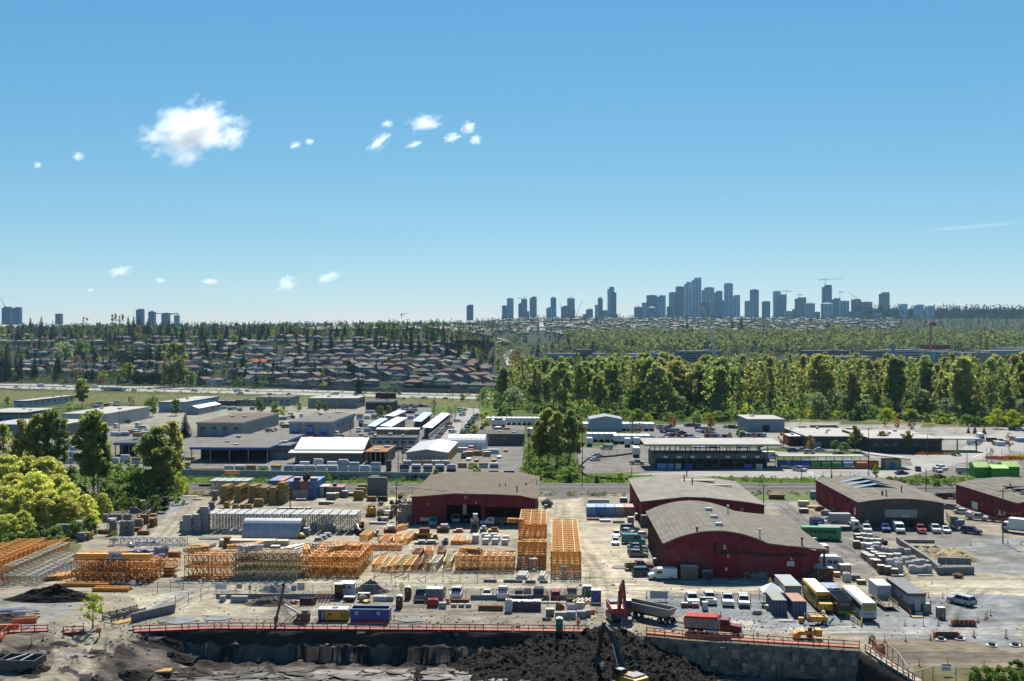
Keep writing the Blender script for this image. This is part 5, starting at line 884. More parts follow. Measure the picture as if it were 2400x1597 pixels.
# ================================================================ BUILDERS: VEHICLES AND YARD GOODS
lamp=mat('headlamp lens',(.7,.7,.68),.15);tail=mat('tail lamp',(.45,.02,.02),.3);chrome=mat('chrome',(.6,.6,.6),.2,.9);vglass=mat('vehicle glass',(.015,.02,.025),.06,var=.05)
def wheel_mesh(r,w_):
 mb=MB();mb.tube((0,-w_/2,0),(0,w_/2,0),r,black,14);rb=MB();rb.tube((0,-w_/2-.015,0),(0,w_/2+.015,0),r*.58,steel,10);return mb.mesh('wheel'),rb.mesh('rim')
WM={}
def wheels(t,spots,r=.34,w_=.24,rims=True):
 if(r,w_)not in WM:WM[(r,w_)]=wheel_mesh(r,w_)
 a_,b_=WM[(r,w_)]
 for x,y in spots:
  o=part(t,'wheel',a_,(x,y,r))
  if rims:part(o,'rim',b_)
def cabin(mb,gb,xs,xt,zb,zt,wb,wt):
 """glass house from belt line xs=(back, front) to roof xt with pillars and a painted roof"""
 (a_,b_),(c,d)=xs,xt;B=[(a_,-wb/2,zb),(b_,-wb/2,zb),(b_,wb/2,zb),(a_,wb/2,zb)];T=[(c,-wt/2,zt),(d,-wt/2,zt),(d,wt/2,zt),(c,wt/2,zt)]
 gb.add(B+T,[(0,1,5,4),(1,2,6,5),(2,3,7,6),(3,0,4,7)],vglass)
 for p,q in zip(B,T):mb.beam(p,q,.09,paint)
 m0,m1=((a_+b_)/2,((c+d)/2))
 for s in(-1,1):mb.beam((m0,s*wb/2,zb),(m1,s*wt/2,zt),.09,paint)
 mb.box(((c+d)/2,0,zt-.02),(abs(d-c)+.06,wt+.04,.09),paint)
def car(kind,full=True):
 t=thing(kind,'',{'sedan':'car','suv':'car','hatchback':'car','pickup_truck':'pickup','van':'van'}[kind]);mb,gb=MB(),MB()
 if kind=='sedan':
  L,W,r=4.6,1.8,.32;mb.prof([(-2.3,.3),(2.25,.25),(2.3,.6),(1.9,.8),(1.0,.92),(-1.5,.98),(-2.25,.9),(-2.3,.6)],-W/2,W/2,paint,'y');cabin(mb,gb,(-1.75,1.05),(-1.0,.3),.93,1.42,1.66,1.3)
 elif kind=='hatchback':
  L,W,r=4.2,1.75,.31;mb.prof([(-2.05,.3),(2.05,.25),(2.1,.62),(1.7,.85),(.95,.98),(-1.9,1.02),(-2.1,.6)],-W/2,W/2,paint,'y');cabin(mb,gb,(-1.95,1.05),(-1.6,.25),.97,1.5,1.64,1.3)
 elif kind=='suv':
  L,W,r=4.8,1.95,.38;mb.prof([(-2.35,.4),(2.3,.35),(2.4,.75),(2.2,1.02),(1.1,1.15),(-2.3,1.18),(-2.4,.7)],-W/2,W/2,paint,'y');cabin(mb,gb,(-2.3,1.15),(-2.0,.45),1.14,1.75,1.84,1.5)
 elif kind=='pickup_truck':
  L,W,r=5.7,2.0,.4;mb.prof([(-.75,.45),(2.75,.4),(2.85,.8),(2.7,1.1),(1.35,1.22),(-.75,1.22)],-W/2,W/2,paint,'y');cabin(mb,gb,(-.75,1.4),(-.55,.75),1.2,1.88,1.86,1.5)
  mb.box((-1.82,0,.5),(2.15,W,.25),paint);
  for s in(-1,1):mb.box((-1.82,s*(W/2-.06),.75),(2.15,.12,.5),paint)
  mb.box((-2.87,0,.5),(.08,W,.75),paint);mb.box((-1.82,0,.76),(2.1,W-.26,.03),dark)
 else:
  L,W,r=5.6,2.0,.36;mb.prof([(-2.8,.4),(2.7,.35),(2.8,.8),(2.5,1.15),(1.7,1.3),(1.0,2.2),(.8,2.3),(-2.75,2.3),(-2.8,1.2)],-W/2,W/2,paint,'y');gb.add([(1.72,-.9,1.33),(1.72,.9,1.33),(1.08,.85,2.12),(1.08,-.85,2.12)],[(0,1,2,3)],vglass)
  for s in(-1,1):gb.box((.75,s*(W/2),1.3),(1.1,.03,.6),vglass)
  gb.box((-2.8,0,1.35),(.03,1.5,.6),vglass)
 part(t,'body',mb);part(t,'windows' if False else 'glazing',gb)
 wx=L*.3;wheels(t,[(s*wx,q*(W/2-.1))for s in(-1,1)for q in(-1,1)],r,.24,full)
 if full:
  z={'sedan':.62,'hatchback':.66,'suv':.82,'pickup_truck':.88,'van':.85}[kind]
  hl=MB();hl.box((0,0,0),(.08,.4,.17),lamp);hl=hl.mesh('headlight');tl_=MB();tl_.box((0,0,0),(.08,.22,.3),tail);tl_=tl_.mesh('tail_light')
  for s in(-1,1):part(t,'headlight',hl,(L/2,s*(W/2-.28),z));part(t,'tail_light',tl_,(-L/2,s*(W/2-.14),z))
  mb=BX((L/2+.02,0,.42),(.1,W*.9,.2),dark if kind!='pickup_truck' else chrome);part(t,'bumper',mb);mb=BX((-L/2-.02,0,.42),(.1,W*.9,.2),chrome if kind=='pickup_truck' else dark);part(t,'bumper',mb)
  for s in(-1,1):
   mb=BX((L*.2,s*(W/2+.1),1.05),(.12,.2,.16),dark);part(t,'wing_mirror',mb)
 return t
CARS={k:Proto(lambda k=k:car(k))for k in('sedan','suv','hatchback','pickup_truck','van')};FARCARS={k:Proto(lambda k=k:car(k,False))for k in('sedan','suv','hatchback','pickup_truck','van')}
VC=dict(white=(.72,.72,.7),silver=(.45,.46,.47),grey=(.17,.18,.19),dark=(.03,.032,.036),black=(.012,.012,.014),navy=(.015,.025,.07),blue=(.03,.09,.28),teal=(.01,.19,.21),turq=(.05,.42,.45),red=(.36,.02,.03),maroon=(.13,.01,.02),green=(.02,.10,.05),steel=(.12,.16,.2),tan=(.4,.33,.22))
def vehicle(kind,tl,x,y,head,colr,label,group=None,far=False,off=0):
 p=at(tl,x,y);p.z=0;return(FARCARS if far else CARS)[kind](p,R(head)-R(2.3),label,group,VC[colr])
LSEC={}
def lattice_section(L,w_,h,m,n=None,r_=.13,tri=False):
 key=(L,w_,h,m.name,tri)
 if key in LSEC:return LSEC[key]
 n=n or max(3,round(L/min(h,w_)*2));r_=r_*1.3;cb,bb=MB(),MB();z0=r_/2+.02
 C4=[(-w_/2,z0),(w_/2,z0),(w_/2,h-z0),(-w_/2,h-z0)]if not tri else[(-w_/2,z0),(w_/2,z0),(0,h-z0)]
 for y,z in C4:cb.beam((-L/2,y,z),(L/2,y,z),r_,m)
 k4=len(C4)
 for i in range(n+1):
  x=-L/2+L*i/n
  if i in(0,n)or i%2==0:
   for j in range(k4):a_,b_=C4[j],C4[(j+1)%k4];bb.beam((x*.995,*a_),(x*.995,*b_),r_*.7,m)
  if i<n:
   x2=-L/2+L*(i+1)/n
   for j in range(k4):
    a_,b_=(C4[j],C4[(j+1)%k4])if(i+j)%2 else(C4[(j+1)%k4],C4[j]);bb.beam((x,*a_),(x2,*b_),r_*.62,m)
 LSEC[key]=(cb.mesh('chords'),bb.mesh('bracing'));return LSEC[key]
def section(p,rz,L,w_,h,m,label,group,tri=False,r_=.13,name='mast_section'):
 a_,b_=lattice_section(L,w_,h,m,None,r_,tri);t=thing(name,label,'crane section',p,rz,group);part(t,'chords',a_);part(t,'bracing',b_);return t
def secstack(p0,nx,ny,nz,L,w_,h,m,where,group,rz=GR,gapx=.15,gapy=.12,along='x',tri=False,jit=.0,r_=.13,skip=None,name='mast_section',cw='orange'):
 """p0: front-left bottom corner"""
 for k in range(nz):
  for j in range(ny):
   for i in range(nx):
    if skip and skip(i,j,k):continue
    lx,ly=(L,w_)if along=='x' else(w_,L)
    p=p0+U*((i+.5)*(lx+gapx)+ru(-jit,jit))+V*((j+.5)*(ly+gapy)+ru(-jit,jit));p.z=p0.z+.02+k*(h+.04)
    lay={1:['only'],2:['bottom','top'],3:['bottom','middle','top']}[nz][k];mm=m[(i+j+k)%len(m)]if isinstance(m,list)else m
    section(p,(GR if along=='x' else GR+R(90))+ru(-jit,jit)*.05,L,w_,h,mm,f'{cw} section in {where}, {lay} layer, {ORD[j]} row, {ORD[i]} column',group,tri,r_,name)
BOXM={}
def crate_mesh(kind,d,m):
 key=(kind,d,m.name)
 if key in BOXM:return BOXM[key]
 mb=MB();x,y,z=d
 if kind=='bundle':
  n=max(2,round(z/.5))
  for k in range(n):q=.34*(k%2);mb.box((ru(-.06,.06),ru(-.06,.06),k*z/n),(x-q-ru(0,.1),y-q-ru(0,.1),z/n-.03),m)
  for s in(-.3,.3):mb.box((s*x,0,-.0),(.1,y*.9,.03),dark)
 elif kind=='bag':
  pts=[(-.46,0),(.46,0),(.52,.3),(.5,.7),(.42,.95),(-.42,.95),(-.5,.7),(-.52,.3)]
  mb.prof([(a_*x,b_*z)for a_,b_ in pts],-y*.46,y*.46,m,'y');mb.box((0,0,z*.93),(x*.5,y*.5,z*.1),m,.4,.6)
 elif kind=='crate':
  mb.box((0,0,.12),(x*.94,y*.94,z-.14),m)
  for a_ in(-1,1):
   for b_ in(-1,1):mb.box((a_*x*.47,b_*y*.47,.1),(.1,.1,z-.1),wood)
  mb.beam((-x*.47,-y*.485,.15),(x*.47,-y*.485,z-.1),.09,wood);mb.beam((-x*.485,y*.47,.15),(-x*.485,-y*.47,z-.1),.09,wood)
  for s in(-.4,0,.4):mb.box((s*x,0,0),(.12,y,.12),wood)
  mb.box((0,0,z-.03),(x,y,.05),offw)
 elif kind=='frame':
  for a_ in(-1,1):
   for b_ in(-1,1):mb.box((a_*(x/2-.06),b_*(y/2-.06),0),(.1,.1,z-.15),m)
  for a_ in(-1,1):
   for z0,z1 in((.1,z*.5),(z*.52,z-.2)):mb.beam((-x/2+.06,a_*(y/2-.06),z0),(x/2-.06,a_*(y/2-.06),z1),.06,m);mb.beam((x/2-.06,a_*(y/2-.06),z0),(-x/2+.06,a_*(y/2-.06),z1),.06,m)
   for z0 in(z*.5,z-.25):mb.beam((-x/2,a_*(y/2-.06),z0),(x/2,a_*(y/2-.06),z0),.07,m)
  mb.box((0,0,z-.14),(x,y,.12),mat('pale deck',(.44,.44,.43),.7))
 elif kind=='pipes':
  n=max(2,int(y/.45));rr=y/n/2
  for j in range(max(1,int(z/.4))):
   for k in range(n-j):mb.tube((-x/2,-y/2+rr*(2*k+1+j),rr+j*rr*1.75),(x/2,-y/2+rr*(2*k+1+j),rr+j*rr*1.75),rr*.96,m,8)
 elif kind=='beams':
  for k in range(max(1,int(z/.3))):
   for j in range(max(2,int(y/.4))):mb.box((ru(-.1,.1),-y/2+(j+.5)*y/max(2,int(y/.4)),k*.3),(x,y/max(2,int(y/.4))-.05,.26),m)
 elif kind=='block':mb.prof([(-x/2+.04,0),(x/2-.04,0),(x/2,.05),(x/2,z-.05),(x/2-.04,z),(-x/2+.04,z),(-x/2,z-.05),(-x/2,.05)],-y/2,y/2,m,'y')
 elif kind=='bale':mb.blob((0,0,z/2),(x*.6,y*.6,z*.6),m,int(x*77),7,5,.22)
 BOXM[key]=mb.mesh(kind);return BOXM[key]
CATN=dict(bundle='bundle',bag='bag',crate='crate',frame='frame',pipes='pipe stack',beams='beam stack',block='block',bale='bale')
def goods(kind,name,p,d,m,label,group=None,rz=GR,color=None):
 o=link(name,crate_mesh(kind,d,m),None,p,rz)
 if color:o.color=(*color,1)
 return tag(o,label,CATN[kind],group)
def column(kind,name,tl,x,y,d,nz,m,label,group,rz=GR,back=None,jit=.04):
 p=at(tl,x,y,d[1]/2 if back is None else back)
 for k in range(nz):goods(kind,name,p+Vector((ru(-jit,jit),ru(-jit,jit),.01+k*(d[2]+.01))),d,m,f'{label}, {"only" if nz == 1 else "bottom" if k == 0 else "top" if k == nz-1 else ORD[k]} layer' if nz>1 else label,group,rz+ru(-.02,.02))
CONTM={}
def container(p,rz,L,c,label,group=None,W=2.44,h=2.6,doors='front',open_=False):
 """long side along local y, door end towards -y"""
 key=(L,c.name,W,h)
 if key not in CONTM:
  mb=BX((0,0,.05),(W-.1,L-.1,h-.1),c);rb=MB()
  n=int(L/.55)
  for s in(-1,1):
   for k in range(n):rb.box((s*(W/2-.03),-L/2+.4+k*(L-.8)/n,.25),(.06,.3,h-.5),c)
  n=5
  fr=MB()
  for a_ in(-1,1):
   for b_ in(-1,1):fr.box((a_*(W/2-.06),b_*(L/2-.06),0),(.14,.14,h),c)
   fr.box((a_*(W/2-.06),0,0),(.12,L-.2,.16),c);fr.box((a_*(W/2-.06),0,h-.12),(.12,L-.2,.12),c);fr.box((0,a_*(L/2-.06),0),(W-.2,.12,.16),c);fr.box((0,a_*(L/2-.06),h-.12),(W-.2,.12,.12),c)
  for k in range(4):fr.box((-W*.36+k*W*.24,-L/2-.0,.2),(.05,.08,h-.4),steel)
  dr=MB()
  for s in(-1,1):dr.box((s*W*.235,-L/2+.01,.18),(W*.44,.08,h-.36),c)
  CONTM[key]=(mb.mesh('body'),rb.mesh('corrugation'),fr.mesh('frame'),dr.mesh('door'))
 t=thing('shipping_container',label,'container',p,rz,group);a_,b_,c_,d_=CONTM[key];part(t,'body',a_);tag(part(t,'corrugation',b_),kind='stuff');part(t,'frame',c_);part(t,'door',d_);return t
def hazemesh(name,col,alpha):
 m=bpy.data.materials.new(name);m.use_nodes=True;t=m.node_tree;b=t.nodes['Principled BSDF'];b.inputs['Base Color'].default_value=(*col,1);b.inputs['Roughness'].default_value=.7;b.inputs['Alpha'].default_value=alpha;MATS[name]=m;return m
wire=hazemesh('wire mesh',(.25,.27,.3),.16);netr=hazemesh('red netting',(.5,.05,.04),.6);netp=hazemesh('pink netting',(.50,.12,.10),.5)
def fence(pts,h,label,step=3.,m=steel,pr=.05,infill=wire,cat='fence',name='mesh_fence',rails=(1,)):
 t=thing(name,label,cat,tuple(pts[0]));o=pts[0];pm=MB();pm.box((0,0,0),(pr*2,pr*2,h),m);pm=pm.mesh('post');rb,ib=MB(),MB()
 for a_,b_ in zip(pts,pts[1:]):
  n=max(1,round((b_-a_).length/step))
  for k in range(n+(b_ is pts[-1])):part(t,'post',pm,tuple(a_.lerp(b_,k/n)-o))
  for z in rails:rb.beam(a_-o+Vector((0,0,z*h)),b_-o+Vector((0,0,z*h)),pr*1.2,m)
  q,r_=a_-o,b_-o;ib.quad((q.x,q.y,.05),(r_.x,r_.y,r_.z+.05),(r_.x,r_.y,r_.z+h),(q.x,q.y,h),infill)
 part(t,'rail',rb);part(t,'mesh_panel',ib);return t
barr=mat('barrier red wood',(.33,.04,.035),.8,var=.3);barp=mat('barrier pink boards',(.34,.15,.13),.85,var=.3);baro=mat('barrier orange wood',(.5,.12,.05),.8,var=.25)
def barrier(pts,label,m=barr,deck=barp,step=2.4,w_=1.5):
 """timber edge barrier: posts, two rails, toe board and a sloping painted walkway board behind"""
 t=thing('edge_barrier',label,'barrier',tuple(pts[0]));o=pts[0];pm=MB();pm.box((0,0,-.3),(.12,.12,1.55),m);pm=pm.mesh('post')
 for a_,b_ in zip(pts,pts[1:]):
  n=max(1,round((b_-a_).length/step));d=(b_-a_).normalized();nrm=Vector((-d.y,d.x,0))
  for k in range(n+(b_ is pts[-1])):part(t,'post',pm,tuple(a_.lerp(b_,k/n)-o))
  for nm,z,hh in(('rail',1.15,.13),('rail',.62,.12),('toe_board',.1,.32)):
   mb=MB();mb.beam(a_-o+Vector((0,0,z)),b_-o+Vector((0,0,z)),.06,m,hh);part(t,nm,mb)
  for k in range(n):
   mb=MB();p,q=a_.lerp(b_,(k+.02)/n)-o,a_.lerp(b_,(k+.98)/n)-o;mb.beam(p+nrm*w_*.5+Vector((0,0,.18)),q+nrm*w_*.5+Vector((0,0,.18)),w_,deck,.1);part(t,'deck_board',mb)
  for k in range(0,n,3):
   mb=MB();p=a_.lerp(b_,(k+.4)/n)-o;mb.beam(p+Vector((0,0,1.1)),p+nrm*1.7+Vector((0,0,.1)),.12,wood);part(t,'brace',mb)
 return t
def cone():
 t=thing('delineator_post','','traffic post');mb=MB();mb.tube((0,0,.06),(0,0,1.15),.075,safety,8,.05);mb.tube((0,0,.75),(0,0,.9),.08,white,8);part(t,'post',mb);mb=BX((0,0,0),(.42,.42,.07),black);part(t,'base',mb);return t
CONE=Proto(cone)
def pole(tl,x,y,ytop,label,arms=1,m=None,r_=.16,lean=0):
 p=at(tl,x,y);h=(y-ytop)*(1 if tl=='.' else TS)*p.y/F_PX;t=thing('utility_pole',label,'utility pole',p);mm=m or mat('pole wood',(.11,.08,.06),.9);mb=MB();mb.tube((0,0,-.3),(lean,0,h),r_,mm,8,r_*.7);part(t,'post',mb)
 for k in range(arms):
  mb=BX((lean,0,h-.6-k*1.1),(2.6,.12,.14),mm)
  for s in(-1.2,-.5,.5,1.2):mb.box((lean+s,0,h-.46-k*1.1),(.08,.08,.2),dark)
  part(t,'crossarm',mb)
 return t,p+Vector((lean,0,h-.4))
def cable(pts,label,sag=1.,r_=.02,n=10):
 mb=MB()
 for a_,b_ in zip(pts,pts[1:]):
  P=[a_.lerp(b_,i/n)-Vector((0,0,sag*4*(i/n)*(1-i/n)))for i in range(n+1)]
  for p,q in zip(P,P[1:]):mb.beam(p,q,r_*2,dark)
 return solo('overhead_wire',mb,label,'wire')
def person_mesh(pose):
 J=dict(pelvis=(0,0,.95),chest=(0,0,1.35),neck=(0,0,1.5),head=(0.02,0,1.66),htop=(0.01,0,1.76))
 leg=[((.02,.1,.5),(.0,.11,.08),(.16,.12,.04)),((-.02,-.1,.5),(-.1,-.11,.08),(.06,-.12,.04))]if pose==0 else[((.16,.1,.52),(.2,.1,.08),(.36,.1,.05)),((-.08,-.1,.5),(-.34,-.1,.12),(-.2,-.1,.04))]
 arm=[((.0,.21,1.42),(.02,.29,1.14),(.12,.3,.9)),((.0,-.21,1.42),(-.04,-.3,1.14),(.14,-.28,.93))]
 vs=[J['pelvis'],J['chest'],J['neck'],J['head'],J['htop']];rs=[.15,.17,.065,.1,.07];es=[(0,1),(1,2),(2,3),(3,4)]
 for a_ in leg:
  p=0
  for v,r_ in zip(((0.0,a_[0][1],.88),*a_),(.11,.075,.05,.045)):vs.append(v);rs.append(r_);es.append((p,len(vs)-1));p=len(vs)-1
 for a_ in arm:
  p=1
  for v,r_ in zip(a_,(.07,.05,.042)):vs.append(v);rs.append(r_);es.append((p,len(vs)-1));p=len(vs)-1
 me=bpy.data.meshes.new('body');me.from_pydata(vs,es,[]);o=bpy.data.objects.new('tmp',me);COL.objects.link(o);md=o.modifiers.new('s','SKIN')
 for v,r_ in zip(me.skin_vertices[0].data,rs):v.radius=(r_,r_)
 me.skin_vertices[0].data[0].use_root=True;sb=o.modifiers.new('b','SUBSURF');sb.levels=1
 dg=bpy.context.evaluated_depsgraph_get();r2=bpy.data.meshes.new_from_object(o.evaluated_get(dg));bpy.data.objects.remove(o)
 skin,trou,top_=mat('skin',(.45,.27,.19),.6),mat('work trousers',(.07,.07,.08),.9),mat('shirt',(1,1,1),.8,objcol=True)
 r2.materials.clear();[r2.materials.append(q)for q in(trou,top_,skin)]
 for p in r2.polygons:c=p.center;p.material_index=0 if c.z<.95 else 2 if c.z>1.5 or(abs(c.y)>.24 and c.z<1.02)else 1
 return r2
PM=[person_mesh(0),person_mesh(1)]
def person(p,rz,pose,shirt,helmet,label,vest=None):
 t=thing('person',label,'person',p,rz);part(t,'body',PM[pose],color=shirt);mb=MB();mb.blob((.01,0,1.72),(.13,.12,.11),helmet,3,10,6,0);mb.box((.08,0,1.69),(.2,.2,.025),helmet);part(t,'helmet',mb)
 if vest:
  mb=PF([(-.17,1.0),(.17,1.0),(.19,1.3),(.14,1.48),(-.14,1.48),(-.19,1.3)],-.22,.22,vest,'y');mb.box((0,0,1.12),(.36,.45,.05),white);part(t,'vest',mb)
KWN=[('shed','timber_shed'),('bin','waste_bin'),('sign board','sign_board'),('board','board'),('enclosure','enclosure'),('machine','machine'),('hopper','hopper'),('bag','bag'),('pallets','pallet_stack'),('trough','trough'),('sack','sack'),('box','box'),('timber pile','timber_pile'),('cart','cart'),('ladders','ladder_stack'),('crate','crate'),('heap','scrap_heap'),('gate','gate_panel')]
def autogoods(kd,tl,x,y,d,m,lb):
 nm=next((n for k,n in KWN if k in lb.split(' beside')[0].split(' behind')[0].split(' against')[0].split(' before')[0].split(' at the')[0].split(' by the')[0].split(' right of')[0].split(' left of')[0]),'stored_goods')
 o=goods(kd,nm,at(tl,x,y,d[1]/2),d,m,lb,None);o['category']=nm.replace('_',' ');return o
# ================================================================ CRANE SECTIONS IN THE YARD
OR=[orange,orange2];cream=mat('cream steel',(.55,.48,.33),.6,var=.2);paleS=mat('pale galvanised lattice',(.44,.44,.43),.6);yel=mat('dull yellow steel',(.50,.34,.10),.6,var=.25);brn=mat('brown steel',(.26,.13,.06),.7,var=.3)
G1,G2,G3='crane mast sections stacked in the yard','crane jib sections lying in the yard','loose crane frames on the ground'
secstack(at('A',1695,618),2,2,2,4.7,2.2,2.4,orange,'cubic stack left of cream jibs',G1)
secstack(at('A',2145,618),1,3,3,12.8,1.7,1.65,[cream,yel,brn],'cream jib stack between orange stacks',G2,name='jib_section',cw='cream',r_=.11)
secstack(at('B',400,600),2,6,2,5.9,2.45,2.1,OR,'deep orange stack at centre left',G1,jit=.05)
secstack(at('B',1832,545),2,2,2,6.0,2.6,1.6,OR,'low stack left of tall stacks',G1)
secstack(at('C',50,515),1,10,3,5.9,2.35,2.75,OR,'taller of the two square stacks',G1,skip=lambda i,j,k:k==2 and j<2)
secstack(at('C',362,600),1,16,2,5.9,2.25,2.6,orange2,'longer of the two square stacks',G1)
secstack(at('A',650,645),3,3,2,5.3,2.2,2.05,[orange,orange,brn],'dark orange stack before white jibs',G1,jit=.05)
for i,(X,m,nt_,cw)in enumerate(((-109.5,orange2,2,'orange'),(-107,orange,2,'orange'),(-104.4,orange2,2,'orange'),(-102,orange,2,'orange'),(-99.6,brn,1,'brown'),(-97.2,cream,2,'cream'),(-95,cream,1,'cream'),(-92.8,paleS,1,'white'))):
 for k in range(nt_):
  n=3-k if X<-100 else 2
  for j in range(n):
   D=203+j*11.6+(5 if X<-103 else 0)
   if X>-100 and j==2 and k==1:continue
   section(Vector((X+(D-203)*.03,D+5,.02+k*2.0)),R(90)+R(-2.3)+ru(-.06,.06),11.2,1.9,1.95,m,f'{cw} jib in the {ORD[i]} file from the left edge, {"upper" if k else "lower"} layer, {ORD[j]} back',G2,r_=.085,name='jib_section')
for i,(x,y)in enumerate(((780,690),(1010,735))):
 p=at('A',x,y,1);mb=MB();L=9 if i==0 else 7
 for s in(-.7,.7):mb.box((0,s,0),(L,.3,.7),orange)
 for k in range(6):mb.box((-L/2+.3+k*(L-.6)/5,0,.1),(.25,1.5,.4),orange)
 solo('orange_girder',mb,f'flat orange girder lying on the ground before the dark orange stack, {ORD[i]} from the left','girder',p,GR,G3)
p=at('A',1000,640,1.2)+Vector((0,0,4.3));mb=PF([(-8,.5),(-7,1),(8,1),(8,.05),(-7,.05)],-.5,.5,orange2,'y');solo('orange_girder',mb,'long solid orange girder lying on top of the dark orange stack','girder',p,GR)
p=at('A',1240,570,5)+Vector((0,0,4.35));section(p+V*2.4,GR,16,1.6,1.7,paleS,'white jib lying across behind the solid orange girder',G2,name='jib_section')
mb=BX((0,0,0),(2.6,.08,1.3),mat('sign board',(.55,.58,.6),.6));p=at('A',1355,455,1.5)+Vector((0,0,0));p=Vector((p.x,206.5,4.35));sg=solo('yard_sign',mb,'pale sign board reading gForm fixed above the dark orange stack','sign',p,GR);mb=BX((-.95,-.05,.15),(.3,.04,1.0),steel);part(sg,'sign_stripe',mb);text(sg,'gForm',(.25,-.06,.65),.72,dark,name='sign_lettering',bold=.015)
for i,(x,y,L,w_,h,m)in enumerate(((1115,545,9,1.9,1.5,orange2),(1185,555,9,1.5,1.2,yel),(1250,560,9.5,1.8,1.5,orange2),(1330,560,10,2,1.7,yel),(1400,550,10,1.6,1.5,orange2),(1180,330,7,2.2,1.7,orange),(1290,320,6,2,1.5,orange2),(1370,300,7,1.8,1.4,orange2),(1470,545,7,1.5,1.3,brn),(1545,550,8,1.6,1.8,brn),(1640,545,8,1.5,1.8,cream),(1760,540,8,1.6,2.,yel),(1480,420,5,1.8,1.2,brn),(1580,400,5,1.7,1.2,orange),(1700,410,5,1.7,1.5,brn),(1000,270,6,2,1.6,orange2),(1840,300,7,2,1.,orange2),(1900,290,6,1.6,.8,cream))):
 section(at('B',x,y,L/2),R(90)+GR+ru(-.12,.12),L,w_,h,m,f'loose {"cream" if m is cream else "brown" if m is brn else "yellow" if m is yel else "orange"} lattice frame lying front to back, {ORD[i]} across the middle yard',G3,r_=.14,name='lattice_section')
for i,(x,y,L,m)in enumerate(((1180,345,8,orange),(1240,250,6,orange2),(2000,400,9,cream),(1320,165,5,orange2))):
 section(at('B',x,y),GR+(R(60)if i==3 else 0),L,1.6,1.2,m,f'loose lattice frame lying crosswise behind the middle yard frames, {ORD[i]}',G3,name='lattice_section')
for i in range(34):
 tl,x,y,z=rch([('B',560,560,4.3),('B',800,560,4.3),('A',1800,600,4.9),('B',2000,530,3.3),('A',900,640,4.2),('B',1250,330,0),('B',1500,420,0),('A',560,640,0),('B',1950,330,0),('C',100,500,8.5),('A',2250,600,5.2)]);p=at(tl,x+ru(-110,110),y,ru(1,5));p.z=z;L=rch([2.5,3.5,5]);section(p,ru(-1.5,1.5),L,1.1,.9,rch([orange,orange2,brn,yel,paleS]),'stray short lattice piece thrown on or between the crane section stacks','stray lattice pieces',r_=.13,name='lattice_piece')
for i in range(58):
 x,y=ru(1080,1800),ru(300,640);m=rch([woodg,wood,steel,brn,cream,yel]);L=ru(1.2,4);mb=BX((0,0,0),(ru(.12,.3),L,.14),m);solo('loose_bar',mb,'loose timber or steel bar on the ground between the crane frames','bar',at('B',x,y),ru(-.6,.6),'loose bars between the crane frames')
for i,(tl,x,y,w_,d,h,c)in enumerate((('B',1530,255,4.2,2.2,2.6,yellow),('B',1640,260,1.8,1.4,1.2,yellow),('B',1740,300,1.4,1.2,1.6,conc),('B',2010,180,1.9,1.8,4.3,concd),('B',2090,190,1.6,1.4,1.6,steel),('B',2185,190,2.6,1.4,1.2,yellow),('B',1600,300,3.6,1.6,.9,steel),('B',1510,300,2.8,1.6,.9,steel),('B',1230,200,3,2.2,1.8,brn),('B',1110,225,1.4,1.2,1.5,white),('B',1720,190,3,1.6,2,brn),('B',1860,190,2.6,1.2,.9,orange))):
 p=at(tl,x,y,d/2);mb=BX((0,0,0),(w_,d,h*.6),c);mb.box((w_*.1,0,h*.6),(w_*.6,d*.7,h*.4),rust if c is yellow else steel,.1);mb.tube((-w_*.3,-d*.52,h*.3),(w_*.3,-d*.52,h*.3),h*.12,dark,8)
 for s in(-.4,.4):mb.box((s*w_,0,0),(.15,d+.2,h*.7),c)
 solo('crane_part',mb,f'{["yellow crane cab unit", "small yellow winch box", "upright grey counterweight", "tall dark column with orange top", "grey steel basket", "yellow beam crate", "grey machinery skid", "second grey machinery skid", "brown scrap frame heap", "white equipment box", "brown winch block", "orange base plate"][i]} among the crane parts before the brown barn','crane part',p,GR)
for i,(x,y)in enumerate(((2020,290),(2110,300),(2200,300),(2290,305),(2130,270),(2215,270),(2300,270),(2020,250),(2105,245),(2190,245))):goods('block','white_block',at('B',x,y,.7),(1.5,1.3,1.9 if i==0 else 1.2),mat('white counterweight',(.62,.60,.58),.8),f'white counterweight block in the cluster before the brown barn, {ORD[i]} one counted from the front','white counterweight blocks')
p=at('B',1550,120,1);mb=BX((0,0,.9),(6.5,.5,.9),cream);mb.box((-2.5,0,0),(.4,1.2,.9),brn);mb.box((2.5,0,0),(.4,1.2,.9),rust);solo('cream_beam',mb,'long cream beam raised on blocks before the open barn front','beam',p,R(-6))
for i,(x,y)in enumerate(((85,525),(195,540),(487,610))):goods('frame','shoring_frame',at('C',x,y,.7),(1.7,1.3,2.4),steel,f'single aluminium shoring frame in front of the tall orange stacks, {ORD[i]} from the left','shoring frames before the tall stacks')
for i,(x,y,w_)in enumerate(((95,620,2.4),(280,630,1.7))):goods('pipes','pipe_stack',at('C',x,y,2),(4,w_,.9),mat('pale plastic pipe',(.55,.52,.48),.6),f'pile of pale pipes in front of the tall orange stacks, {["wider left", "narrower right"][i]} pile','pipes before the tall stacks',R(90)+GR+R(-6))
for i,(tl,x,y,w_)in enumerate((('B',2155,648,2.6),('B',2330,650,2.2),('C',40,652,2.4),('C',170,655,2),('C',290,655,1.6))):goods('block','concrete_sill',at(tl,x,y,.3),(w_,.5,.5),concd,f'dark concrete sill on the ground before the crane sections, {ORD[i]} from the left','concrete sills',GR)
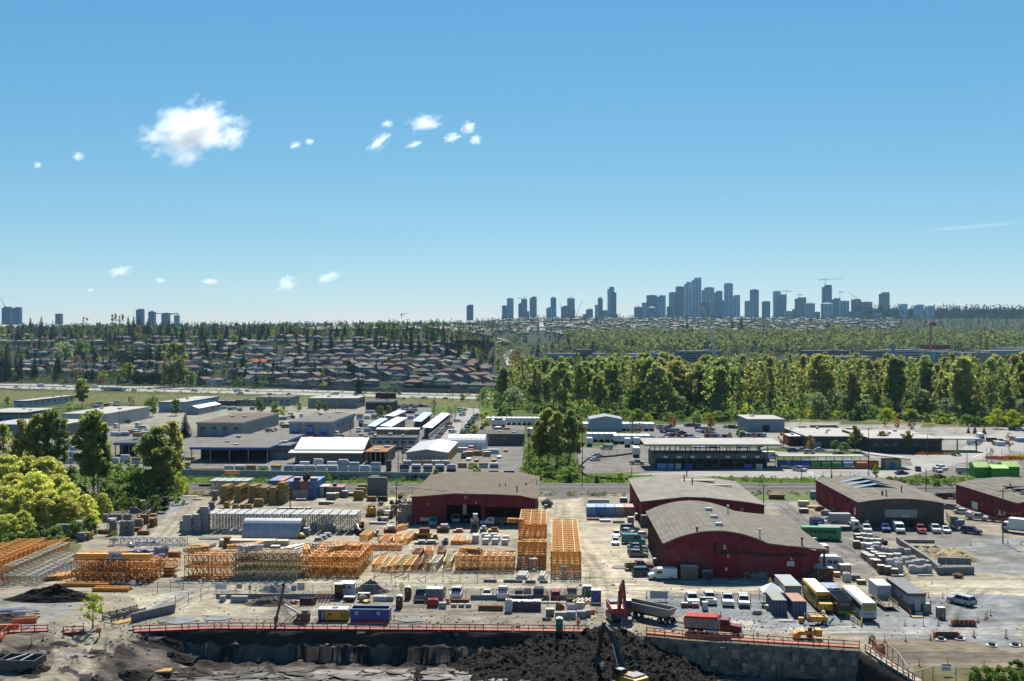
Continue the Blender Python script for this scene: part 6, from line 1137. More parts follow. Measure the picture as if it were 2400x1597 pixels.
# ================================================================ SHORING FRAMES, BUNDLES, CONTAINERS
k_=0
for j in range(3):
 for i in range(16):
  p0=at('E',1905,1440)+U*(i*2.35+.9)+V*(j*2.5+1);goods('frame','shoring_frame',p0,(2.0,2.2,4.6),paleS,f'shoring frame with pale deck, long frame rows, {ORD[j]} row, {ORD[i]} from the left','shoring frames in the long row')
for j in range(3):goods('frame','shoring_frame',at('F',590,1395)+U*.9+V*(j*2.5),(3.,2.2,3.6),paleS,f'wide shoring frame at the right end of the frame rows, {ORD[j]} from the front','wide shoring frames')
for i,(x,y,nz)in enumerate(((1720,1455,5),(1810,1450,5),(1875,1445,7),(1690,1440,3))):column('bundle','formwork_stack','E',x,y,(2.4,1.8,.9),nz,mat('aluminium grey',(.27,.28,.29),.6),f'grey aluminium beam bundle left of the shoring frames, {ORD[i]} pile','aluminium bundles')
for i,(x,y,nz)in enumerate(((455,1480,2),(530,1430,2),(570,1530,1),(610,1510,1),(650,1490,1),(660,1430,2),(700,1420,1))):column('bundle','formwork_stack','F',x,y,(2.,1.6,.95),nz,mat('aluminium grey',(.27,.28,.29),.6)if i<6 else wood,f'{"grey aluminium" if i < 6 else "orange plywood"} bundle right of the half round shed, {ORD[i]} pile','bundles right of the half round shed')
tanw=mat('tan plywood',(.33,.225,.085),.85,var=.2,sc_=3);k=0
for i,(tl,x,y,nz,nd)in enumerate((('E',2060,1172,4,3),('E',2185,1172,4,4),('E',2320,1168,4,3),('F',65,1185,4,3),('F',150,1185,4,2),('F',235,1180,5,2))):
 for j in range(nd):
  p=at(tl,x,y,.9+j*2.1)
  for z in range(nz):goods('bundle','plywood_bundle',p+Vector((ru(-.05,.05),0,z*1.22)),(2.5 if i not in(1,4)else 2.2,1.9,1.2),tanw,f'tan plywood bundle in the {ORD[i]} tall pile from the left, {ORD[j]} pile deep, {"bottom" if z == 0 else "top" if z == nz-1 else ORD[z]} layer','tall plywood piles')
for i,(tl,x,y,nz)in enumerate((('E',2160,1262,2),('E',2230,1262,2),('E',2285,1262,2),('F',15,1210,2),('E',2030,1255,1),('E',2080,1240,2))):column('bundle','plywood_bundle',tl,x,y,(1.7 if i!=3 else 2.9,1.7,1.1),nz,tanw,f'short tan plywood pile in front of the tall piles, {ORD[i]} pile','short plywood piles')
for i in range(5):
 for j in range(3):goods('frame','shoring_frame',at('E',1950,1095)+U*(i*2.5)+V*(j*2.4+1.5),(2.2,2.1,4.2),paleS,f'shoring frame behind the tall plywood piles, {ORD[j]} row, {ORD[i]} from the left','shoring frames behind the plywood')
p=at('F',205,1180,11);section(at('E',2120,1010,2)+Vector((0,0,3.4)),GR,4.5,1.6,1.2,orange,'short orange crane piece lying behind the shoring frames near the railway',G3,name='lattice_section')
for i,(x,c,nm)in enumerate(((200,(.03,.12,.35),'blue'),(235,(.30,.09,.06),'brown'),(300,(.02,.09,.22),'blue'),(367,(.015,.05,.14),'navy'),(444,(.30,.075,.05),'orange red'),(522,(.02,.09,.24),'blue'))):
 m=mat('container '+nm,c,.55,var=.15)
 p=at('F',x if i>1 else 310,1135,6)
 if i<2:p=at('F',130+i*70,1135,8)
 container(p+Vector((0,0,2.62)),GR,12,m,f'{nm} shipping container in the upper row by the railway, {ORD[i]} from the left','containers by the railway')
 m2=mat('container lower '+str(i),[(.28,.1,.06),(.2,.08,.05),(.2,.07,.05),(.33,.34,.34),(.36,.37,.36),(.02,.09,.24)][i],.55,var=.15);container(p,GR,12,m2,f'{["brown", "dark brown", "rust", "pale grey", "white", "blue"][i]} shipping container in the lower row by the railway, {ORD[i]} from the left','containers by the railway')
for i,(x,y,w_,h,c)in enumerate(((365,948,1.8,1,brn),(450,945,2,2.2,dark),(520,955,2.2,.8,tanw))):
 p=at('F',x,1135,2)+Vector((0,0,5.25));goods('bale' if i==1 else 'crate','stored_goods',p,(w_,1.6,h),c,f'{["brown crate", "dark machine bundle", "tan crate"][i]} stored on the container roofs by the railway',None)
p=at('F',650,1120,3);t=thing('lean_to_shed','low patchwork roofed shed right of the blue containers with an open dark door','shed',p,GR);mb=BX((-1.8,0,0),(1.6,5,3),offw);mb.box((2,.5,0),(5,4.5,2.7),mat('shed boards',(.3,.28,.25),.9));mb.box((-.5,1,0),(1.4,3,2.7),dark);part(t,'wall',mb);mb=BX((-1.2,0,3),(3,5.4,.2),offw);mb.box((2.6,.3,2.8),(4.6,5.2,.2),mat('pinkish roof',(.42,.24,.18),.9));part(t,'roof',mb);mb=BX((1.8,.5,3.05),(1.2,3,.8),mat('tarp blue',(.05,.09,.3),.7),.2);part(t,'tarp_roll',mb)
for i,(tl,x,y,w_,d,h,m)in enumerate((('F',690,1145,3,2,1.9,woodg),('F',740,1130,1.5,1.4,1.6,yellow),('F',815,1125,1.8,1.6,2.,concd),('F',625,1190,3.2,1.5,.9,woodg),('F',410,1155,3,1.6,.6,brn),('F',680,1185,2,1.5,.6,wood),('F',880,1110,2.5,1.6,.9,brn))):goods('crate','yard_crate',at(tl,x,y,d/2),(w_,d,h),m,f'{["grey timber crate beside the lean to shed", "yellow box beside the lean to shed", "grey tank box right of the lean to shed", "long brown crate on the pale slab", "flat brown crate before the containers", "wooden crate on the edge of the slab", "brown crate between tank and plank piles"][i]}',None)
for i,(x,c,nm)in enumerate(((235,mat('ochre board',(.42,.27,.05),.8),'ochre'),(297,mat('mauve board',(.24,.22,.3),.8),'mauve'),(350,mat('mauve board',(.24,.22,.3),.8),'mauve'),(400,mat('ochre board',(.42,.27,.05),.8),'ochre'),(475,brn,'brown'))):goods('crate','plywood_box',at('F',x,1255,.8),(2.4 if i==0 else 1.4,1.4,1.1),c,f'{nm} box in the row behind the shoring frames, {ORD[i]} from the left','boxes behind the shoring frames')
p=at('F',-130,1495);W=(410+130)*TS*p.y/F_PX;t=thing('quonset_shed','grey blue half round metal shed in the middle of the yard','shed',p,GR);pr=[(2.9-2.9*math.cos(math.pi*i/14),4.3*math.sin(math.pi*i/14))for i in range(15)];qm=mat('quonset metal',(.36,.39,.44),.45,.3,var=.12);mb=PF(pr,0,W-.05,qm,'x');part(t,'cover',mb)
mb=MB()
for k in range(7):mb.prof([(y,z*1.012+.01)for y,z in pr],(W-.2)*k/6,(W-.2)*k/6+.12,offw,'x')
part(t,'rib',mb);mb=BX((W+.02,2.2,0),(.1,2.8,2.6),black);part(t,'opening',mb);mb=PF([(2.9-2.95*math.cos(math.pi*i/14),4.36*math.sin(math.pi*i/14))for i in range(15)],W-.04,W,woodg,'x');part(t,'end_wall',mb)
mb=MB();mb.blob((0,0,.7),(.9,.8,.7),yellow,2);mb.box((.3,0,0),(1.6,1.2,.5),dark);solo('yellow_machine',mb,'small yellow machine at the open end of the half round shed','machine',at('F',415,1500))
for i,(tl,x,y,w_,d,h,m,kd)in enumerate((('A',2270,320,13,2.4,1.6,cream,'beams'),('B',130,310,8,2,1.4,cream,'beams'),('A',1960,255,7,2.5,.5,concd,'beams'),('A',2160,205,6.5,2.4,.9,steel,'beams'),('A',2080,330,1.5,1.4,2.4,brn,'bundle'),('B',215,290,3,1,.6,offw,'pipes'),('B',320,350,4.5,1.4,1,white,'pipes'),('B',240,350,4,1.6,.5,yel,'beams'),('B',170,360,2,1.6,1.1,concd,'crate'),('B',300,370,2.,1.4,1.,steel,'crate'),('B',385,360,4.5,1.5,1.4,white,'pipes'))):goods(kd,'stored_goods',at(tl,x,y,d/2),(w_,d,h),m,['long cream beams behind the cream jibs','cream beams right end behind the cream jibs','flat dark steel sheets left of the half round shed','grey steel beams beside the half round shed','dark brown bundle tower behind the cubic orange stack','short white pipes before the half round shed','white pipes leaning by the deep orange stack','yellow bars before the half round shed','grey crate before the half round shed','grey steel crate by the deep orange stack','big white pipes touching the deep orange stack'][i],None,GR+(R(70)if i in(6,10)else R(20)if i in(5,7)else 0))
n_=0
for tl,x,y,w_,d,h,nz,m in(('E',545,1500,2.2,1.6,1.1,3,woodg),('E',615,1500,2,1.6,1.1,3,woodg),('E',690,1490,2.2,4,1.2,3,woodg),('E',740,1530,2,2,1.,2,concd),('E',790,1520,2,2,.9,2,tanw),('E',480,1530,2.6,1.6,.8,1,concd),('E',375,1540,1.4,1.4,1.2,3,dark),('E',960,1350,1.6,1.6,1.,2,woodg),('E',1020,1350,1.6,1.6,1.,2,woodg),('E',1080,1350,1.8,1.6,1.,2,concd),('E',1160,1350,2,1.6,1.,2,woodg),('E',1030,1470,1.8,1.5,1.2,3,woodg),('E',1130,1480,1.8,1.5,1.2,3,woodg),('E',1190,1480,1.6,1.5,1.2,3,concd),('E',950,1460,3,1.4,.5,2,brn),('E',1260,1400,2.4,1.8,.7,3,woodg),('E',1320,1370,2.2,1.6,.8,3,brn),('E',1390,1400,1.6,2.4,1.1,2,rust),('E',1180,1230,2.2,1.6,.8,2,dark),('E',1220,1270,2.4,1.6,.8,2,concd),('E',1290,1190,2,1.5,.9,2,dark),('E',1300,1240,2.,1.5,.9,3,steel),('E',1340,1230,2,1.5,.8,2,concd),('E',1430,1240,2.4,1.6,.7,1,dark),('E',1510,1240,1.9,1.6,1.2,3,dark),('E',1470,1280,2.4,1.6,.6,1,woodg),('E',1400,1300,2.2,1.5,.7,1,tanw),('E',1290,1320,2,1.4,.6,1,wood),('E',1850,1300,2.4,1.5,.9,2,concd),('E',1880,1270,4,1.2,.9,1,steel),('E',1940,1260,1.6,1.5,1.4,2,concd),('E',1970,1150,1.5,1.5,1.4,2,woodg),('E',1880,1030,4,2,1,1,dark),('E',1900,1110,3,1.6,.5,1,woodg),('E',1740,1120,5,1.6,.3,1,cream),('E',1810,1150,2.6,1.5,.4,1,wood),('E',1230,1440,3,1.4,.5,2,rust),('E',1310,1470,3,1.3,.5,2,brn)):
 column('bundle','formwork_stack',tl,x,y,(w_,d,h),nz,m,f'{"grey timber" if m is woodg else "grey" if m is concd else "tan" if m is tanw else "dark" if m is dark else "rusty" if m in (rust, brn) else "steel"} formwork pile {ORD[n_]} beside the gravel track by the willows','weathered formwork piles',GR+ru(-.2,.2));n_+=1
for i,(x,y)in enumerate(((1020,1420),(1110,1450),(1180,1450))):goods('frame','shoring_frame',at('E',x,y+25,.8),(1.9,1.6,3.4),paleS,f'weathered white frame rack by the willow piles, {ORD[i]} from the left','frame racks by the willows')
for i in range(70):
 t0=rnd.random();x=1130+330*t0;lay=rch([0,0,0,1,1,2]);y=ru(1210,1375)if x>1290 else ru(1240,1360);y-=lay*4
 goods('bale','scrap_bale',at('F',x,y)+Vector((0,0,lay*1.05)),(rch([1.1,1.3,1.5]),1.2,1.1),rch([mat('grey brown bale',(.19,.155,.125),.9,var=.3),mat('pale bale',(.34,.29,.23),.9,var=.3),mat('dark bale',(.09,.075,.065),.9),mat('pinkish bale',(.32,.22,.17),.9)]),'wrapped scrap bale in the big heap left of the brown barn','scrap bales left of the brown barn',ru(0,3))
for i,(x,y,nz)in enumerate(((1430,1368,5),(1365,1368,5),(1330,1362,3))):column('block','stone_block','F',x,y,(1.5,1.4,1.0),nz,mat('grey block',(.24,.22,.20),.9),f'grey block in the {ORD[i]} column from the barn corner','block columns at the barn corner')
goods('crate','green_skip',at('F',1200,1318,1),(3.4,1.8,2.),green,'dark green skip in front of the scrap bales',None);goods('beams','steel_beams',at('F',1120,1372,.6),(4.6,1,.6),steel,'grey steel beams lying before the green skip',None,R(-8));goods('crate','grey_crate',at('F',1175,1350,.8),(2.2,1.2,1.2),offw,'pale crate between the green skip and the steel beams',None)
for i,(x,y,nz,m)in enumerate(((940,1150,4,tanw),(960,1120,4,woodg),(980,1090,4,tanw),(1115,1110,8,concd),(1060,1160,2,brn),(1160,1160,2,dark),(1090,985,3,wood),(1130,990,2,woodg))):column('bundle','timber_pile','F',x,y,(3 if i<3 else 6.2 if i==3 else 3,1.8,.7),nz,m,f'{"tan" if m is tanw else "dark" if m in (dark, concd) else "brown"} timber pile {ORD[i]} between the yellow skip and the railway','timber piles by the railway')
t=thing('yellow_skip','yellow ribbed skip with red front standing on the pale dirt','skip',at('F',1050,1298,2.2),R(8));mb=MB();S=2.4
for s in(-1,1):mb.box((s*S/2,0,.4),(.12,4.6,1.9),yellow);[mb.box((s*(S/2+.08),0,.5+k*.6),(.1,4.6,.14),yellow)for k in range(3)]
for s in(-1,1):mb.box((0,s*2.3,.4),(S,.12,1.9),yellow)
mb.box((0,0,.3),(S,4.6,.15),yellow);part(t,'body',mb);mb=BX((0,-2.45,0),(1.6,.3,.8),red);part(t,'front_plate',mb);mb=MB();mb.blob((0,0,1.4),(1.,2,.7),sand,1);part(t,'load',mb)
for i,(x,c,nm)in enumerate(((731,(.10,.25,.44),'pale blue'),(819,(.03,.13,.40),'bright blue'),(907,(.10,.24,.40),'weathered blue'),(995,(.27,.26,.245),'grey'),(1083,(.28,.085,.075),'red brown'))):container(at('G',x,1300,3.05),GR,6.06,mat('container '+nm,c,.55,var=.18),f'{nm} shipping container in the row of five beside the middle barn','five containers beside the middle barn')
for i,(x,y,w_,m,nm)in enumerate(((750,1335,3.4,red,'red'),(860,1350,3,steel,'grey'),(985,1360,3,woodg,'brown'))):goods('beams','beam_stack',at('G',x,y,.5),(w_,1,.6),m,f'{nm} beam stack before the five containers','beam stacks before the containers')
goods('crate','grey_tank',at('G',1095,1385,.8),(1.6,1.4,2.2),concd,'tall grey tank between the five containers and the arched barn',None);goods('crate','white_board',at('G',800,1170,.5),(6.4,1,.9),white,'long white covered bench behind the five containers',None);goods('crate','blue_skip',at('G',1030,1170,1),(2.2,1.6,1.3),bluep,'small blue skip behind the grey container',None);goods('bale','junk_heap',at('G',320,1215,1),(2.8,2.2,2.2),mat('grey junk',(.2,.19,.18),.9),'grey junk heap at the right corner of the brown barn',None);goods('crate','blue_barrel_rack',at('G',312,1232,.5),(.8,.8,1.2),bluep,'blue drum beside the junk heap',None)
for i,(x,y)in enumerate(((1225,1395),(1150,1330))):goods('crate','blue_kiosk' if i==0 else 'blue_drum',at('G',x,y,.8),(2 if i==0 else.8,1.8,3 if i==0 else 1.6),mat('dark blue kiosk',(.02,.03,.09),.5),['dark blue kiosk at the left back corner of the arched barn','blue drum beside the middle barn wall'][i],None)
# ================================================================ BLOCK BAYS AND BAGS AT RIGHT
blk=mat('bay block',(.24,.235,.215),.9,var=.22,sc_=2);bm_=None
def blockwall(pts,nz,label):
 t=thing('block_wall',label,'block wall',tuple(pts[0]));o=pts[0];me=crate_mesh('block',(1.5,.78,.76),blk)
 for a_,b_ in zip(pts,pts[1:]):
  d=(b_-a_);n=max(1,round(d.length/1.53));rz=math.atan2(d.y,d.x)
  for k in range(n):
   for z in range(nz):part(t,'block',me,tuple(a_.lerp(b_,(k+.5)/n)-o+Vector((0,0,z*.77))),rz+ru(-.03,.03))
pq=lambda x,y:at('D',x,y)
blockwall([pq(1195,285),pq(1240,325),pq(1490,485),pq(1575,560)],2,'long concrete block wall running diagonally beside the bagged goods');blockwall([pq(1225,280),pq(1530,285)],1,'back concrete block wall of the bays');blockwall([pq(1320,335),pq(1560,345)],1,'second short block wall inside the bays');blockwall([pq(1560,480),pq(1870,490)],2,'concrete block wall just in front of the sand heaps');blockwall([pq(1560,575),pq(1890,570)],2,'front concrete block wall of the bays');blockwall([pq(1600,525),pq(1860,525)],1,'single course block wall between the two front walls')
bagm=mat('white woven bag',(.50,.48,.46),.8,var=.15,sc_=3);bagd=mat('grey woven bag',(.34,.34,.34),.85,var=.2,sc_=3);brick_=mat('brown pavers',(.20,.135,.10),.9,var=.25,sc_=4)
n_=0
for r0,(xa,ya,xb,yb,n)in enumerate(((820,335,1010,345,4),(850,290,1020,305,4),(830,260,940,262,3),(900,430,1010,520,5),(950,400,1060,480,4),(1060,440,1200,450,3),(1100,385,1290,395,4),(1050,570,1170,585,3),(1130,500,1330,470,4),(1210,570,1210,540,2),(1340,565,1480,560,4),(1310,510,1480,500,4),(1000,375,1080,380,2),(930,360,980,370,2))):
 for i in range(n):
  t0=i/max(1,n-1);p=at('D',xa+(xb-xa)*t0,ya+(yb-ya)*t0,.6);kd='bag' if r0 in(6,8,9,10,11,12)else 'crate';m=rch([bagm,bagd])if kd=='bag' else rch([bagm,brick_,brick_,offw]);h=ru(1.2,1.7)if r0!=9 else 2.5
  goods(kd,'woven_bag' if kd=='bag' else 'paver_crate',p,(1.45,1.3,round(h,1)),m,f'{"woven bag" if kd == "bag" else "pallet crate"} in the stock of pavers beside the block bays, {ORD[r0]} row, {ORD[i]} along it','paver stock beside the block bays',GR+ru(-.15,.15));n_+=1
for i,(x,y)in enumerate(((940,250),(1000,262),(1040,285),(1075,300))):goods('bale','round_roll',at('D',x,y),(1.3,1.1,1.),dark,f'dark round roll behind the paver stock, {ORD[i]} from the left','dark rolls behind the paver stock')
goods('bale','rubble_pile',at('D',1750,605),(1.8,1.2,.9),brick_,'small brown rubble pile before the front block wall',None);goods('crate','low_pallet',at('D',1190,590),(2.4,1.,.3),woodg,'flat pallet in front of the paver stock',None);goods('beams','low_sill',at('D',1445,588),(3,.7,.3),conc,'low sill before the bags at the bay corner',None)
for i,(tl,x,y,w_,d,h,m,kd,lb)in enumerate((('D',530,630,3.2,1.8,2.4,mat('rust timber wall',(.15,.075,.045),.9,var=.4),'crate','rusty panelled enclosure at the right corner of the arched barn'),('D',640,600,1.3,1.3,.9,orange,'crate','low orange machine behind the rusty enclosure'),('D',715,575,2.2,1.6,1.9,steel,'crate','grey hopper beside the rusty enclosure'),('D',730,645,1.4,1.2,1.8,offw,'bag','tall grey bag before the hopper'),('D',810,635,2,1.5,1.1,woodg,'bundle','stack of grey pallets right of the hopper'),('D',865,668,1.7,1.,.8,brick_,'crate','brown trough beside the orange post'),('D',520,440,2,3.4,3,mat('mossy roof shed',(.26,.2,.15),.9),'crate','brown shed behind the arched barn corner'),('C',1635,625,3.4,1.5,2.7,mat('shed cladding',(.22,.17,.13),.85,var=.4),'crate','brown timber shed against the arched barn front'),('C',1742,580,.9,.5,2.1,white,'crate','white board leaning beside the brown timber shed'),('C',1800,620,2.,1.4,1.6,mat('navy bin',(.015,.03,.08),.5),'crate','dark blue waste bin against the arched barn front'),('C',2165,615,.9,.8,1.1,dark,'crate','dark bin before the arched barn door, left'),('C',2235,620,1.5,1.,1.2,concd,'bag','dark sack before the arched barn, middle'),('C',2310,620,1.8,1.1,1.4,concd,'bag','dark sack before the arched barn, right'),('C',1320,495,.9,.9,1.5,green,'crate','green bin at the left wall of the arched barn'),('H',420,1135,1.6,1.2,2.2,blueawn,'crate','pale blue box by the back corner of the skylight barn'),('H',85,1140,4.6,2,1.4,brn,'bundle','tan and brown timber pile on the grass behind the yard'),('H',335,1210,3,1.8,1.6,offw,'crate','white tarped cart beside the skylight barn'),('H',420,1222,3.2,1.2,.7,yellow,'beams','yellow ladders beside the skylight barn'),('H',335,1268,2.4,1.4,1.2,brn,'crate','brown crate with red end left of the skylight barn'),('H',480,1250,2.4,1.6,1.2,rust,'bale','rusty scrap heap left of the skylight barn'),('H',540,1290,3,1.8,1.2,woodg,'bale','grey scrap heap behind the blue skip'),('H',610,1280,1.6,1.4,1.4,dark,'bale','dark scrap heap against the skylight barn wall'),('H',1775,1150,2.2,1.6,2.6,white,'crate','white loading box on the right edge barn wall'),('H',1778,1385,1.6,1,1.5,bluep,'crate','blue bin beside the navy car'),('H',1715,1385,1.8,.3,2.4,mat('blue gate',(.02,.05,.16),.6),'crate','dark blue gate panel beside the skylight barn'),('H',1738,1410,.5,.4,2.,bluep,'crate','blue upright sign board beside the blue gate'))):autogoods(kd,tl,x,y,(w_,d,h),m,lb)
t=thing('skip','blue skip full of scrap timber left of the skylight barn','skip',at('H',465,1405,1.6),R(4));mb=MB()
for a_,b_,c,d in((-1.3,0,.1,3.4),(1.3,0,.1,3.4),(0,-1.7,2.6,.1),(0,1.7,2.6,.1)):mb.box((a_,b_,.2),(c,d,2.1),bluep)
mb.box((0,0,.15),(2.6,3.4,.1),bluep);part(t,'body',mb);mb=MB();[mb.box((ru(-.9,.9),ru(-1.2,1.2),1.6+rnd.random()*.8),(ru(.1,.3),ru(.8,2),.15),rch([wood,woodg,rust]),ru(0,3))for _ in range(26)];part(t,'scrap',mb);mb=BX((.2,-1.77,1.3),(.9,.04,.35),white);part(t,'label',mb)
# ================================================================ MACHINES
cat_y=mat('machine yellow',(.62,.33,.02),.45);mred=mat('machine red',(.42,.03,.02),.4);mgrey=mat('machine grey',(.12,.12,.13),.5);mdark=mat('machine black',(.022,.022,.025),.4)
def excavator(loc,rz,label,bc,ac,pts,bz=0.):
 """pts: boom foot, elbow, boom tip, stick tip in (forward, up)"""
 t=thing('excavator',label,'excavator',loc,rz);mb=MB()
 for s in(-1,1):
  mb.prof([(-2.1,.35),(-1.8,.05),(1.8,.05),(2.1,.35),(2.1,.6),(1.8,.95),(-1.8,.95),(-2.1,.6)],s*1.35-.32,s*1.35+.32,mdark,'y')
 mb.box((0,0,.4),(2.4,2.2,.6),mgrey);part(t,'tracks',mb)
 mb=PF([(-2.6,1.15),(1.5,1.15),(1.5,1.9),(.2,2.1),(-2.4,2.2),(-2.7,1.9)],-1.45,1.45,bc,'y');mb.box((-1.4,-.1,2.18),(1.9,2.4,.25),mgrey);part(t,'house',mb)
 mb=PF([(-2.9,1.2),(-2.3,1.2),(-2.3,2.25),(-2.9,2.1)],-1.4,1.4,mgrey if bc is not cat_y else cat_y,'y');part(t,'counterweight',mb)
 mb=PF([(.1,1.2),(1.75,1.2),(1.85,2.0),(1.4,2.95),(.1,2.95)],.55,1.45,vglass,'y');cb=part(t,'cab',mb);mb=BX((.75,1.0,2.93),(1.5,1.0,.1),white if bc is mred else mat('cab roof',(.3,.36,.34),.5));part(cb,'cab_roof',mb)
 a_,b_,c_,d_=[Vector((p[0],-.25,p[1]))for p in pts];mb=MB();mb.beam(a_,b_,.5,ac,.75);m0=b_.lerp(c_,.0);mb.beam(b_,c_,.46,ac,.6);part(t,'boom',mb)
 mb=MB();mb.beam(c_+(c_-d_).normalized()*.8,d_,.36,ac,.5);part(t,'stick',mb);mb=MB();mb.tube(a_.lerp(b_,.1)+Vector((.7,.4,-.3)),a_.lerp(b_,.75)+Vector((0,.35,0)),.1,chrome,8);mb.tube(a_.lerp(b_,.1)+Vector((.7,-.4,-.3)),a_.lerp(b_,.75)+Vector((0,-.35,0)),.1,chrome,8);mb.tube(b_+Vector((0,0,.5)),c_+Vector((0,0,.45)),.1,chrome,8);part(t,'hydraulic_cylinder',mb)
 mb=MB();x,z=d_.x,d_.z;mb.prof([(x-.1,z+.15),(x+.35,z-.1),(x+.1,z-1.0),(x-.6,z-1.25),(x-.9,z-.95),(x-.3,z-.6)],-.9,.45,mgrey if bc is mred else mdark,'y')
 for k in range(5):mb.box((x-.95,-.8+k*.28,z-1.2),(.3,.1,.12),steel)
 part(t,'bucket',mb);return t
p=at('.',1452,1455);ex=excavator((p.x,p.y,.35),R(-83),'red excavator with raised red boom on top of the black soil heap',mred,mred,[(.7,2.0),(2.6,5.6),(3.6,5.7),(5.6,1.6)]);ex.scale=(1.15,)*3
excavator((17.3,156,-4.4),R(128),'yellow excavator with black arm at the bottom edge digging the black soil heap',cat_y,mdark,[(.8,2.0),(4.0,7.4),(5.6,8.0),(6.9,3.0)])
tw_=mat('dusty alloy body',(.30,.28,.25),.55,.2,var=.2)
p=at('.',1612,1482);t=thing('dump_truck','dark red dump truck with a grey box and red tarp beside the orange barrier','dump truck',p,R(-17));mb=PF([(-.4,1.15),(5.0,1.15),(5.1,2.7),(-.6,2.7)],-1.2,1.2,tw_,'y');bx=part(t,'box',mb)
for s in(-1,1):
 for k in range(6):mb=BX((.2+k*.85,s*1.23,1.25),(.12,.08,1.4),tw_);part(bx,'box_rib',mb)
mb=PF([(-.5,2.75),(5,2.75),(4.8,3.1),(2,3.0),(-.4,2.95)],-1.15,1.15,mat('red tarp',(.45,.06,.05),.8),'y');part(t,'tarp',mb)
mb=PF([(5.3,.9),(6.8,.9),(6.8,1.9),(6.6,2.8),(5.3,2.8)],-1.15,1.15,mat('maroon cab',(.16,.01,.018),.35),'y');cb=part(t,'cab',mb);mb=BX((6.72,0,2.0),(.1,1.9,.62),vglass);[mb.box((6.1,s*1.16,1.95),(.8,.03,.6),vglass)for s in(-1,1)];part(cb,'cab_window',mb)
mb=PF([(6.8,.8),(8.5,.8),(8.6,1.75),(6.8,1.95)],-.85,.85,mat('maroon cab',(.16,.01,.018),.35),'y');part(t,'hood',mb);mb=BX((8.62,0,.8),(.1,1.1,.95),chrome);part(t,'grille',mb);mb=BX((8.75,0,.5),(.2,2.3,.35),chrome);part(t,'bumper',mb)
mb=MB();[mb.tube((5.2,s*1.05,1),(5.2,s*1.05,3.5),.1,chrome,8)for s in(-1,1)];part(t,'exhaust_stack',mb);mb=BX((4,0,.65),(9,.9,.35),mdark);mb.tube((2.9,-1.0,.75),(5.0,-1.0,.75),.3,chrome,10);part(t,'chassis',mb)
wheels(t,[(x,s*1.0)for x in(.7,2.0,7.7)for s in(-1,1)],.52,.4)
mb=MB();[mb.box((7.7,s*1.0,1.05),(1.2,.45,.08),mat('maroon cab',(.16,.01,.018),.35))for s in(-1,1)];part(t,'fender',mb)
p=at('.',1482,1443);t=thing('dump_trailer','long dusty dump trailer hitched behind the dark red dump truck','trailer',p,R(-43));mb=MB()
for s in(-1,1):mb.prof([(-.8,1.3),(7.6,1.3),(8.3,2.7),(-.8,2.7)],s*1.2-.06,s*1.2+.06,tw_,'y')
mb.box((-.75,0,1.3),(.12,2.4,1.4),tw_);mb.prof([(7.6,1.3),(7.7,1.3),(8.4,2.7),(8.3,2.7)],-1.2,1.2,tw_,'y');mb.box((3.5,0,1.25),(8.2,2.3,.15),dark);part(t,'box',mb);mb=BX((3.6,0,.75),(9,.8,.4),mdark);mb.beam((8,.4,.6),(11.2,0,.6),.15,mdark);mb.beam((8,-.4,.6),(11.2,0,.6),.15,mdark);part(t,'chassis',mb);wheels(t,[(x,s*1.0)for x in(0.,1.3,6.4,7.7)for s in(-1,1)],.5,.4)
dr_=mat('rusty drill mast',(.16,.12,.09),.8);p=at('B',420,1015);t=thing('drill_rig','small drill rig with a tall tilted mast and hanging hoses behind the red barrier','drill rig',p,R(175));mb=MB()
for s in(-1,1):mb.prof([(-1.3,.3),(-1.1,.05),(1.1,.05),(1.3,.3),(1.1,.6),(-1.1,.6)],s*.8-.2,s*.8+.2,mdark,'y')
part(t,'tracks',mb);mb=BX((-.3,0,.6),(2,1.4,1.0),dr_);mb.box((-.7,.3,1.5),(.9,.9,.7),mgrey);mb.tube((.2,.8,.7),(.2,-.8,.7),.3,steel,8);part(t,'engine_body',mb);mb=MB();mb.beam((.4,0,1.5),(3.0,0,2.9),.28,offw);part(t,'boom',mb);mb=MB();mb.beam((4.5,.0,-.1),(3.0,0,6.2),.36,dr_);mb.box((4.4,0,.1),(.6,.5,.8),dr_);part(t,'mast',mb);mb=MB();mb.beam((3.0,0,6.2),(2.6,0,8),.16,mdark);mb.box((3.2,0,6),(.4,.4,.5),mdark);part(t,'mast_head',mb);mb=MB()
for k in range(5):
 P=[Vector((3.6+k*.05,-.2+k*.1,4.5-k*.4)).lerp(Vector((.8,-.3+k*.15,1.3)),i/8)-Vector((0,0,1.6*4*(i/8)*(1-i/8)))for i in range(9)]
 for a_,b_ in zip(P,P[1:]):mb.beam(a_,b_,.07,yel if k%2 else mdark)
part(t,'hose',mb)
t=thing('generator','orange yellow compressor unit with a pale roof and dark ends left of the blue skip','generator',at('B',705,1012,1.1),GR);mb=BX((.3,0,.3),(3.4,2,1.5),cat_y);mb.box((-1.9,0,.3),(1.2,2,1.6),mat('slate side',(.08,.085,.12),.6));part(t,'body',mb);mb=BX((0,0,1.9),(5,2.15,.22),mat('lilac roof',(.45,.46,.52),.6));rf=part(t,'roof',mb);mb=MB();mb.tube((.2,0,2.1),(.2,0,2.2),.55,mdark,12);part(rf,'fan',mb)
for x,z,w_,h in((-.5,1.3,.7,.35),(1.6,1.0,.35,.7),(-.8,.9,.2,.15)):mb=BX((x,-1.02,z-.2),(w_,.05,h),mdark);part(t,'door_vent',mb)
mb=BX((2.35,0,.3),(.5,2.05,1.6),mat('olive end',(.33,.24,.03),.6));part(t,'end_panel',mb);mb=BX((-1.7,-1.03,.5),(.14,.05,1.2),white);mb.box((0,0,0),(5,1.8,.3),mdark);part(t,'skid',mb)
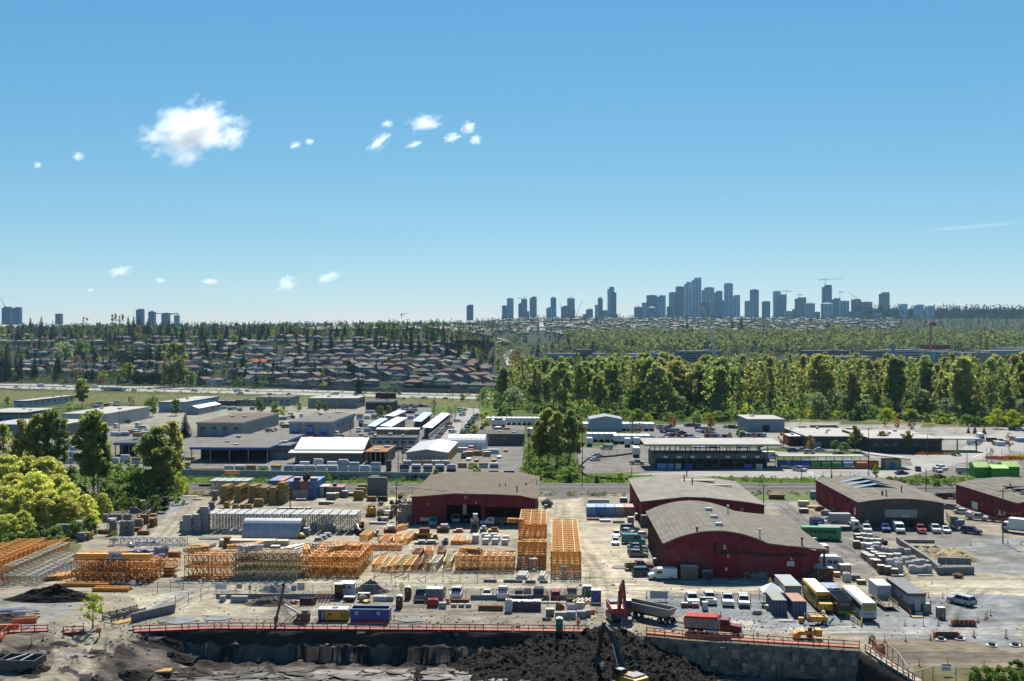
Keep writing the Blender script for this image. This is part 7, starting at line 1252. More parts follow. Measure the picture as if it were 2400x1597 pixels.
t=thing('skip','large open blue skip with two white labels behind the red barrier','skip',at('B',1045,1022,1.3),GR);mb=MB();W=6.5
for s in(-1,1):mb.box((0,s*1.2,.1),(W,.1,2.15),bluep);mb.box((s*W/2,0,.1),(.1,2.4,2.15),bluep)
mb.box((0,0,.1),(W,2.4,.1),rust);part(t,'body',mb);mb=MB()
for s in(-1,1):mb.box((0,s*1.22,2.2),(W+.15,.16,.14),blueawn);mb.box((s*W/2,0,2.2),(.16,2.4,.14),blueawn)
part(t,'rim',mb);mb=BX((0,1.14,.2),(W-.2,.04,2),mat('rusty inside',(.16,.06,.03),.9));part(t,'inner_face',mb)
for k in range(9):mb=BX((-W/2+.4+k*(W-.8)/8,-1.27,.15),(.12,.06,2.0),bluep);part(t,'rib',mb)
for x in(-2.2,1.5):mb=BX((x,-1.3,1.35),(.55,.04,.55),offw);lb_=part(t,'label',mb);mb=MB();mb.beam((x-.2,-1.33,1.45),(x+.2,-1.33,1.8),.1,red,.04);part(lb_,'label_stripe',mb)
mb=PF([(-2.2,.05),(3,.05),(3.1,.5),(-2.2,.5)],-1.5,-1.35,mat('red skip',(.38,.02,.03),.5),'y');part(t,'red_skid',mb)
def toilet(tl,x,y,c,label,rz=GR):
 t=thing('portable_toilet',label,'toilet',at(tl,x,y,.6),rz);mb=BX((0,0,0),(1.1,1.15,2.1),c);part(t,'cabin',mb);mb=PF([(-.6,2.1),(.6,2.1),(.5,2.25),(0,2.4),(-.5,2.25)],-.6,.6,offw,'y');part(t,'roof',mb);mb=BX((0,-.59,.12),(.8,.05,1.85),c);dr=part(t,'door',mb);mb=BX((0,-.63,1.55),(.3,.03,.2),offw);part(dr,'door_sign',mb)
maro=mat('maroon plastic',(.09,.02,.02),.5)
toilet('B',1315,892,maro,'maroon portable toilet with a white roof standing alone right of the blue skip');toilet('B',1395,808,mat('brown drum plastic',(.10,.035,.03),.5),'brown portable toilet behind the mesh fence beside the sapling');toilet('C',437,1112,green,'green portable toilet standing at the red barrier');toilet('C',675,800,green,'left green portable toilet beside the blue skip by the road');toilet('C',708,800,green,'right green portable toilet beside the blue skip by the road')
t=thing('guard_hut','white guard hut with a flat white roof behind the brown kiosk','hut',at('B',840,785,1),R(-8));mb=BX((0,0,.3),(2.1,1.8,2.2),mat('pale hut wall',(.55,.58,.62),.6));part(t,'wall',mb);mb=BX((0,-.1,2.5),(2.7,2.5,.12),white);part(t,'roof',mb)
for x in(-.5,.55):mb=BX((x,-.92,1.6),(.5,.05,.45),glass);part(t,'window',mb)
mb=BX((.2,-.93,.3),(.07,.05,2),dark);part(t,'door',mb);mb=BX((0,0,0),(2.2,1.9,.3),dark);part(t,'base',mb)
t=thing('brown_kiosk','narrow brown kiosk with a pale roof beside the orange posts','kiosk',at('B',755,800,.6),GR);mb=BX((0,.35,0),(1.3,.5,2.6),brn);[mb.box((s*.62,0,0),(.08,1.1,2.6),brn)for s in(-1,1)];mb.box((0,0,0),(1.3,1.1,.9),dark);part(t,'wall',mb);mb=BX((0,0,2.6),(1.8,1.5,.12),offw);part(t,'roof',mb)
for i,(tl,x,y,w_,d,h,m,kd,lb)in enumerate((('B',855,830,2.,1.2,.9,dark,'crate','low black box with a pale lid before the white guard hut'),('B',990,800,2.2,1,1.,mat('navy crate',(.03,.035,.06),.6),'crate','dark low crate behind the wooden cable drum'),('B',975,830,1.4,1,1.2,woodg,'bale','olive cable drum on the dirt right of the guard hut'),('B',1015,840,1.3,1,.5,cat_y,'bale','tangle of yellow hoses beside the cable drum'),('B',1110,820,1.3,1,.9,offw,'bag','pale sack in the row right of the cable drum, left one'),('B',1165,822,1.3,1,.9,offw,'bag','pale sack in the row right of the cable drum, middle one'),('B',1230,822,1.3,1,.9,conc,'bag','pale sack in the row right of the cable drum, right one'),('B',1640,830,3.1,2.2,2.4,mat('teal steel',(.10,.17,.24),.55),'crate','blue grey site bin with a pale notice on its front'),('B',1625,880,2,1.2,1.5,mat('red tarp',(.45,.06,.05),.8),'bag','red tarp covered heap before the blue grey site bin'),('B',1880,835,3.2,.9,.8,rust,'beams','rusty steel beams on concrete blocks behind the kerb'),('B',1820,880,1,.8,.6,conc,'block','concrete block under the rusty beams, left'),('B',1890,880,1,.8,.6,conc,'block','concrete block under the rusty beams, middle'),('B',1955,880,1,.8,.6,conc,'block','concrete block under the rusty beams, right'),('B',1715,890,1.3,1,1,conc,'block','pale concrete block right of the red tarp heap'),('B',1760,850,1,.8,1.,wood,'bundle','small timber bundle behind the concrete block'),('B',2160,910,4.4,1.4,1.2,brn,'pipes','stack of brown pipes left of the white capped pile'),('B',2325,925,1.3,1.1,2.3,offw,'bag','tall white wrapped column at the left end of the capped pile'),('C',630,900,1.5,1.,1.2,offw,'block','white concrete block in the precast stock behind the barrier, right'),('C',545,915,1.5,1.,1.2,offw,'block','white concrete block in the precast stock behind the barrier, left'),('C',640,980,1.6,1.,1.2,conc,'block','front concrete block of the precast stock, third'),('C',545,985,1.6,1.,1.2,conc,'block','front concrete block of the precast stock, second'),('C',450,985,2,1.,1.1,conc,'block','front concrete block of the precast stock, first'),('C',440,920,1.6,1,1.3,rust,'bale','rusty wire bundle among the precast stock'),('C',350,960,1.4,1,1.2,woodg,'crate','open timber crate at the left of the precast stock'),('C',690,970,1.4,1,1.2,conc,'block','front concrete block of the precast stock, fourth'),('C',320,1005,1.6,1,.5,dark,'bale','dark scrap on the ground left of the precast stock'),('C',740,945,.9,.7,.8,safety,'bale','orange sack at the right end of the precast stock'),('C',775,845,1.8,1.5,2.4,bluep,'crate','blue skip with a white label at the roadside'),('C',1590,880,1.2,.8,.8,red,'crate','left red barrel pump before the white pickups'),('C',1690,885,1.2,.8,.8,red,'crate','right red barrel pump before the white pickups'),('C',1795,860,2.4,.6,1.4,mat('plywood fence',(.16,.11,.085),.9),'crate','brown plywood box in front of a white pickup'),('C',1780,910,1.,.9,1.5,white,'crate','white plastic tank on a dark base before the plywood box'),('C',2260,950,1.5,1.2,.7,conc,'bale','concrete ring lying on the gravel before the white cars'),('C',2340,890,1.6,1,.6,green,'bale','coil of green hose on the gravel'),('D',20,910,1.3,1.,.9,offw,'crate','white sheet heap left of the blue containers'),('D',1600,985,1.3,1,1.9,concd,'crate','grey steel cage on the gravel right of the office trailer'),('D',1465,930,1.2,.9,1.6,steel,'crate','grey tank at the right corner of the office trailer'),('D',1440,920,.9,.8,.8,white,'bag','white bag at the office trailer door'),('D',1400,945,1.1,.9,.25,white,'block','white round base before the office trailer'),('D',1385,975,1.9,1.1,.15,wood,'block','plywood sheet on the gravel before the office trailer'),('D',170,1010,2.4,1.4,.12,conc,'block','pale slab on the gravel before the blue containers'),('D',430,280,1,1,1,dark,'crate','dark box beside the green bus'))):autogoods(kd,tl,x,y,(w_,d,h),m,lb)
t=thing('capped_pile','long purple brown stack of blocks with a white snowy sheet on top','stack',at('C',130,912,.7),GR);mb=BX((0,0,0),(5.2,1.4,1.6),mat('purple brown wrap',(.13,.10,.115),.8,var=.3,sc_=4));part(t,'stack',mb);mb=MB()
for k in range(14):mb.blob((-2.4+k*.37,0,1.65),(.35,.7,.18),white,k,7,4,.2)
part(t,'white_sheet',mb)
for i in range(5):goods('block','precast_beam',at('C',590+i*38,845,1),(.35,2.6,.6),cream,f'pale precast beam leaning in the row beside the blue skip, {ORD[i]} from the left','precast beams',GR-R(25))
for i,(x,y,w_)in enumerate(((350,845,3.2),(700,800,.1))):
 if i==0:goods('beams','precast_beams',at('C',x,y,.5),(w_,1,.5),conc,'pale concrete beams behind the precast stock',None)
for i in range(5):
 a_=at('C',330+i*85,850+(i%2)*60);mb=BX((0,0,0),(.14,.14,2.4),wood);solo('timber_post',mb,f'upright timber post in the precast stock frame, {ORD[i]} from the left','post',a_,0,'timber posts of the precast stock')
mb=BX((0,0,0),(8,.15,.15),wood);solo('timber_rail',mb,'long pale timber rail lying over the precast stock','rail',at('C',640,912)+Vector((0,0,1.3)),GR)
for i in range(4):goods('block','steel_plate',at('B',420+i*35,860,.4),(.18,1.4,1.3),maro,f'dark steel plate standing in the row left of the orange posts, {ORD[i]}','dark steel plates',GR-R(20))
goods('bale','orange_barrier_heap',at('B',350,850,.4),(1.6,1,.7),mat('salmon plastic',(.55,.22,.1),.6),'heap of orange plastic bits left of the dark plates',None)
for i in range(15):CONE(at('B',545+i*11,830-(i%3)*16),ru(0,3),f'orange delineator post crowded beside the brown kiosk','crowded orange posts beside the brown kiosk')
def bus(loc,rz,L,c,rc,label,front=None,windows=True,nm='bus',h=3.2,W=2.5):
 t=thing(nm,label,'bus',loc,rz);mb=PF([(-W/2,.4),(W/2,.4),(W/2,h-.3),(W/2-.15,h),(-W/2+.15,h),(-W/2,h-.3)],0,L,c,'y');part(t,'body',mb);mb=BX((0,L/2,h),(W-.3,L-.1,.05),rc);part(t,'roof',mb)
 if windows:
  n=int(L/1.25)
  for s in(-1,1):
   for k in range(n):mb=BX((s*(W/2),.9+k*(L-1.4)/n,1.75),(.04,.95,.85),vglass);part(t,'window',mb)
 wheels(t,[(s*(W/2-.12),y)for s in(-1,1)for y in(2.2,L-2.4)],.5,.3);
 for o in CH[t.name]:
  if o.name.startswith('wheel'):o.rotation_euler=(0,0,R(90))
 return t
t=bus(at('D',508,905),GR,10.5,cat_y,white,'yellow school bus with a white roof parked before the arched barn corner');mb=BX((0,-.03,1.75),(1.9,.05,.8),vglass);mb.box((0,-.04,.5),(2.3,.06,.2),dark);part(t,'rear_window',mb);mb=BX((0,-1.2,.5),(2.2,2.2,1.2),cat_y);part(t,'hood',mb)
t=bus(at('D',932,1012),GR,12.5,offw,white,'long white coach with a mossy yellow rear end');mb=BX((0,-.03,1.9),(2.3,.05,1.1),mat('mossy panel',(.36,.33,.13),.8,var=.3,sc_=4));rp=part(t,'rear_panel',mb);mb=BX((0,-.04,.42),(2.4,.08,.25),mat('dark red bumper',(.12,.015,.015),.6));part(t,'bumper',mb);mb=BX((0,-.05,1.2),(1.6,.05,.35),steel);part(t,'engine_grille',mb)
for y in(3.5,10.5):mb=BX((0,y,3.22),(.8,.7,.1),offw);part(t,'roof_hatch',mb)
t=thing('open_top_bus','dark open top bus packed with shiny black seats and a blue rear roof','bus',at('D',705,965),GR);mb=MB();navy=mat('navy bus paint',(.015,.018,.035),.35)
for s in(-1,1):mb.box((s*1.22,5.8,.4),(.08,11.6,2.6),navy)
mb.box((0,0,.4),(2.5,.1,2.5),navy);mb.box((0,5.8,.4),(2.4,11.4,1.6),navy);part(t,'body',mb);mb=BX((0,9.4,3.1),(2.5,4.4,.12),mat('slate blue roof',(.16,.2,.32),.5));mb.box((0,9.4,2.9),(2.4,4.2,.2),navy);part(t,'roof',mb);mb=BX((0,-.08,.55),(2.1,.08,.5),mat('bright green paint',(.06,.32,.03),.5));part(t,'green_panel',mb);text(t,'TOURS',(0,-.07,2.1),.55,lett,name='bus_lettering')
mb=BX((0,0,0),(.48,.42,.12),dark);mb.prof([(.12,.1),(.26,.1),(.34,.75),(.24,.75)],-.24,.24,mat('seat vinyl',(.05,.06,.09),.25),'x');st=mb.mesh('seat')
for j in range(8):
 for i in range(4):part(t,'seat',st,(-.9+i*.6+(.0 if i<2 else.05),.8+j*.8,2.1))
for k in range(3):
 mb=MB();P=[(1.15*math.cos(math.pi*i/8),3.2+k*1.7,2.9+.9*math.sin(math.pi*i/8))for i in range(9)];[mb.beam(a_,b_,.06,chrome)for a_,b_ in zip(P,P[1:])];part(t,'roof_hoop',mb)
wheels(t,[(s*1.1,y)for s in(-1,1)for y in(2.2,9)],.5,.3)
for o in CH[t.name]:
 if o.name.startswith('wheel'):o.rotation_euler=(0,0,R(90))
def site_office(loc,W,L,h,wc,skirt,band,roof,label,z0=.3,door=None,wins=2):
 t=thing('site_office',label,'site office',loc,GR);mb=BX((0,L/2,z0+h*.42),(W,L,h*.58),wc);part(t,'wall',mb);mb=BX((0,L/2,z0),(W,L,h*.42),skirt);part(t,'skirt',mb);mb=BX((0,L/2,z0+h-.02),(W+.15,L+.15,.18),roof);part(t,'roof',mb);mb=BX((0,-.03,z0+h-.4),(W+.06,.1,.36),band);mb.box((-W/2-.03,L/2,z0+h-.4),(.1,L,.36),band);part(t,'fascia',mb)
 mb=BX((.1 if door is None else door,-.05,z0),(.95,.08,2.05),mat('pale door',(.5,.5,.48),.6));dr=part(t,'door',mb);mb=BX((.1 if door is None else door,-.1,z0+1.3),(.2,.04,.25),dark);part(dr,'door_window',mb)
 for k in range(wins):mb=BX((-W/2-.04,L*(k+.6)/(wins+.3),z0+1.2),(.08,.9,.95),offw);f_=part(t,'window',mb);mb=BX((-W/2-.09,L*(k+.6)/(wins+.3),z0+1.28),(.04,.7,.78),glass);part(f_,'pane',mb)
 mb=BX((0,L/2,0),(W*.9,L*.95,z0),dark);part(t,'undercarriage',mb);return t
site_office(at('D',1372,925),3.,12,2.9,mat('office grey',(.33,.34,.36),.6),mat('office dark',(.085,.085,.095),.6),mat('office brown band',(.12,.08,.04),.6),mat('office roof',(.2,.2,.2),.8),'long grey site office trailer with dark skirt and pale door')
site_office(at('D',232,850),2.9,9,2.9,mat('office pale blue',(.33,.40,.44),.6),mat('office pale blue',(.33,.40,.44),.6),mat('ochre band',(.5,.27,.03),.6),mat('office pale roof',(.36,.37,.37),.8),'pale blue site office with an ochre band and grey roof behind the blue containers',door=.4)
container(at('D',110,955,3.05),GR,6.06,mat('container navy',(.045,.075,.13),.55,var=.15),'slate blue container with open doors left of two by the school bus','two slate containers');container(at('D',290,965,3.05),GR,6.06,mat('container navy',(.045,.075,.13),.55,var=.15),'slate blue container with a pinkish roof right of two by the school bus','two slate containers')
mb=BX((0,0,0),(2.4,6,.06),mat('pinkish roof',(.42,.24,.18),.9));solo('roof_sheet',mb,'pinkish sheet on the roof of the right slate container','sheet',at('D',290,965,3.05)+Vector((0,0,2.61)),GR);mb=BX((0,0,0),(2.4,6,.06),mat('greenish sheet',(.3,.31,.27),.9));solo('roof_sheet',mb,'grey green sheet on the roof of the left slate container','sheet',at('D',110,955,3.05)+Vector((0,0,2.61)),GR)
t=thing('event_tent','white peaked canopy tent behind the left slate container','tent',at('D',55,860,2),GR);mb=MB();mb.add([(-1.9,-1.9,2.3),(1.9,-1.9,2.3),(1.9,1.9,2.3),(-1.9,1.9,2.3),(0,0,3.7)],[(0,1,4),(1,2,4),(2,3,4),(3,0,4)],white);[mb.quad((-1.9*c,-1.9*s,2.3),(1.9*s,-1.9*c,2.3),(1.9*s,-1.9*c,2.0),(-1.9*c,-1.9*s,2.0),white)for c,s in((1,1),)];part(t,'canopy',mb)
for a_ in(-1.8,1.8):
 for b_ in(-1.8,1.8):mb=BX((a_,b_,0),(.08,.08,2.3),steel);part(t,'leg',mb)
t=thing('box_trailer','white box trailer with stained roof between the coach and the grey office','trailer',at('D',1068,835),GR);mb=BX((0,2.6,.6),(2.5,5.2,2.5),mat('box white',(.52,.51,.54),.6));part(t,'body',mb);mb=BX((0,2.6,3.1),(2.55,5.25,.06),white);part(t,'roof',mb);wheels(t,[(-1.1,2),(1.1,2)],.38,.24)
t=thing('flat_trailer','flat trailer with yellowish timber side rails before the white box trailer','trailer',at('D',1130,905),GR+R(3));mb=BX((0,2.4,.55),(2.5,5.2,.15),woodg);part(t,'deck',mb);tr_=mat('timber rail',(.36,.29,.10),.8)
for z in(1.0,1.35):
 for a_,b_ in(((-1.25,-.2,z),(1.25,-.2,z)),((-1.25,-.2,z),(-1.25,5,z)),((1.25,-.2,z),(1.25,5,z)),((-1.25,5,z),(1.25,5,z))):mb=MB();mb.beam(a_,b_,.08,tr_);part(t,'rail',mb)
for x in(-1.25,-.4,.4,1.25):mb=BX((x,-.2,.6),(.1,.1,.85),tr_);part(t,'post',mb)
for y in(1.2,2.5,3.8):
 for x in(-1.25,1.25):mb=BX((x,y,.6),(.1,.1,.85),tr_);part(t,'post',mb)
wheels(t,[(-1.,2.4),(1.,2.4)],.32,.2)
t=thing('boom_lift','orange lift machine with red railings and teal end plates before the slate containers','lift',at('D',460,1048,1.2),R(-6));mb=BX((.4,0,.5),(2.8,1.6,.9),cat_y);part(t,'body',mb);mb=MB()
for z in(1.2,1.7):[mb.beam(a_,b_,.09,mred)for a_,b_ in(((-1.3,-.8,z),(1.3,-.8,z)),((-1.3,.8,z),(1.3,.8,z)),((-1.3,-.8,z),(-1.3,.8,z)),((1.3,-.8,z),(1.3,.8,z)))]
[mb.box((x,y,.9),(.08,.08,.85),mred)for x in(-1.3,0,1.3)for y in(-.8,.8)];mb.beam((-1.4,-.9,1.2),(-.6,-1.6,.1),.12,mred);part(t,'railing',mb);mb=BX((-1.9,0,.3),(.1,.8,1.4),mat('teal plate',(.01,.22,.17),.5));mb.beam((1.9,-.6,.2),(2.8,-.2,1.1),.3,mat('teal plate',(.01,.22,.17),.5));part(t,'teal_plate',mb);mb=MB();mb.blob((1.2,.2,1.9),(.35,.35,.35),white,2);mb.box((-2.4,.5,.1),(.8,.8,.8),orange);part(t,'tank',mb);wheels(t,[(-1,-.8),(1.2,-.8),(-1,.8),(1.2,.8)],.38,.28)
t=thing('road_roller','orange road roller with a dark open cab on the gravel before the barrier','road roller',at('D',380,1180,.9),R(-4));mb=BX((-.2,0,.7),(2.4,1.3,.6),cat_y);mb.box((1.6,0,.5),(1.0,1.5,1.1),cat_y);mb.box((-1.5,0,.4),(.5,1.5,.9),orange);part(t,'body',mb);mb=MB();mb.tube((-1.9,-.8,.55),(-1.9,.8,.55),.55,orange,14);mb.tube((.2,-.8,.45),(.2,.8,.45),.45,mdark,12);part(t,'drum',mb);mb=MB();[mb.box((x,y,1.2),(.08,.08,1.1),mdark)for x in(-.4,.9)for y in(-.6,.6)];mb.box((.25,0,2.3),(1.6,1.4,.1),mdark);mb.box((.3,0,1.2),(.6,.6,.5),mdark);part(t,'cab_frame',mb)
t=thing('telehandler','black and rust telehandler with forks standing on the pale dirt of the yard','telehandler',at('F',945,1465,1.5),R(-70));mb=BX((0,0,.6),(4.4,1.8,.9),mdark);mb.box((-1.6,0,1.4),(1.4,1.6,.6),rust);part(t,'body',mb);mb=BX((0,.5,1.3),(1.4,.9,1.5),vglass);mb.box((0,.5,2.8),(1.5,1,.1),rust);part(t,'cab',mb);mb=MB();mb.beam((-1.8,-.4,2.0),(2.4,-.4,1.2),.4,cream);part(t,'boom',mb);mb=BX((2.6,0,.3),(.2,1.6,1),mdark);[mb.box((3.3,y,.25),(1.3,.14,.1),steel)for y in(-.5,.5)];part(t,'fork',mb);wheels(t,[(-1.4,-.9),(1.4,-.9),(-1.4,.9),(1.4,.9)],.6,.4)
t=thing('trench_frame','dark steel trench frame lying on the dirt beside the young tree','trench frame',at('A',1010,1025,.5),GR-R(24));
for s in(-1,1):
 for k in range(4):mb=MB();mb.beam((0,s*1.3+1.3,.25+k*.28),(6.5,s*1.3+1.3,.25+k*.28),.1,mat('frame steel',(.14,.125,.12),.7),.18);part(t,'slat',mb)
 for k in range(6):mb=BX((k*1.3,s*1.3+1.3,0),(.14,.14,1.3),mat('frame steel',(.14,.125,.12),.7));part(t,'post',mb)
for k in range(3):mb=MB();mb.beam((k*3,0,.9),(k*3,2.6,.9),.14,steel);part(t,'strut',mb)
t.rotation_euler=(0,0,R(52))
mb=BX((0,0,0),(8.2,.5,1.5),concd);solo('concrete_wall_panel',mb,'grey concrete wall panel standing right of the trench frame','wall panel',at('A',1412,970),R(52));mb=BX((0,0,0),(8,1.6,.15),mat('ochre sheet',(.42,.25,.08),.8));solo('steel_sheet',mb,'ochre sheet lying between the trench frame and the concrete panel','sheet',at('A',1255,985),R(52))
t=thing('steel_box','open dark steel box sunk in the mud at the left edge','steel box',Vector((-74,158,-2.2)),R(-4));mb=MB();bs=mat('dark box steel',(.055,.06,.07),.6)
for s in(-1,1):mb.box((0,s*1.7,0),(5.6,.15,1.9),bs);mb.box((s*2.75,0,0),(.15,3.4,1.9),bs)
part(t,'wall',mb);mb=MB();mb.beam((-1.6,-1.7,1.8),(-.2,1.7,1.8),.18,offw);mb.beam((.6,-1.7,1.8),(.8,1.7,1.8),.16,offw);part(t,'strut',mb)
for i,(x,y,rz)in enumerate(((110,905,14),(220,925,-6))):mb=BX((0,0,0),(4.2,2.4,.18),mat('navy sheet',(.03,.05,.10),.6));mb.box((0,0,.18),(3.6,1.6,.12),mat('navy sheet',(.03,.05,.10),.6),.1);solo('form_sheet',mb,f'dark blue sheet form flat on the gravel at far left, {["upper left", "lower right"][i]} one','form sheet',at('A',x,y),R(rz))
for i in range(6):goods('beams','timber_offcuts',at('A',ru(270,360),ru(940,970)),(2.2,.5,.3),rch([wood,woodg]),'short timber offcuts beside the dark blue panels','timber offcuts at far left',ru(-.5,.5))
for i,(x,y,rz)in enumerate(((225,1030,14),(60,1090,10))):mb=PF([(-.3,0),(.3,0),(.2,.35),(.1,.95),(-.1,.95),(-.2,.35)],-1.9,1.9,safety,'x');p=at('A',x,y);solo('plastic_barrier',mb,f'orange plastic barrier at the left edge, {["upper", "lower"][i]} one','barrier',p,R(rz))
mb=BX((0,0,0),(2.6,1.6,.3),mat('ochre sheet',(.42,.25,.08),.8));mb.box((.2,.1,-.7),(2.2,1.3,.7),dark);solo('plate_cover',mb,'tan plate covering a dark pit box in the lower left of the pit','plate',at('A',1500,1470,0,-3.2)+Vector((0,0,-.0)),R(8))
goods('beams','pit_timber',at('A',1180,1245,0,-1.),(2.6,.4,.25),woodg,'timber plank lying on the ramp below the barrier end',None,R(-40));goods('block','broken_slab',at('A',985,1370,0,-2),(2,.5,.8),conc,'broken concrete slab standing on the ramp',None,R(50))
for i,(tl,x,y)in enumerate((('A',2045,830),('A',2200,832))):goods('block','concrete_block',at(tl,x,y,.3),(1. if i==0 else 3.,.9,1.1),conc,['short concrete block before the mesh fence barriers','long concrete block before the mesh fence barriers'][i],None)
def stacks8():pass
for i in range(5):mb=PF([(-1.05,0),(1.05,0),(1,.32),(-1,.32)],-.6,.6,orange if i%2 else brn,'y');solo('orange_tray',mb,f'orange brown tray in the small stack of trays, {ORD[i]} from the bottom','tray',at('A',1548,592,.7)+Vector((0,0,i*.36)),GR+ru(-.08,.08),'orange tray stack')
column('bundle','brown_crate','A',1590,440,(2.6,1.8,.8),2,brn,'dark brown crate behind the orange tray stack','dark brown crates');section(at('A',1530,510,1),GR,4.6,1.8,1.6,orange2,'short orange frame between the dark orange stack and the brown crates',G3,name='lattice_section')
for i,(x,y,z)in enumerate(((1290,330,2.2),(1360,330,2.2),(1430,325,2.2),(1270,365,.2),(1340,365,.2),(1210,330,1.6),(1430,460,2.0),(1490,440,2.0))):mb=MB();mb.blob((0,0,.6),(1.1,.8,.6),mat('blue tarpaulin',(.02,.055,.36),.45),i,8,5,.15);solo('blue_tarp_bundle',mb,f'blue tarped bundle behind the white jib near the yard sign, {ORD[i]}','tarp bundle',at('A',x,y+28)+Vector((0,0,z*.45)),rnd.random(),'blue tarp bundles')
for k in range(4):goods('bundle','grey_board_stack',at('A',1470,410,1)+Vector((0,0,k*.55)),(2.,3,.5),mat('pale grey boards',(.34,.33,.33),.8),f'pale grey board bundle right of the blue tarps, {ORD[k]} from the bottom','grey board bundles',GR-R(30))
# ================================================================ FENCES, BARRIERS, POSTS
g=lambda tl,*ps:[at(tl,*p)for p in ps]
barrier([at('.',312,1484)]+[EDGE[1].lerp(EDGE[1],0)+Vector((0,.5,0)),at('.',700,1477),at('.',1000,1479),at('.',1200,1481)],'long red timber barrier along the pit edge, left part');barrier(g('.',(1203,1481),(1380,1483)),'short orange red timber barrier with netting behind the green toilet',baro,mat('salmon boards',(.40,.17,.13),.8));barrier(g('.',(1515,1487),(1600,1495),(1800,1508),(2014,1521)),'orange timber barrier along the shotcrete wall before the dump truck',baro,mat('salmon boards',(.40,.17,.13),.8));barrier(g('A',(75,1120),(440,1105)),'red timber barrier at far left');barrier(g('A',(585,1125),(768,1115)),'short red timber barrier left of the young tree');barrier(g('A',(0,1180),(78,1115)),'short red barrier slanting into the left edge',baro)
barrier([CORNER+Vector((.8,0,0))]+[p+Vector((.8,0,0))for p in EDGE2[1:3]],'pale timber walkway barrier going down the right pit edge',mat('pale orange timber',(.46,.30,.21),.8),mat('pale walkway boards',(.44,.38,.30),.85),1.6,1.2)
fence(g('D',(960,1260),(1030,1345),(1070,1330)),1.6,'red mesh netting at the top of the pit walkway',1.2,mred,.05,netr,name='net_fence',rails=(1,.1))
fence(g('D',(1100,1330),(1200,1420),(1290,1560)),2,'grey mesh fence beside the pit walkway',3);fence(g('D',(1330,1600),(1520,1545),(1730,1560),(1940,1560),(2400,1560)),1.9,'mesh fence with a danger sign at the bottom right corner',3)
fence(g('D',(545,910),(690,955),(860,1060),(870,975),(760,960)),.9,'yellow timber and netting fence before the school bus',1.6,mat('yellow timber',(.42,.33,.06),.7),.06,hazemesh('yellow netting',(.42,.33,.05),.45),name='net_fence',rails=(1,.1));mb=BX((0,0,.9),(.8,.05,.7),white);mb.box((0,.05,0),(.08,.06,1),safety);solo('warning_sign',mb,'white warning sign on the yellow netting fence','sign',at('D',780,1050))
f1=fence(g('A',(1615,885),(1850,815),(1990,780)),2.3,'grey mesh fence slanting across the dirt left of the person in green',2.6);fence(g('A',(1990,778),(2357,785))+g('B',(700,790),),2.3,'long grey mesh fence on concrete barriers behind the mud field',3.2);fence(g('B',(925,775),(1430,785),(1480,800)),2.2,'grey mesh fence behind the maroon toilet',3.2);fence(g('B',(1930,800),(2357,800))+g('C',(640,800),),1.9,'thin mesh fence before the parked cars',3.4);fence(g('A',(1450,750),(1690,700)),2.2,'mesh fence piece behind the slanting mesh fence',2.6)
fence(g('B',(1090,630),(2357,650))+g('C',(720,640),),2,'thin mesh fence in front of the loose crane frames',3.6);fence(g('C',(1240,835),(1600,850)),2.2,'mesh fence with pale banners behind the dump trailer',3);fence(g('C',(1880,840),(2357,860)),2.,'mesh fence before the white parked cars',3.4);fence(g('H',(430,935),(1000,940)),2.,'chain fence along the road behind the skylight barn',3.2);fence(g('H',(1640,1330),(1690,1400),(1810,1400)),2.4,'blue grey gate fence beside the skylight barn',2);fence(g('H',(2150,730),(2400,740)),2,'dark railing by the far right road',3,dark);fence(g('G',(830,725),(1110,720)),2,'tall grey fence behind the driveway loop',3)
mb=MB();b0,b1_=at('C',1255,820),at('C',1580,830);mb.box((0,0,0),(3.2,.06,1.4),mat('pale banner',(.42,.45,.5),.7));solo('fence_banner',mb,'pale blue grey banner on the mesh fence behind the dump trailer','banner',b0+U*1.9+Vector((0,-.15,.5)),R(-2))
for i,(tl,x,y,w_,h,c)in enumerate((('A',2035,745,2.2,1,white),('A',2205,740,1,1,mat('grey sign',(.3,.3,.33),.7)),('B',350,760,1,1.,mat('violet sign',(.25,.22,.5),.6)),('B',415,755,1.4,1.4,mat('pale sign',(.5,.48,.46),.7)),('C',145,790,1.3,1.2,mat('mauve sign',(.4,.34,.38),.7)),('A',1228,700,.9,.8,white),('A',1612,640,.8,.7,mat('pink sign',(.5,.25,.3),.7)),('D',1640,1505,1.3,1.,white))):
 o=at(tl,x,y);mb=BX((0,-.1,.7),(w_,.04,h),c);s=solo('fence_sign',mb,['wide white sign at the left end of the long mesh fence','grey sign on the long mesh fence left of the person','violet sign on the mesh fence by the gravel heap','pale sign on the mesh fence right of the violet sign','mauve sign between dark parked cars','white sign before the dark orange stack','pink sign on the mesh fence piece by the orange trays','white danger sign with red heading in the bottom right corner'][i],'sign',o,GR)
 if i==7:text(s,'DANGER',(0,-.13,1.5),.28,mred,name='sign_lettering');text(s,'KEEP OUT',(0,-.13,1.05),.24,dark,name='sign_lettering')
 if i==0:text(s,'SITE ENTRY',(0,-.13,1.2),.3,bluep,name='sign_lettering')
jb=mat('jersey barrier',(.22,.22,.225),.85);
def jersey(tl,x,y,label,rz=GR,L=3.4,g_=None):mb=PF([(-.3,0),(.3,0),(.28,.1),(.12,.4),(.08,.85),(-.08,.85),(-.12,.4),(-.28,.1)],-L/2,L/2,jb,'x');solo('concrete_barrier',mb,label,'concrete barrier',at(tl,x,y),rz,g_)
for i in range(8):jersey('A' if i<3 else 'B',[2075,2210,2345,125,262,400,535,640][i],795,f'dark concrete barrier under the long mesh fence, {ORD[i]} from the left',GR,3.3,'barriers under the long mesh fence')
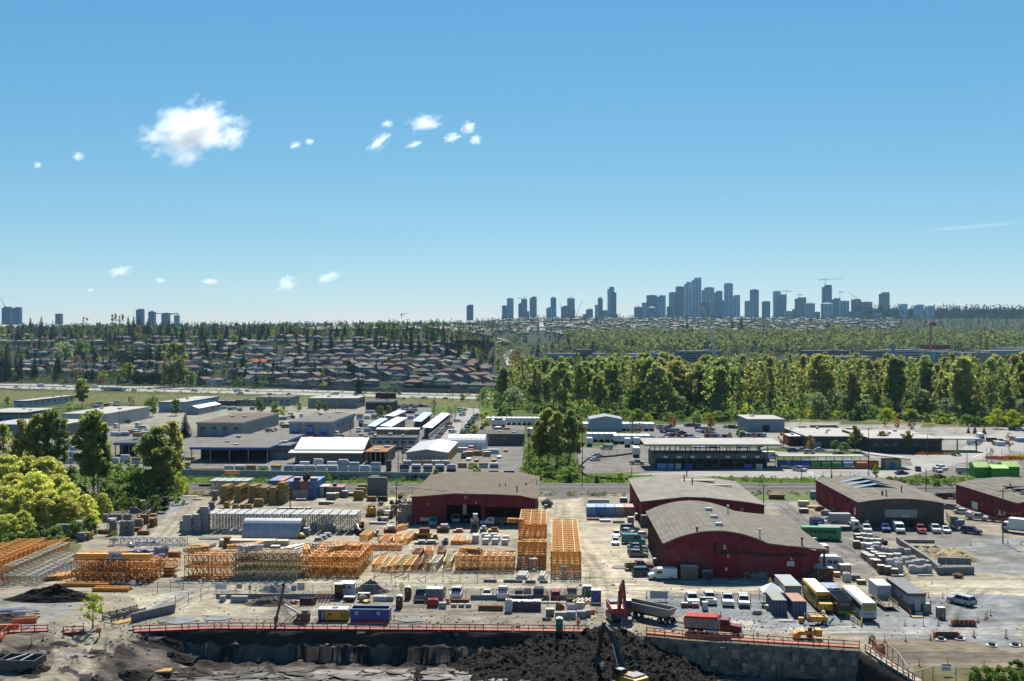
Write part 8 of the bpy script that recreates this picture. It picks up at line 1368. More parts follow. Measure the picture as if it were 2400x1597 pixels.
for i,(tl,x)in enumerate((('B',2060),('B',2200),('B',2330),('C',120),('C',260),('C',450),('C',600))):jersey(tl,x,808,f'concrete barrier along the row of parked cars, {ORD[i]} from the left',GR,3.4,'barriers along the parked cars')
for i,(tl,x,y)in enumerate((('D',1800,1048),('D',1640,1160))):mb=PF([(-.3,0),(.3,0),(.15,.5),(.12,1),(-.12,1),(-.15,.5)],-1.9,1.9,mat('brown barrier',(.13,.09,.07),.8),'x');[mb.box((-1.4+k*.7,-.19,.2),(.2,.06,.7),safety)for k in range(5)]if i==0 else None;[mb.box((s*1.85,-.1,0),(.3,.5,1.),safety)for s in(-1,1)];solo('road_barrier',mb,['orange striped road barrier on the gravel, upper one','dark road barrier with orange ends by the manhole rings'][i],'barrier',at(tl,x,y),GR)
CP=[(1020,1060),(1262,1050),(1432,1052),(1568,1048),(1612,1000),(1700,1050),(1745,995),(1480,790),(1610,795),(1648,825),(1935,1020),(2000,990),(2018,975),(2050,955),(1075,1200),(1268,1190),(1495,1180),(1890,1150),(1902,1155),(2185,1165),(2198,1165),(2335,1240),(1655,1410),(1990,1425),(2350,1440),(1392,1420),(1865,310),(2208,290),(2332,305),(1275,905),(1300,935),(1312,960),(1400,920),(1265,200-5),(897,670)]
for i,(x,y)in enumerate(CP):CONE(at('D',x,y),0,f'orange delineator post on the gravel at right, {ORD[i] if i < 40 else i} in the scattered line','orange delineator posts on the gravel')
for i,(tl,x,y,lb)in enumerate((('B',140,690,'lone orange post before the cream jibs'),('B',1060,690,'lone orange post on the track behind the spoil heap'),('B',1285,690,'lone orange post on the track near the sapling'),('B',1272,1000,'orange post on the mud right of the blue skip'),('C',1238,790,'orange post at the left end of the bannered fence'),('C',780,930,'orange post at the right of the precast stock'),('A',290,1280,'orange post on the ramp at far left'),('A',340,1410,'orange post on the ramp beside the steel box'),('A',970,1280,'red and white post on the dirt ramp'),('A',395,1190,'orange post at the end of the far left barrier'),('A',895,1110,'orange post beside the walking person'),('A',105,950,'orange post beside the dark blue panels'))):p=at(tl,x,y);z=zg(p.x,p.y);p=at(tl,x,y,0,min(0,z));CONE(Vector((p.x,p.y,zg(p.x,p.y))),0,lb)
for i,(x,y)in enumerate(((1590,1180),(1765,1172),(2060,1235),(2275,1235))):mb=MB();mb.tube((0,0,0),(0,0,.2),.85,offw,18);mb.tube((0,0,.2),(0,0,.55),.5,dark,16);solo('manhole_ring',mb,f'white manhole ring with a dark cover on the gravel, {ORD[i]} from the left','manhole ring',at('D',x,y),0,'manhole rings')
PL=[('H',2163,1545,1045,'tall utility pole on the gravel before the right edge barn',1),('F',1292,1425,985,'utility pole behind the loose crane frames by the scrap bales',1),('F',315,1305,1045,'short dark pole beside the plywood boxes',0),('F',2242,1255,1035,'pole in front of the brown barn',1),('G',230,1230,960,'pole at the right front corner of the brown barn',0),('G',648,1000,520,'tall pole at the curved driveway kerb',0),('G',155,935,450,'tall pole behind the right back corner of the brown barn',0),('G',1103,945,840,'short post at the driveway behind the middle barn',0),('G',2318,1285,1000,'pole with transformer between the middle barn and the skylight barn',1),('H',927,920,480,'tall dark pole right of the orange bins',1),('H',1455,1090,850,'pole behind the skylight barn roof',0),('H',583,945,850,'post by the road behind the skylight barn, right',0),('H',308,965,880,'post by the road behind the skylight barn, left',0),('H',1470,740,550,'traffic signal mast at the crossing',0),('H',2015,800,670,'signal pole at the far right crossing',0),('H',1832,940,690,'thin lamp post before the right edge green containers',0),('E',785,1090,800,'pale pole under the broad cottonwood',0),('E',1360,1425,1130,'dark pole at the weathered piles',0),('E',1267,1335,1180,'grey pole among the weathered piles',0),('F',870,550,405,'pole before the awning warehouse',0),('F',1308,890,570,'pole before the metal shed with yellow doors, left',0),('F',1350,800,555,'pole before the metal shed with yellow doors, right',0),('F',706,1005,895,'post by the graffiti wall',0),('E',1097,515,320,'pole in the lot beside the white warehouse',0),('E',650,1010,600,'thin pole through the cottonwoods',0),('F',1898,550,420,'pole on the right verge of the street, first',1),('F',1965,545,405,'pole on the right verge of the street, second',1),('F',2000,515,290,'pole on the right verge of the street, third',1),('F',2055,390,265,'pole on the right verge of the street, fourth',1),('F',1835,380,270,'dark pole left of the street',1),('J',1765,1030,790,'tall pylon pole before the sound wall, left of three',1),('J',1785,1030,800,'tall pylon pole before the sound wall, middle of three',1),('J',1810,1020,830,'tall pylon pole before the sound wall, right of three',1),('J',1502,1050,920,'pole on the freeway verge by the dark brick office',0),('J',560,960,870,'lamp post on the freeway',0),('I',18,880,700,'lamp post at the left end of the freeway',0),('I',1665,960,790,'lamp post on the freeway before the poplars',0),('I',2000,960,850,'pole on the freeway verge',0),('I',1280,985,880,'pole behind the freeway verge shrubs',0),('D',1497,925,820,'short post with a box beside the grey site office',0)]
TOP=[]
for tl,x,y,yt,lb,ar in PL:t,tp=pole(tl,x,y,yt,lb,ar,None if 'lamp' not in lb else steel,.16 if tl in 'GHF' else.14);TOP.append(tp)
mb=MB();mb.beam((0,0,0),(-9,0,.1),.2,steel);mb.box((-9,0,-1),(.4,.4,1),mat('signal yellow',(.5,.35,.03),.6));q=at('H',1535,740);solo('signal_arm',mb,'grey traffic signal arm reaching left over the crossing','signal arm',(q.x,q.y,9),0)
cable([at('F',1290,1425)+Vector((0,0,11.3)),TOP[3]-Vector((0,0,.2)),TOP[4]+Vector((0,0,1))],'festooned cable strung across the brown barn front, upper',.9,.035);cable([at('F',1290,1425)+Vector((0,0,9)),TOP[3]-Vector((0,0,2.6)),TOP[4]-Vector((0,0,2))],'festooned cable strung across the brown barn front, lower',.6,.03)
cable([TOP[4]-Vector((0,0,2)),at('G',1100,1240)+Vector((0,0,4)),TOP[8]-Vector((0,0,3))],'thin wires running from the brown barn to the transformer pole',.5,.02);cable([TOP[0]-Vector((0,0,5)),Vector((130,262,5.5))],'red pennant line from the tall pole to the right edge barn',.7,.02);cable([TOP[0]-Vector((0,0,8.)),at('H',1660,1330)+Vector((0,0,3))],'pennant line from the tall pole to the blue gate',1.2,.02)
for i in range(9):
 a_,b_=TOP[0]-Vector((0,0,5)),Vector((130,262,5.5));p=a_.lerp(b_,(i+.5)/9)-Vector((0,0,.7*4*((i+.5)/9)*(1-(i+.5)/9)));mb=MB();mb.add([(0,0,0),(.5,0,0),(.25,0,-.6)],[(0,1,2)],mred);mb.add([(0,.03,0),(.5,.03,0),(.25,.03,-.6)],[(2,1,0)],mred);solo('pennant',mb,f'red pennant on the line before the right edge barn, {ORD[i]} from the pole','pennant',p,0,'red pennants')
person(at('A',2300,750),R(-60),1,(.05,.08,.03),mat('dark cap',(.03,.03,.03),.8),'person in dark green clothes walking behind the long mesh fence',None);p=at('A',915,1145);person(Vector((p.x,p.y,zg(p.x,p.y))),R(-110),1,(.35,.12,.05),white,'person in orange vest and pale trousers walking by the young tree',safety);person(at('D',20,690),R(-90),0,(.5,.45,.03),mat('helmet yellow',(.6,.5,.05),.5),'person in yellow high visibility clothes before the arched barn',mat('hi vis yellow',(.55,.55,.03),.7));person(at('C',612,1090,.8),R(-90),0,(.5,.12,.03),white,'worker in orange behind the short orange red barrier',safety)
# ================================================================ VEHICLES
v=vehicle;N,S_,E_,W_=90,-90,0,180
for a_ in(('pickup_truck','B',1520,800,N,'steel','slate blue pickup seen from behind, leftmost of the cars behind the site bin'),('suv','B',1690,770,N,'steel','blue grey car seen from behind just right of the site bin'),('pickup_truck','B',1848,785,N,'white','white pickup seen from behind with a dark rear window, left of two white pickups'),('sedan','B',2130,778,N,'white','small white sedan seen from behind between the two white pickups'),('pickup_truck','B',2275,778,N,'white','white pickup seen from behind with coloured stickers, right of two white pickups'),('sedan','C',68,785,N,'dark','dark car with a sun glint seen from behind in the parked row'),('pickup_truck','C',245,788,N,'navy','dark pickup seen from behind left of the red hatchback'),('hatchback','C',400,792,N,'red','bright red hatchback seen from behind in the parked row'),('pickup_truck','C',552,785,N,'tan','pale pickup with a teal cab top at the right end of the parked row'),('pickup_truck','C',1655,840,S_,'white','white pickup facing forward with a dark hood scoop, leftmost of four white cars'),('pickup_truck','C',1815,830,S_,'white','white pickup behind the plywood box, second of four white cars'),('pickup_truck','C',1985,845,S_-6,'white','white pickup facing forward, third of four white cars'),('suv','C',2132,858,S_-6,'white','tall white sport utility car facing forward, rightmost of four white cars'),('suv','C',1085,175,E_,'steel','blue grey car at the top of the cars beside the arched barn'),('sedan','C',1040,200,150,'silver','silver sedan behind the white one beside the arched barn'),('sedan','C',965,225,-100,'white','white car with dark front at the left of the barn side cars'),('sedan','C',955,292,-95,'white','white sedan facing forward beside the teal van'),('van','C',1120,290,-8,'teal','teal green van beside the arched barn'),('sedan','C',1205,235,E_,'white','white car partly hidden behind the teal van'),('sedan','C',1155,345,-4,'steel','blue grey sedan just below the teal van'),('sedan','C',1160,380,-4,'navy','dark blue sedan between two sedans below the teal van'),('hatchback','C',1165,410,-4,'grey','dark grey hatchback lowest of three cars below the teal van'),('pickup_truck','C',1170,530,8,'maroon','maroon pickup beside the arched barn corner'),('suv','C',1215,585,6,'navy','navy off road car between the maroon pickup and the white van'),('van','C',1385,618,W_+2,'white','white van facing left before the arched barn'),('pickup_truck','F',1637,1370,S_,'turq','turquoise old pickup in the shade of the brown barn'),('pickup_truck','F',1835,1345,S_+10,'silver','silver pickup in the shade of the brown barn'),('suv','F',1940,1345,S_+15,'navy','dark blue car in the deep shade of the brown barn'),('pickup_truck','H',575,1372,W_+10,'white','white pickup behind the flatbed truck, upper one'),('pickup_truck','H',600,1400,E_+8,'white','white pickup beside the scrap, lower one'),('pickup_truck','H',905,1440,S_-8,'white','white pickup facing forward right of the flatbed truck'),('suv','H',1080,1432,S_-10,'blue','blue car before the skylight barn, left of the white van'),('van','H',1205,1442,S_-8,'white','tall white van parked before the shopfront of the skylight barn'),('pickup_truck','H',1402,1442,S_-8,'red','red pickup before the skylight barn'),('pickup_truck','H',1538,1440,S_-8,'white','white pickup right of the red one before the skylight barn'),('sedan','H',1636,1442,S_-8,'white','white sedan at the right corner of the skylight barn'),('suv','H',1870,1455,-38,'navy','long navy sport utility car turning on the paved yard at right'),('sedan','H',1795,1275,-40,'white','white sedan by the right edge barn, upper one'),('pickup_truck','H',1930,1332,-35,'silver','silver pickup by the right edge barn'),('sedan','H',1690,1230,-40,'grey','grey car between the skylight barn and the right edge barn'),('pickup_truck','H',2140,1350,-30,'maroon','dark red pickup behind the tall pole at right'),('suv','H',1575,1135,W_,'black','black car behind the right edge barn, left one'),('suv','H',1675,1133,W_,'black','black car behind the right edge barn, right one'),('suv','D',1785,850,122,'silver','silver sport utility car driving on the gravel right of the grey site office'),('pickup_truck','G',1150,818,5,'silver','silver pickup at the left end of the transfer station'),('sedan','G',785,745,25,'white','white car in the driveway loop by the weigh hut'),('sedan','G',765,785,35,'white','second white car in the driveway loop'),('van','G',870,680,W_,'silver','pale van on the lane behind the driveway fence'),('pickup_truck','H',290,882,-50,'silver','silver pickup before the blue collection bins'),('sedan','H',1230,912,12,'navy','dark blue car leaving beside the ticket office'),('suv','H',1380,878,75,'grey','grey car driving away at the crossing'),('suv','H',1563,890,-85,'white','white car coming forward at the crossing, front one'),('suv','H',1600,868,-75,'white','white car coming forward at the crossing, rear one'),('van','H',1810,905,-8,'silver','silver van left of the lime roofed containers'),('sedan','H',1570,945,8,'maroon','maroon car on the road behind the brambles'),('suv','H',230,705,5,'navy','dark blue car parked behind the collection bins, left'),('sedan','H',320,690,5,'silver','silver car parked behind the collection bins, upper'),('suv','H',380,720,5,'silver','silver car parked behind the collection bins, lower'),('sedan','H',475,695,5,'white','white car parked behind the collection bins, right'),('pickup_truck','H',665,745,-5,'maroon','purple red pickup with a trailer load behind the collection bins'),('van','H',1890,640,-15,'white','white delivery van beside the depot canopy'),('sedan','H',2330,610,-5,'white','white car at the far right road'),('pickup_truck','H',2140,620,-10,'silver','silver pickup right of the depot, far one'),('pickup_truck','H',2080,610,-10,'maroon','maroon pickup right of the depot'),('suv','H',2320,510,-5,'white','white car on the road under the yellow spring trees'),('suv','H',2260,508,-5,'dark','dark car on the road under the yellow spring trees')):v(*a_)
def boxtruck(loc,rz,label,L=6,c=white,cab=white,name='box_truck',h=2.6):
 t=thing(name,label,'truck',loc,rz);mb=BX((-L/2,0,1.0),(L,2.4,h),c);part(t,'box',mb);mb=PF([(.15,.6),(1.7,.6),(1.75,1.4),(1.2,2.5),(.15,2.5)],-1.05,1.05,cab,'y');cb=part(t,'cab',mb);mb=MB();mb.quad((1.74,-.9,1.5),(1.74,.9,1.5),(1.27,.85,2.4),(1.27,-.85,2.4),vglass);[mb.box((.85,s*1.06,1.5),(.8,.03,.7),vglass)for s in(-1,1)];part(cb,'cab_window',mb);mb=BX((-L/2+.6,0,.6),(L+1,.9,.4),dark);part(t,'chassis',mb);wheels(t,[(x,s)for x in(-L+1.2,1.)for s in(-1,1)],.48,.35);return t
boxtruck(at('H',770,1408)+Vector((0,1.5,0)),R(-3),'truck with a dull grey box left of the skylight barn door',5.2,mat('dull box',(.33,.34,.34),.7,var=.2));boxtruck(at('H',2225,1440),R(140),'white box truck at the right edge facing the yard',7,white);boxtruck(at('H',1965,605),R(-100),'white box truck beside the depot canopy',5)
t=thing('flatbed_truck','white flatbed tow truck with a long brownish deck before the skylight barn','truck',at('H',790,1432,1),R(-4));mb=BX((-4.6,0,.95),(7.4,2.4,.22),mat('tow deck',(.42,.33,.3),.7));mb.box((-.6,0,1.1),(.2,2.3,.9),steel);part(t,'deck',mb);mb=PF([(-.3,.5),(1.6,.5),(1.7,1.3),(1.3,2.5),(-.3,2.5)],-1.1,1.1,white,'y');cb=part(t,'cab',mb);mb=MB();mb.quad((1.69,-.9,1.45),(1.69,.9,1.45),(1.36,.85,2.35),(1.36,-.85,2.35),vglass);[mb.box((.7,s*1.12,1.4),(.9,.03,.7),vglass)for s in(-1,1)];part(cb,'cab_window',mb);mb=BX((-3,0,.55),(8,.9,.4),dark);part(t,'chassis',mb);wheels(t,[(x,s)for x in(-5.6,1.)for s in(-1,1)],.45,.32)
t=thing('flatbed_truck','white pickup truck with a brown timber flatbed before the brown barn','truck',at('F',2170,1385,1),R(178));mb=PF([(-.6,.5),(2.9,.5),(3,1.1),(1.6,1.3),(1.1,2.0),(-.6,2.0)],-.98,.98,white,'y');cb=part(t,'cab',mb);mb=MB();[mb.box((.35,s*.99,1.3),(1.,.03,.55),vglass)for s in(-1,1)];part(cb,'cab_window',mb);mb=BX((-2.6,0,.8),(3.6,2.1,.2),brn);[mb.box((-2.6,s*1.05,1.),(3.6,.08,.9),mat('brown timber bed',(.17,.11,.06),.8))for s in(-1,1)];part(t,'flatbed',mb);wheels(t,[(x,s*.9)for x in(-2.6,2.0)for s in(-1,1)],.42,.3)
gb=mat('bus green',(.02,.30,.07),.4);t=bus(at('D',320,262)+V*1.5,R(-97),9,gb,gb,'bright green bus behind the arched barn',h=3.1);mb=BX((0,9.02,1.4),(2.2,.06,1.3),vglass);part(t,'windscreen',mb)
t=thing('camper_trailer','white camper trailer behind the corner of the arched barn','camper',at('D',545,545,1.4),R(-4));mb=PF([(-3.4,.5),(2.8,.5),(3.6,1.4),(3.1,2.6),(2.4,3.0),(-3.2,3.0),(-3.5,2.2)],-1.2,1.2,mat('camper skin',(.5,.52,.54),.5),'y');part(t,'body',mb)
for x in(-1.8,.6,1.8):mb=BX((x,-1.22,1.5),(.9,.05,.7),glass);part(t,'window',mb)
wheels(t,[(0,-1),(0,1),(.9,-1),(.9,1)],.35,.22)
def trailer(loc,rz,L,label,group):
 t=thing('semi_trailer',label,'trailer',loc,rz,group);mb=BX((0,L/2,1.1),(2.5,L,2.8),white);part(t,'box',mb);mb=BX((0,0,1.0),(2.5,.12,.2),dark);mb.box((0,L*.3,.2),(2.2,2.4,.8),dark);part(t,'undercarriage',mb);return t
for i in range(12):trailer(at('G',10+i*0,455)+U*(i*2.9-14),GR,9,f'white semi trailer in the back row by the wood, {ORD[i]} from the left','white trailers in the back row')
for i in range(13):trailer(at('G',660,510)+U*(i*2.9+1),GR,11,f'white semi trailer in the packed block behind the white shed, {ORD[i]} from the left','white trailers in the packed block')
for i in range(5):trailer(at('G',690,612)+U*(i*2.8+1.4)+V*.2,GR,8,f'white semi trailer in the front left group of five, {ORD[i]} from the left','white trailers front left')
for i in range(6):trailer(at('G',935,630)+U*(i*2.8+1.4),GR,9,f'white semi trailer in the front right group of six, {ORD[i]} from the left','white trailers front right')
for i,(x,y)in enumerate(((715,655),(1065,660),(1150,655))):trailer(at('G',x,y),GR,4,f'short white trailer before the trailer groups, {ORD[i]} from the left','short white trailers')
trailer(at('G',165,560),GR,6,'lone white trailer left of the cottonwood clump',None);t=trailer(at('G',1150,755),GR,9,'open grey semi trailer at the left end of the transfer station',None)
for i in range(5):trailer(at('F',2190+i*20,475),GR,8,f'white semi trailer behind the long dark grey building, {ORD[i]} from the left','trailers behind the dark grey building')
shed('white front shed with grey gable among the white trailers',1382,1010,1458,20,6,(.5,.52,.55),mat('grey gable roof',(.25,.29,.34),.7),None,1,0,0,0,gable=1.6,doorm=offw)
trailer(at('G',2010,720)+V*18,GR+R(90),14,'long white trailer on the upper deck of the transfer station',None);trailer(at('H',60,790),GR+R(90),11,'white semi trailer left of the collection bins',None)
wrapm=mat('white lumber wrap',(.62,.63,.66),.6,var=.12,sc_=2);wrapb=mat('blue grey lumber wrap',(.35,.40,.5),.6,var=.12);wrapr=mat('red lumber wrap',(.42,.06,.05),.7);wrapo=mat('tan lumber',(.40,.27,.13),.8,var=.2);n_=0
def lumber(tl,x0,x1,y,nz,label,group,mats,step=3.9,h=1.05):
 a_,b_=at(tl,x0,y),at(tl,x1,y);n=max(1,int((b_-a_).length/step))
 for i in range(n):
  for k in range(nz if isinstance(nz,int)else rnd.randint(*nz)):
   goods('block' if rnd.random()<.5 else 'bundle','lumber_pack',a_.lerp(b_,(i+.5)/n)+V*.7+Vector((0,0,.15+k*(h+.02))),(step-.25,1.3,h),rch(mats),f'{label}, {ORD[i]} from left, {ORD[k]} layer',group,GR+ru(-.01,.01))
lumber('F',250,1150,885,(2,4),'wrapped lumber pack in the front row beside the graffiti wall','lumber packs above the graffiti wall',[wrapm,wrapm,wrapm,wrapb]);lumber('F',385,640,880,1,'red lumber pack before the front row','red lumber packs',[wrapr,mat('orange lumber wrap',(.5,.16,.06),.7)],2.6);lumber('F',380,760,850,(2,3),'white lumber pack in the second row behind the front row','white lumber second row',[wrapm]);lumber('F',1310,1850,885,3,'lumber pack on the rack before the metal shed','rack before the metal shed',[wrapb,mat('dark rack lumber',(.10,.10,.12),.8),wrapm],3.6,.8);lumber('F',1345,1790,825,2,'pale lumber pack in the upper rack before the metal shed','upper rack before the metal shed',[wrapm,wrapo],3.6,.8);lumber('F',1850,2240,850,2,'lumber pack right of the metal shed, front rack','racks right of the metal shed',[wrapo,wrapm],3.6,.8);lumber('F',2115,2400,905,1,'blue wrapped pack behind the brown barn roof','blue packs behind the brown barn',[wrapb,bluep],4,1);lumber('E',1650,2357,885,(1,3),'lumber pack above the low railway wall before the lumber shed','packs before the lumber shed',[wrapm,wrapm,wrapo,mat('pinkish lumber',(.42,.27,.22),.8)]);lumber('E',2357,2600,885,(1,2),'lumber pack left of the red packs','packs left of the red packs',[wrapm,wrapo]);lumber('E',480,1300,810,(2,3),'white lumber pack glimpsed between the cottonwoods','packs between the cottonwoods',[wrapm,wrapm,wrapo]);lumber('E',300,900,750,(1,2),'white lumber pack behind the yellow cottonwoods','packs behind the yellow cottonwoods',[wrapm,wrapb]);lumber('E',1600,1790,780,(1,3),'lumber pack right of the gravel track cottonwood','packs right of the cottonwood',[wrapm,wrapo]);lumber('F',920,1590,405,(2,3),'lumber pack in the far racks along the car lot','far racks along the car lot',[wrapm,wrapb,wrapo],4,1);lumber('F',985,1210,500,(2,4),'white lumber pack beside the white awning racks','packs beside the awning racks',[wrapm]);lumber('F',1185,1255,880,4,'dark rack pack at the corner of the rust roofed shed','dark corner packs',[mat('dark rack lumber',(.10,.10,.12),.8)],2.2,.9)
for i,(x,y)in enumerate(((1790,485),(2100,700),(1960,780),(2030,790),(2190,790),(2240,760),(1990,720),(2300,700))):goods('beams','timber_pack',at('F',x,y),(1.6,5,.9),rch([wrapm,wrapo,wrapb]),f'timber pack in the small yard right of the metal shed, {ORD[i]}','timber packs right of the metal shed',GR)if i else None
def rack(x0,y0,x1,y1,w_,rc,label,side,h=4.2):
 a_,b_=at('F',x0,y0),at('F',x1,y1);L=(b_-a_).length;rz=math.atan2((b_-a_).y,(b_-a_).x);t=thing('lumber_rack',label,'rack',a_,rz);mb=PF([(-w_/2-.5,h),(w_/2+.5,h+.5),(w_/2+.5,h+.65),(-w_/2-.5,h+.15)],-.5,L+.5,rc,'x');part(t,'roof',mb);mb=BX((L/2,0,.2),(L,w_*.7,h-.8),side);part(t,'stored_lumber',mb)
 for k in range(6):
  for s in(-1,1):mb=BX((L*k/5,s*w_/2,0),(.2,.2,h),dark);part(t,'post',mb)
rack(1575,580,1750,430,4,whiteroof,'long lumber rack with a white roof along the street',mat('dark rack lumber',(.10,.10,.12),.8),5);rack(1480,500,1585,410,4,blueawn,'lumber rack with a light blue roof inside the lumber lot',mat('dark rack lumber',(.10,.10,.12),.8));rack(1195,550,1345,460,5,whiteroof,'lumber rack with a white roof in the middle of the lumber lot',wrapb);rack(1060,550,1180,470,3,blueawn,'narrow lumber rack with a pale blue roof',wrapb);rack(1230,445,1350,390,4,whiteroof,'far lumber rack with a white roof in the lumber lot',wrapb);rack(1120,560,1500,562,3,whiteroof,'crosswise lumber rack with a thin white roof behind the blue edged building',wrapo,3.6);rack(770,500,875,430,3.4,blueawn,'covered rack along the side of the awning warehouse',mat('dark red lumber',(.1,.03,.03),.8))
mb=MB();mb.beam(at('F',1590,610)+Vector((0,0,1.6)),at('F',1785,430)+Vector((0,0,1.6)),.3,conc,3.2);solo('lot_wall',mb,'pale wall along the street side of the lumber lot','wall')
def lot(tl,rows,group,where,n0=0):
 k=0
 for r0,(xa,ya,xb,yb,n,hd)in enumerate(rows):
  for i in range(n):
   if rnd.random()<.08:continue
   t0=(i+.5)/n;c=rch(['white','white','silver','silver','grey','dark','dark','navy','red','steel','black','blue','maroon']);kd=rch(['sedan','suv','suv','hatchback','pickup_truck']if n0==0 else['sedan','suv','van'])
   v(kd,tl,xa+(xb-xa)*t0,ya+(yb-ya)*t0,hd+ru(-4,4),c,f'{c} {kd.replace("_truck", "")} in {where}, {ORD[r0]} row, {ORD[i]} from left',group,True)
lot('G',[(1350,600,1720,595,13,90),(1410,558,1660,575,11,90),(1370,525,1600,545,10,90),(1360,505,1530,520,8,90),(1700,515,1900,560,10,90),(1690,490,1860,520,9,90),(1780,570,2000,575,10,90),(1310,485,1460,488,7,90),(1590,468,1730,470,6,90),(1950,480,2100,490,7,90),(2120,560,2330,565,9,90),(1230,590,1320,592,4,90)],'cars in the lot by the wood','the parking lot by the wood')
lot('F',[(1300,345,1480,350,8,80),(1350,325,1480,328,7,80),(1290,300,1470,310,9,80),(1290,285,1590,292,14,80)],'cars in the lot behind the lumber lot','the car lot behind the lumber lot')
for i in range(12):v(rch(['sedan','suv','sedan']),'F',1630+i*13.5,612-i*15,48,rch(['white','white','silver','red','maroon']),f'parked car along the left side of the street, {ORD[i]} from the front','cars along the left kerb of the street',True)
for i in range(13):v(rch(['sedan','suv','pickup_truck']),'F',1905+i*10.5,545-i*14,60,rch(['dark','grey','navy','black','silver']),f'dark parked car along the right side of the street, {ORD[i]} from the front','cars along the right kerb of the street',True)
for i,(x,y)in enumerate(((1810,530),(1855,430),(1790,490),(1890,340),(1905,355),(1920,325),(1880,320),(1900,375))):v('suv','F',x,y,55,'white',f'white car on the far part of the street, {ORD[i]}','white cars at the far end of the street',True)
for i,(tl,x,y,c,k)in enumerate((('E',450,560,'dark',0),('F',370,615,'white','suv'),('F',430,610,'white','suv'),('F',130,520,'silver','suv'),('F',175,510,'maroon','sedan'),('F',455,575,'maroon','suv'),('F',515,578,'white','suv'),('F',605,577,'white','suv'),('F',660,582,'navy','sedan'),('F',745,555,'white','van'),('F',945,520,'silver','van'),('E',1250,548,'silver','van'),('E',1275,470,'white','van'),('E',1265,500,'tan','pickup_truck'),('E',1075,480,'white','van'),('E',1185,440,'black','pickup_truck'),('E',905,275,'blue','van'),('E',1020,280,'white','van'),('E',1060,275,'white','suv'),('F',100,505,'grey','sedan'),('E',1170,545,'silver','sedan'),('F',300,400,'white','van'),('F',340,395,'dark','suv'),('F',420,385,'white','van'))):
 if k:v(k,tl,x,y,rch([-85,5,95]),c,f'{VC and c} {k.replace("_truck", "")} parked among the industrial sheds, {ORD[i]} scattered vehicle','vehicles scattered in the industrial lots',True)
fw=[(135,893,'white','suv'),(95,105,0,0)]
for i,(tl,x,y,c,k)in enumerate((('I',145,900,'silver','suv'),('I',600,895,'white','van'),('I',640,898,'white','sedan'),('I',365,890,'white','van'),('I',1230,930,'white','van'),('I',1370,915,'grey','pickup_truck'),('I',1780,930,'silver','suv'),('I',1810,934,'red','sedan'),('I',2210,960,'white','van'),('I',2280,935,'dark','suv'),('J',125,962,'navy','sedan'),('J',240,985,'grey','suv'),('J',300,962,'dark','sedan'),('J',620,988,'silver','sedan'),('J',735,962,'silver','van'),('J',1370,1003,'white','sedan'),('J',1535,997,'silver','sedan'),('J',1560,996,'white','suv'),('J',1740,1002,'dark','sedan'),('J',920,972,'dark','sedan'),('J',780,992,'black','sedan'))):v(k,tl,x,y,-22 if i%2 else 158,c,f'{c} {k.replace("_truck", "")} on the freeway, {ORD[i]} from the left','cars on the freeway',True)
for i,(x,y)in enumerate(((395,893),(885,905),(2205,940))):boxtruck(at('I',x,y),R(-22),f'white box truck on the freeway, {ORD[i]} from the left',6)
t=thing('tanker_truck','long pale tanker truck with two tank units on the freeway at left','truck',at('I',1075,928),R(-22));mb=BX((-13,0,1),(11,2.5,2.6),wrapb);part(t,'tank',mb);mb=BX((0,0,1),(12,2.5,2.6),wrapb);part(t,'tank',mb);mb=BX((8.4,0,.6),(3,2.4,2.6),white);part(t,'cab',mb);mb=BX((-4,0,.1),(22,2,.9),dark);part(t,'chassis',mb)
LC=[('E',1000,560,1290,520),('E',350,700,900,640),('F',30,480,300,400),('F',300,590,800,590),('F',920,560,1190,440),('F',1870,760,2230,690),('F',250,390,900,360),('E',860,290,1100,270),('E',1950,320,2350,300),('F',1480,720,1300,640),('H',1900,640,2350,600),('H',330,520,860,500),('G',1560,690,2300,690),('F',1000,350,1240,330),('F',2050,520,2340,500),('E',1300,560,1600,470)]
LN=('by the white warehouse','behind the yellow cottonwoods','by the dock warehouse','before the awning warehouse','among the lumber racks','right of the metal shed','behind the awning warehouse','by the freeway verge','near the long grey shed','left of the metal shed','by the depot canopy','behind the bin depot','along the transfer station','left of the car lot','behind the trailer lot','by the dark conifer')
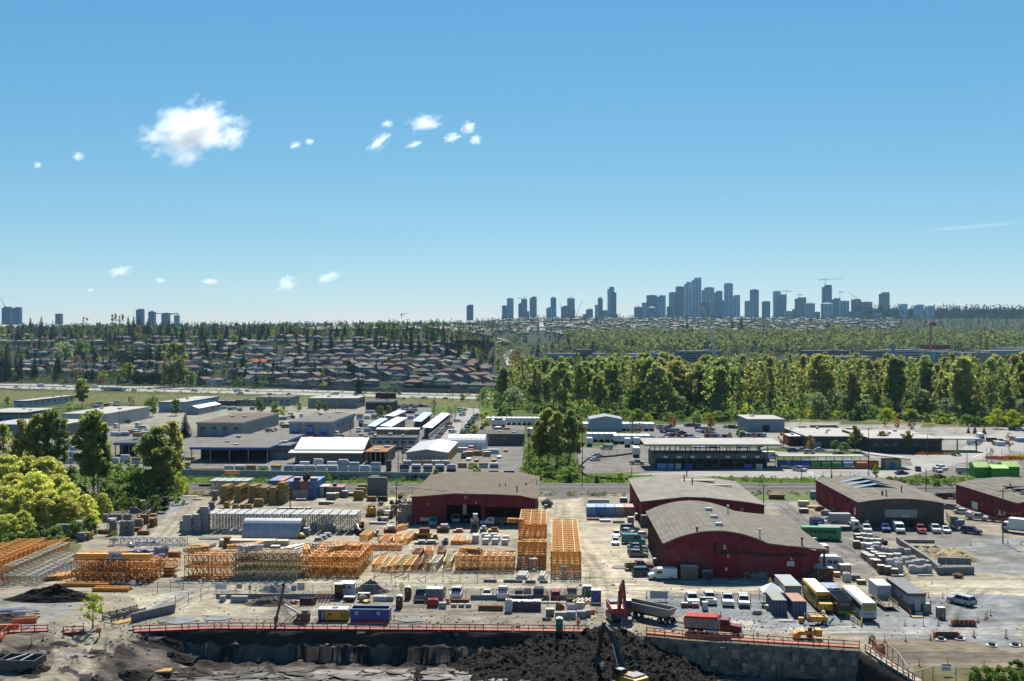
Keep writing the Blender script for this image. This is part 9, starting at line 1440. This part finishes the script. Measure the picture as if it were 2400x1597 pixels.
for i,(tl,xa,ya,xb,yb)in enumerate(LC):
 for k in range(9):
  x,y=xa+(xb-xa)*rnd.random(),ya+(yb-ya)*rnd.random()+ru(-14,14);q=rnd.random();p=at(tl,x,y)
  if q<.5:c=rch(['white','white','silver','grey','dark','navy','red']);kd=rch(['van','suv','pickup_truck','sedan']);v(kd,tl,x,y,rch([-88,4,92,45]),c,f'{c} {kd[:6]} standing in the yards {LN[i]}','vehicles in the industrial yards',True)
  else:goods(rch(['bundle','crate','block']),'yard_load',p,(round(ru(2,6)),2,2),rch([wrapm,wrapo,wrapb,conc,brn]),f'pallet load in the yards {LN[i]}, {ORD[k]} of its cluster','loads in the industrial yards',GR)
for i,(x,y,a_,b_,c)in enumerate(((1540,728,8,1.6,'rust leaves'),(2140,765,6,2.4,'rust leaves'),(2290,775,8,3,'rust leaves'),(2300,752,4,1.6,'spring leaves'))):
 p=at('H',x,y);q=rng.uniform(-1,1,(900,3))*np.array([a_,b_,.5])+np.array([0,0,.5]);vv,ff=cards(q,.25,i);tag(link('flowerbed',npmesh('flowerbed',vv,ff,mat('flower orange',(.55,.14,.02),.8)if c[0]=='r' else MATS[c]),None,p),['long orange flowerbed by the depot at the crossing','orange flowerbed at the right crossing, left one','orange flowerbed at the right crossing, right one','yellow green flowerbed at the right crossing'][i],'flowerbed')
V_,F_=[],[];r_=random.Random(4);bl=MB();bl.blob((0,0,0),(1,1,.7),conc,3,6,3,.25);bv=np.array(bl.v)
for k in range(2600):
 if k<1500:X,Y=r_.uniform(-75,52),r_.uniform(157,180)
 else:X,Y=r_.uniform(-90,85),r_.uniform(168,235)
 s=r_.uniform(.05,.2)if k%20 else r_.uniform(.2,.42);V_.append(bv*s*np.array([r_.uniform(.7,1.6),r_.uniform(.7,1.6),1])+np.array([X,Y,zg(X,Y)if False else 0]));F_.append((X,Y))
zz=zground(np.array([a for a,_ in F_]),np.array([b for _,b in F_]));V_=[v_+np.array([0,0,z+.04])for v_,z in zip(V_,zz)];nb=len(bv);base_f=[f for f in bl.f];me=bpy.data.meshes.new('rubble');me.from_pydata(np.concatenate(V_).tolist(),[],[tuple(i+k*nb for i in f)for k in range(len(V_))for f in base_f]);me.materials.append(mat('stone rubble',(.17,.155,.135),.95,var=.4,sc_=.5));tag(link('rubble',me),kind='stuff')
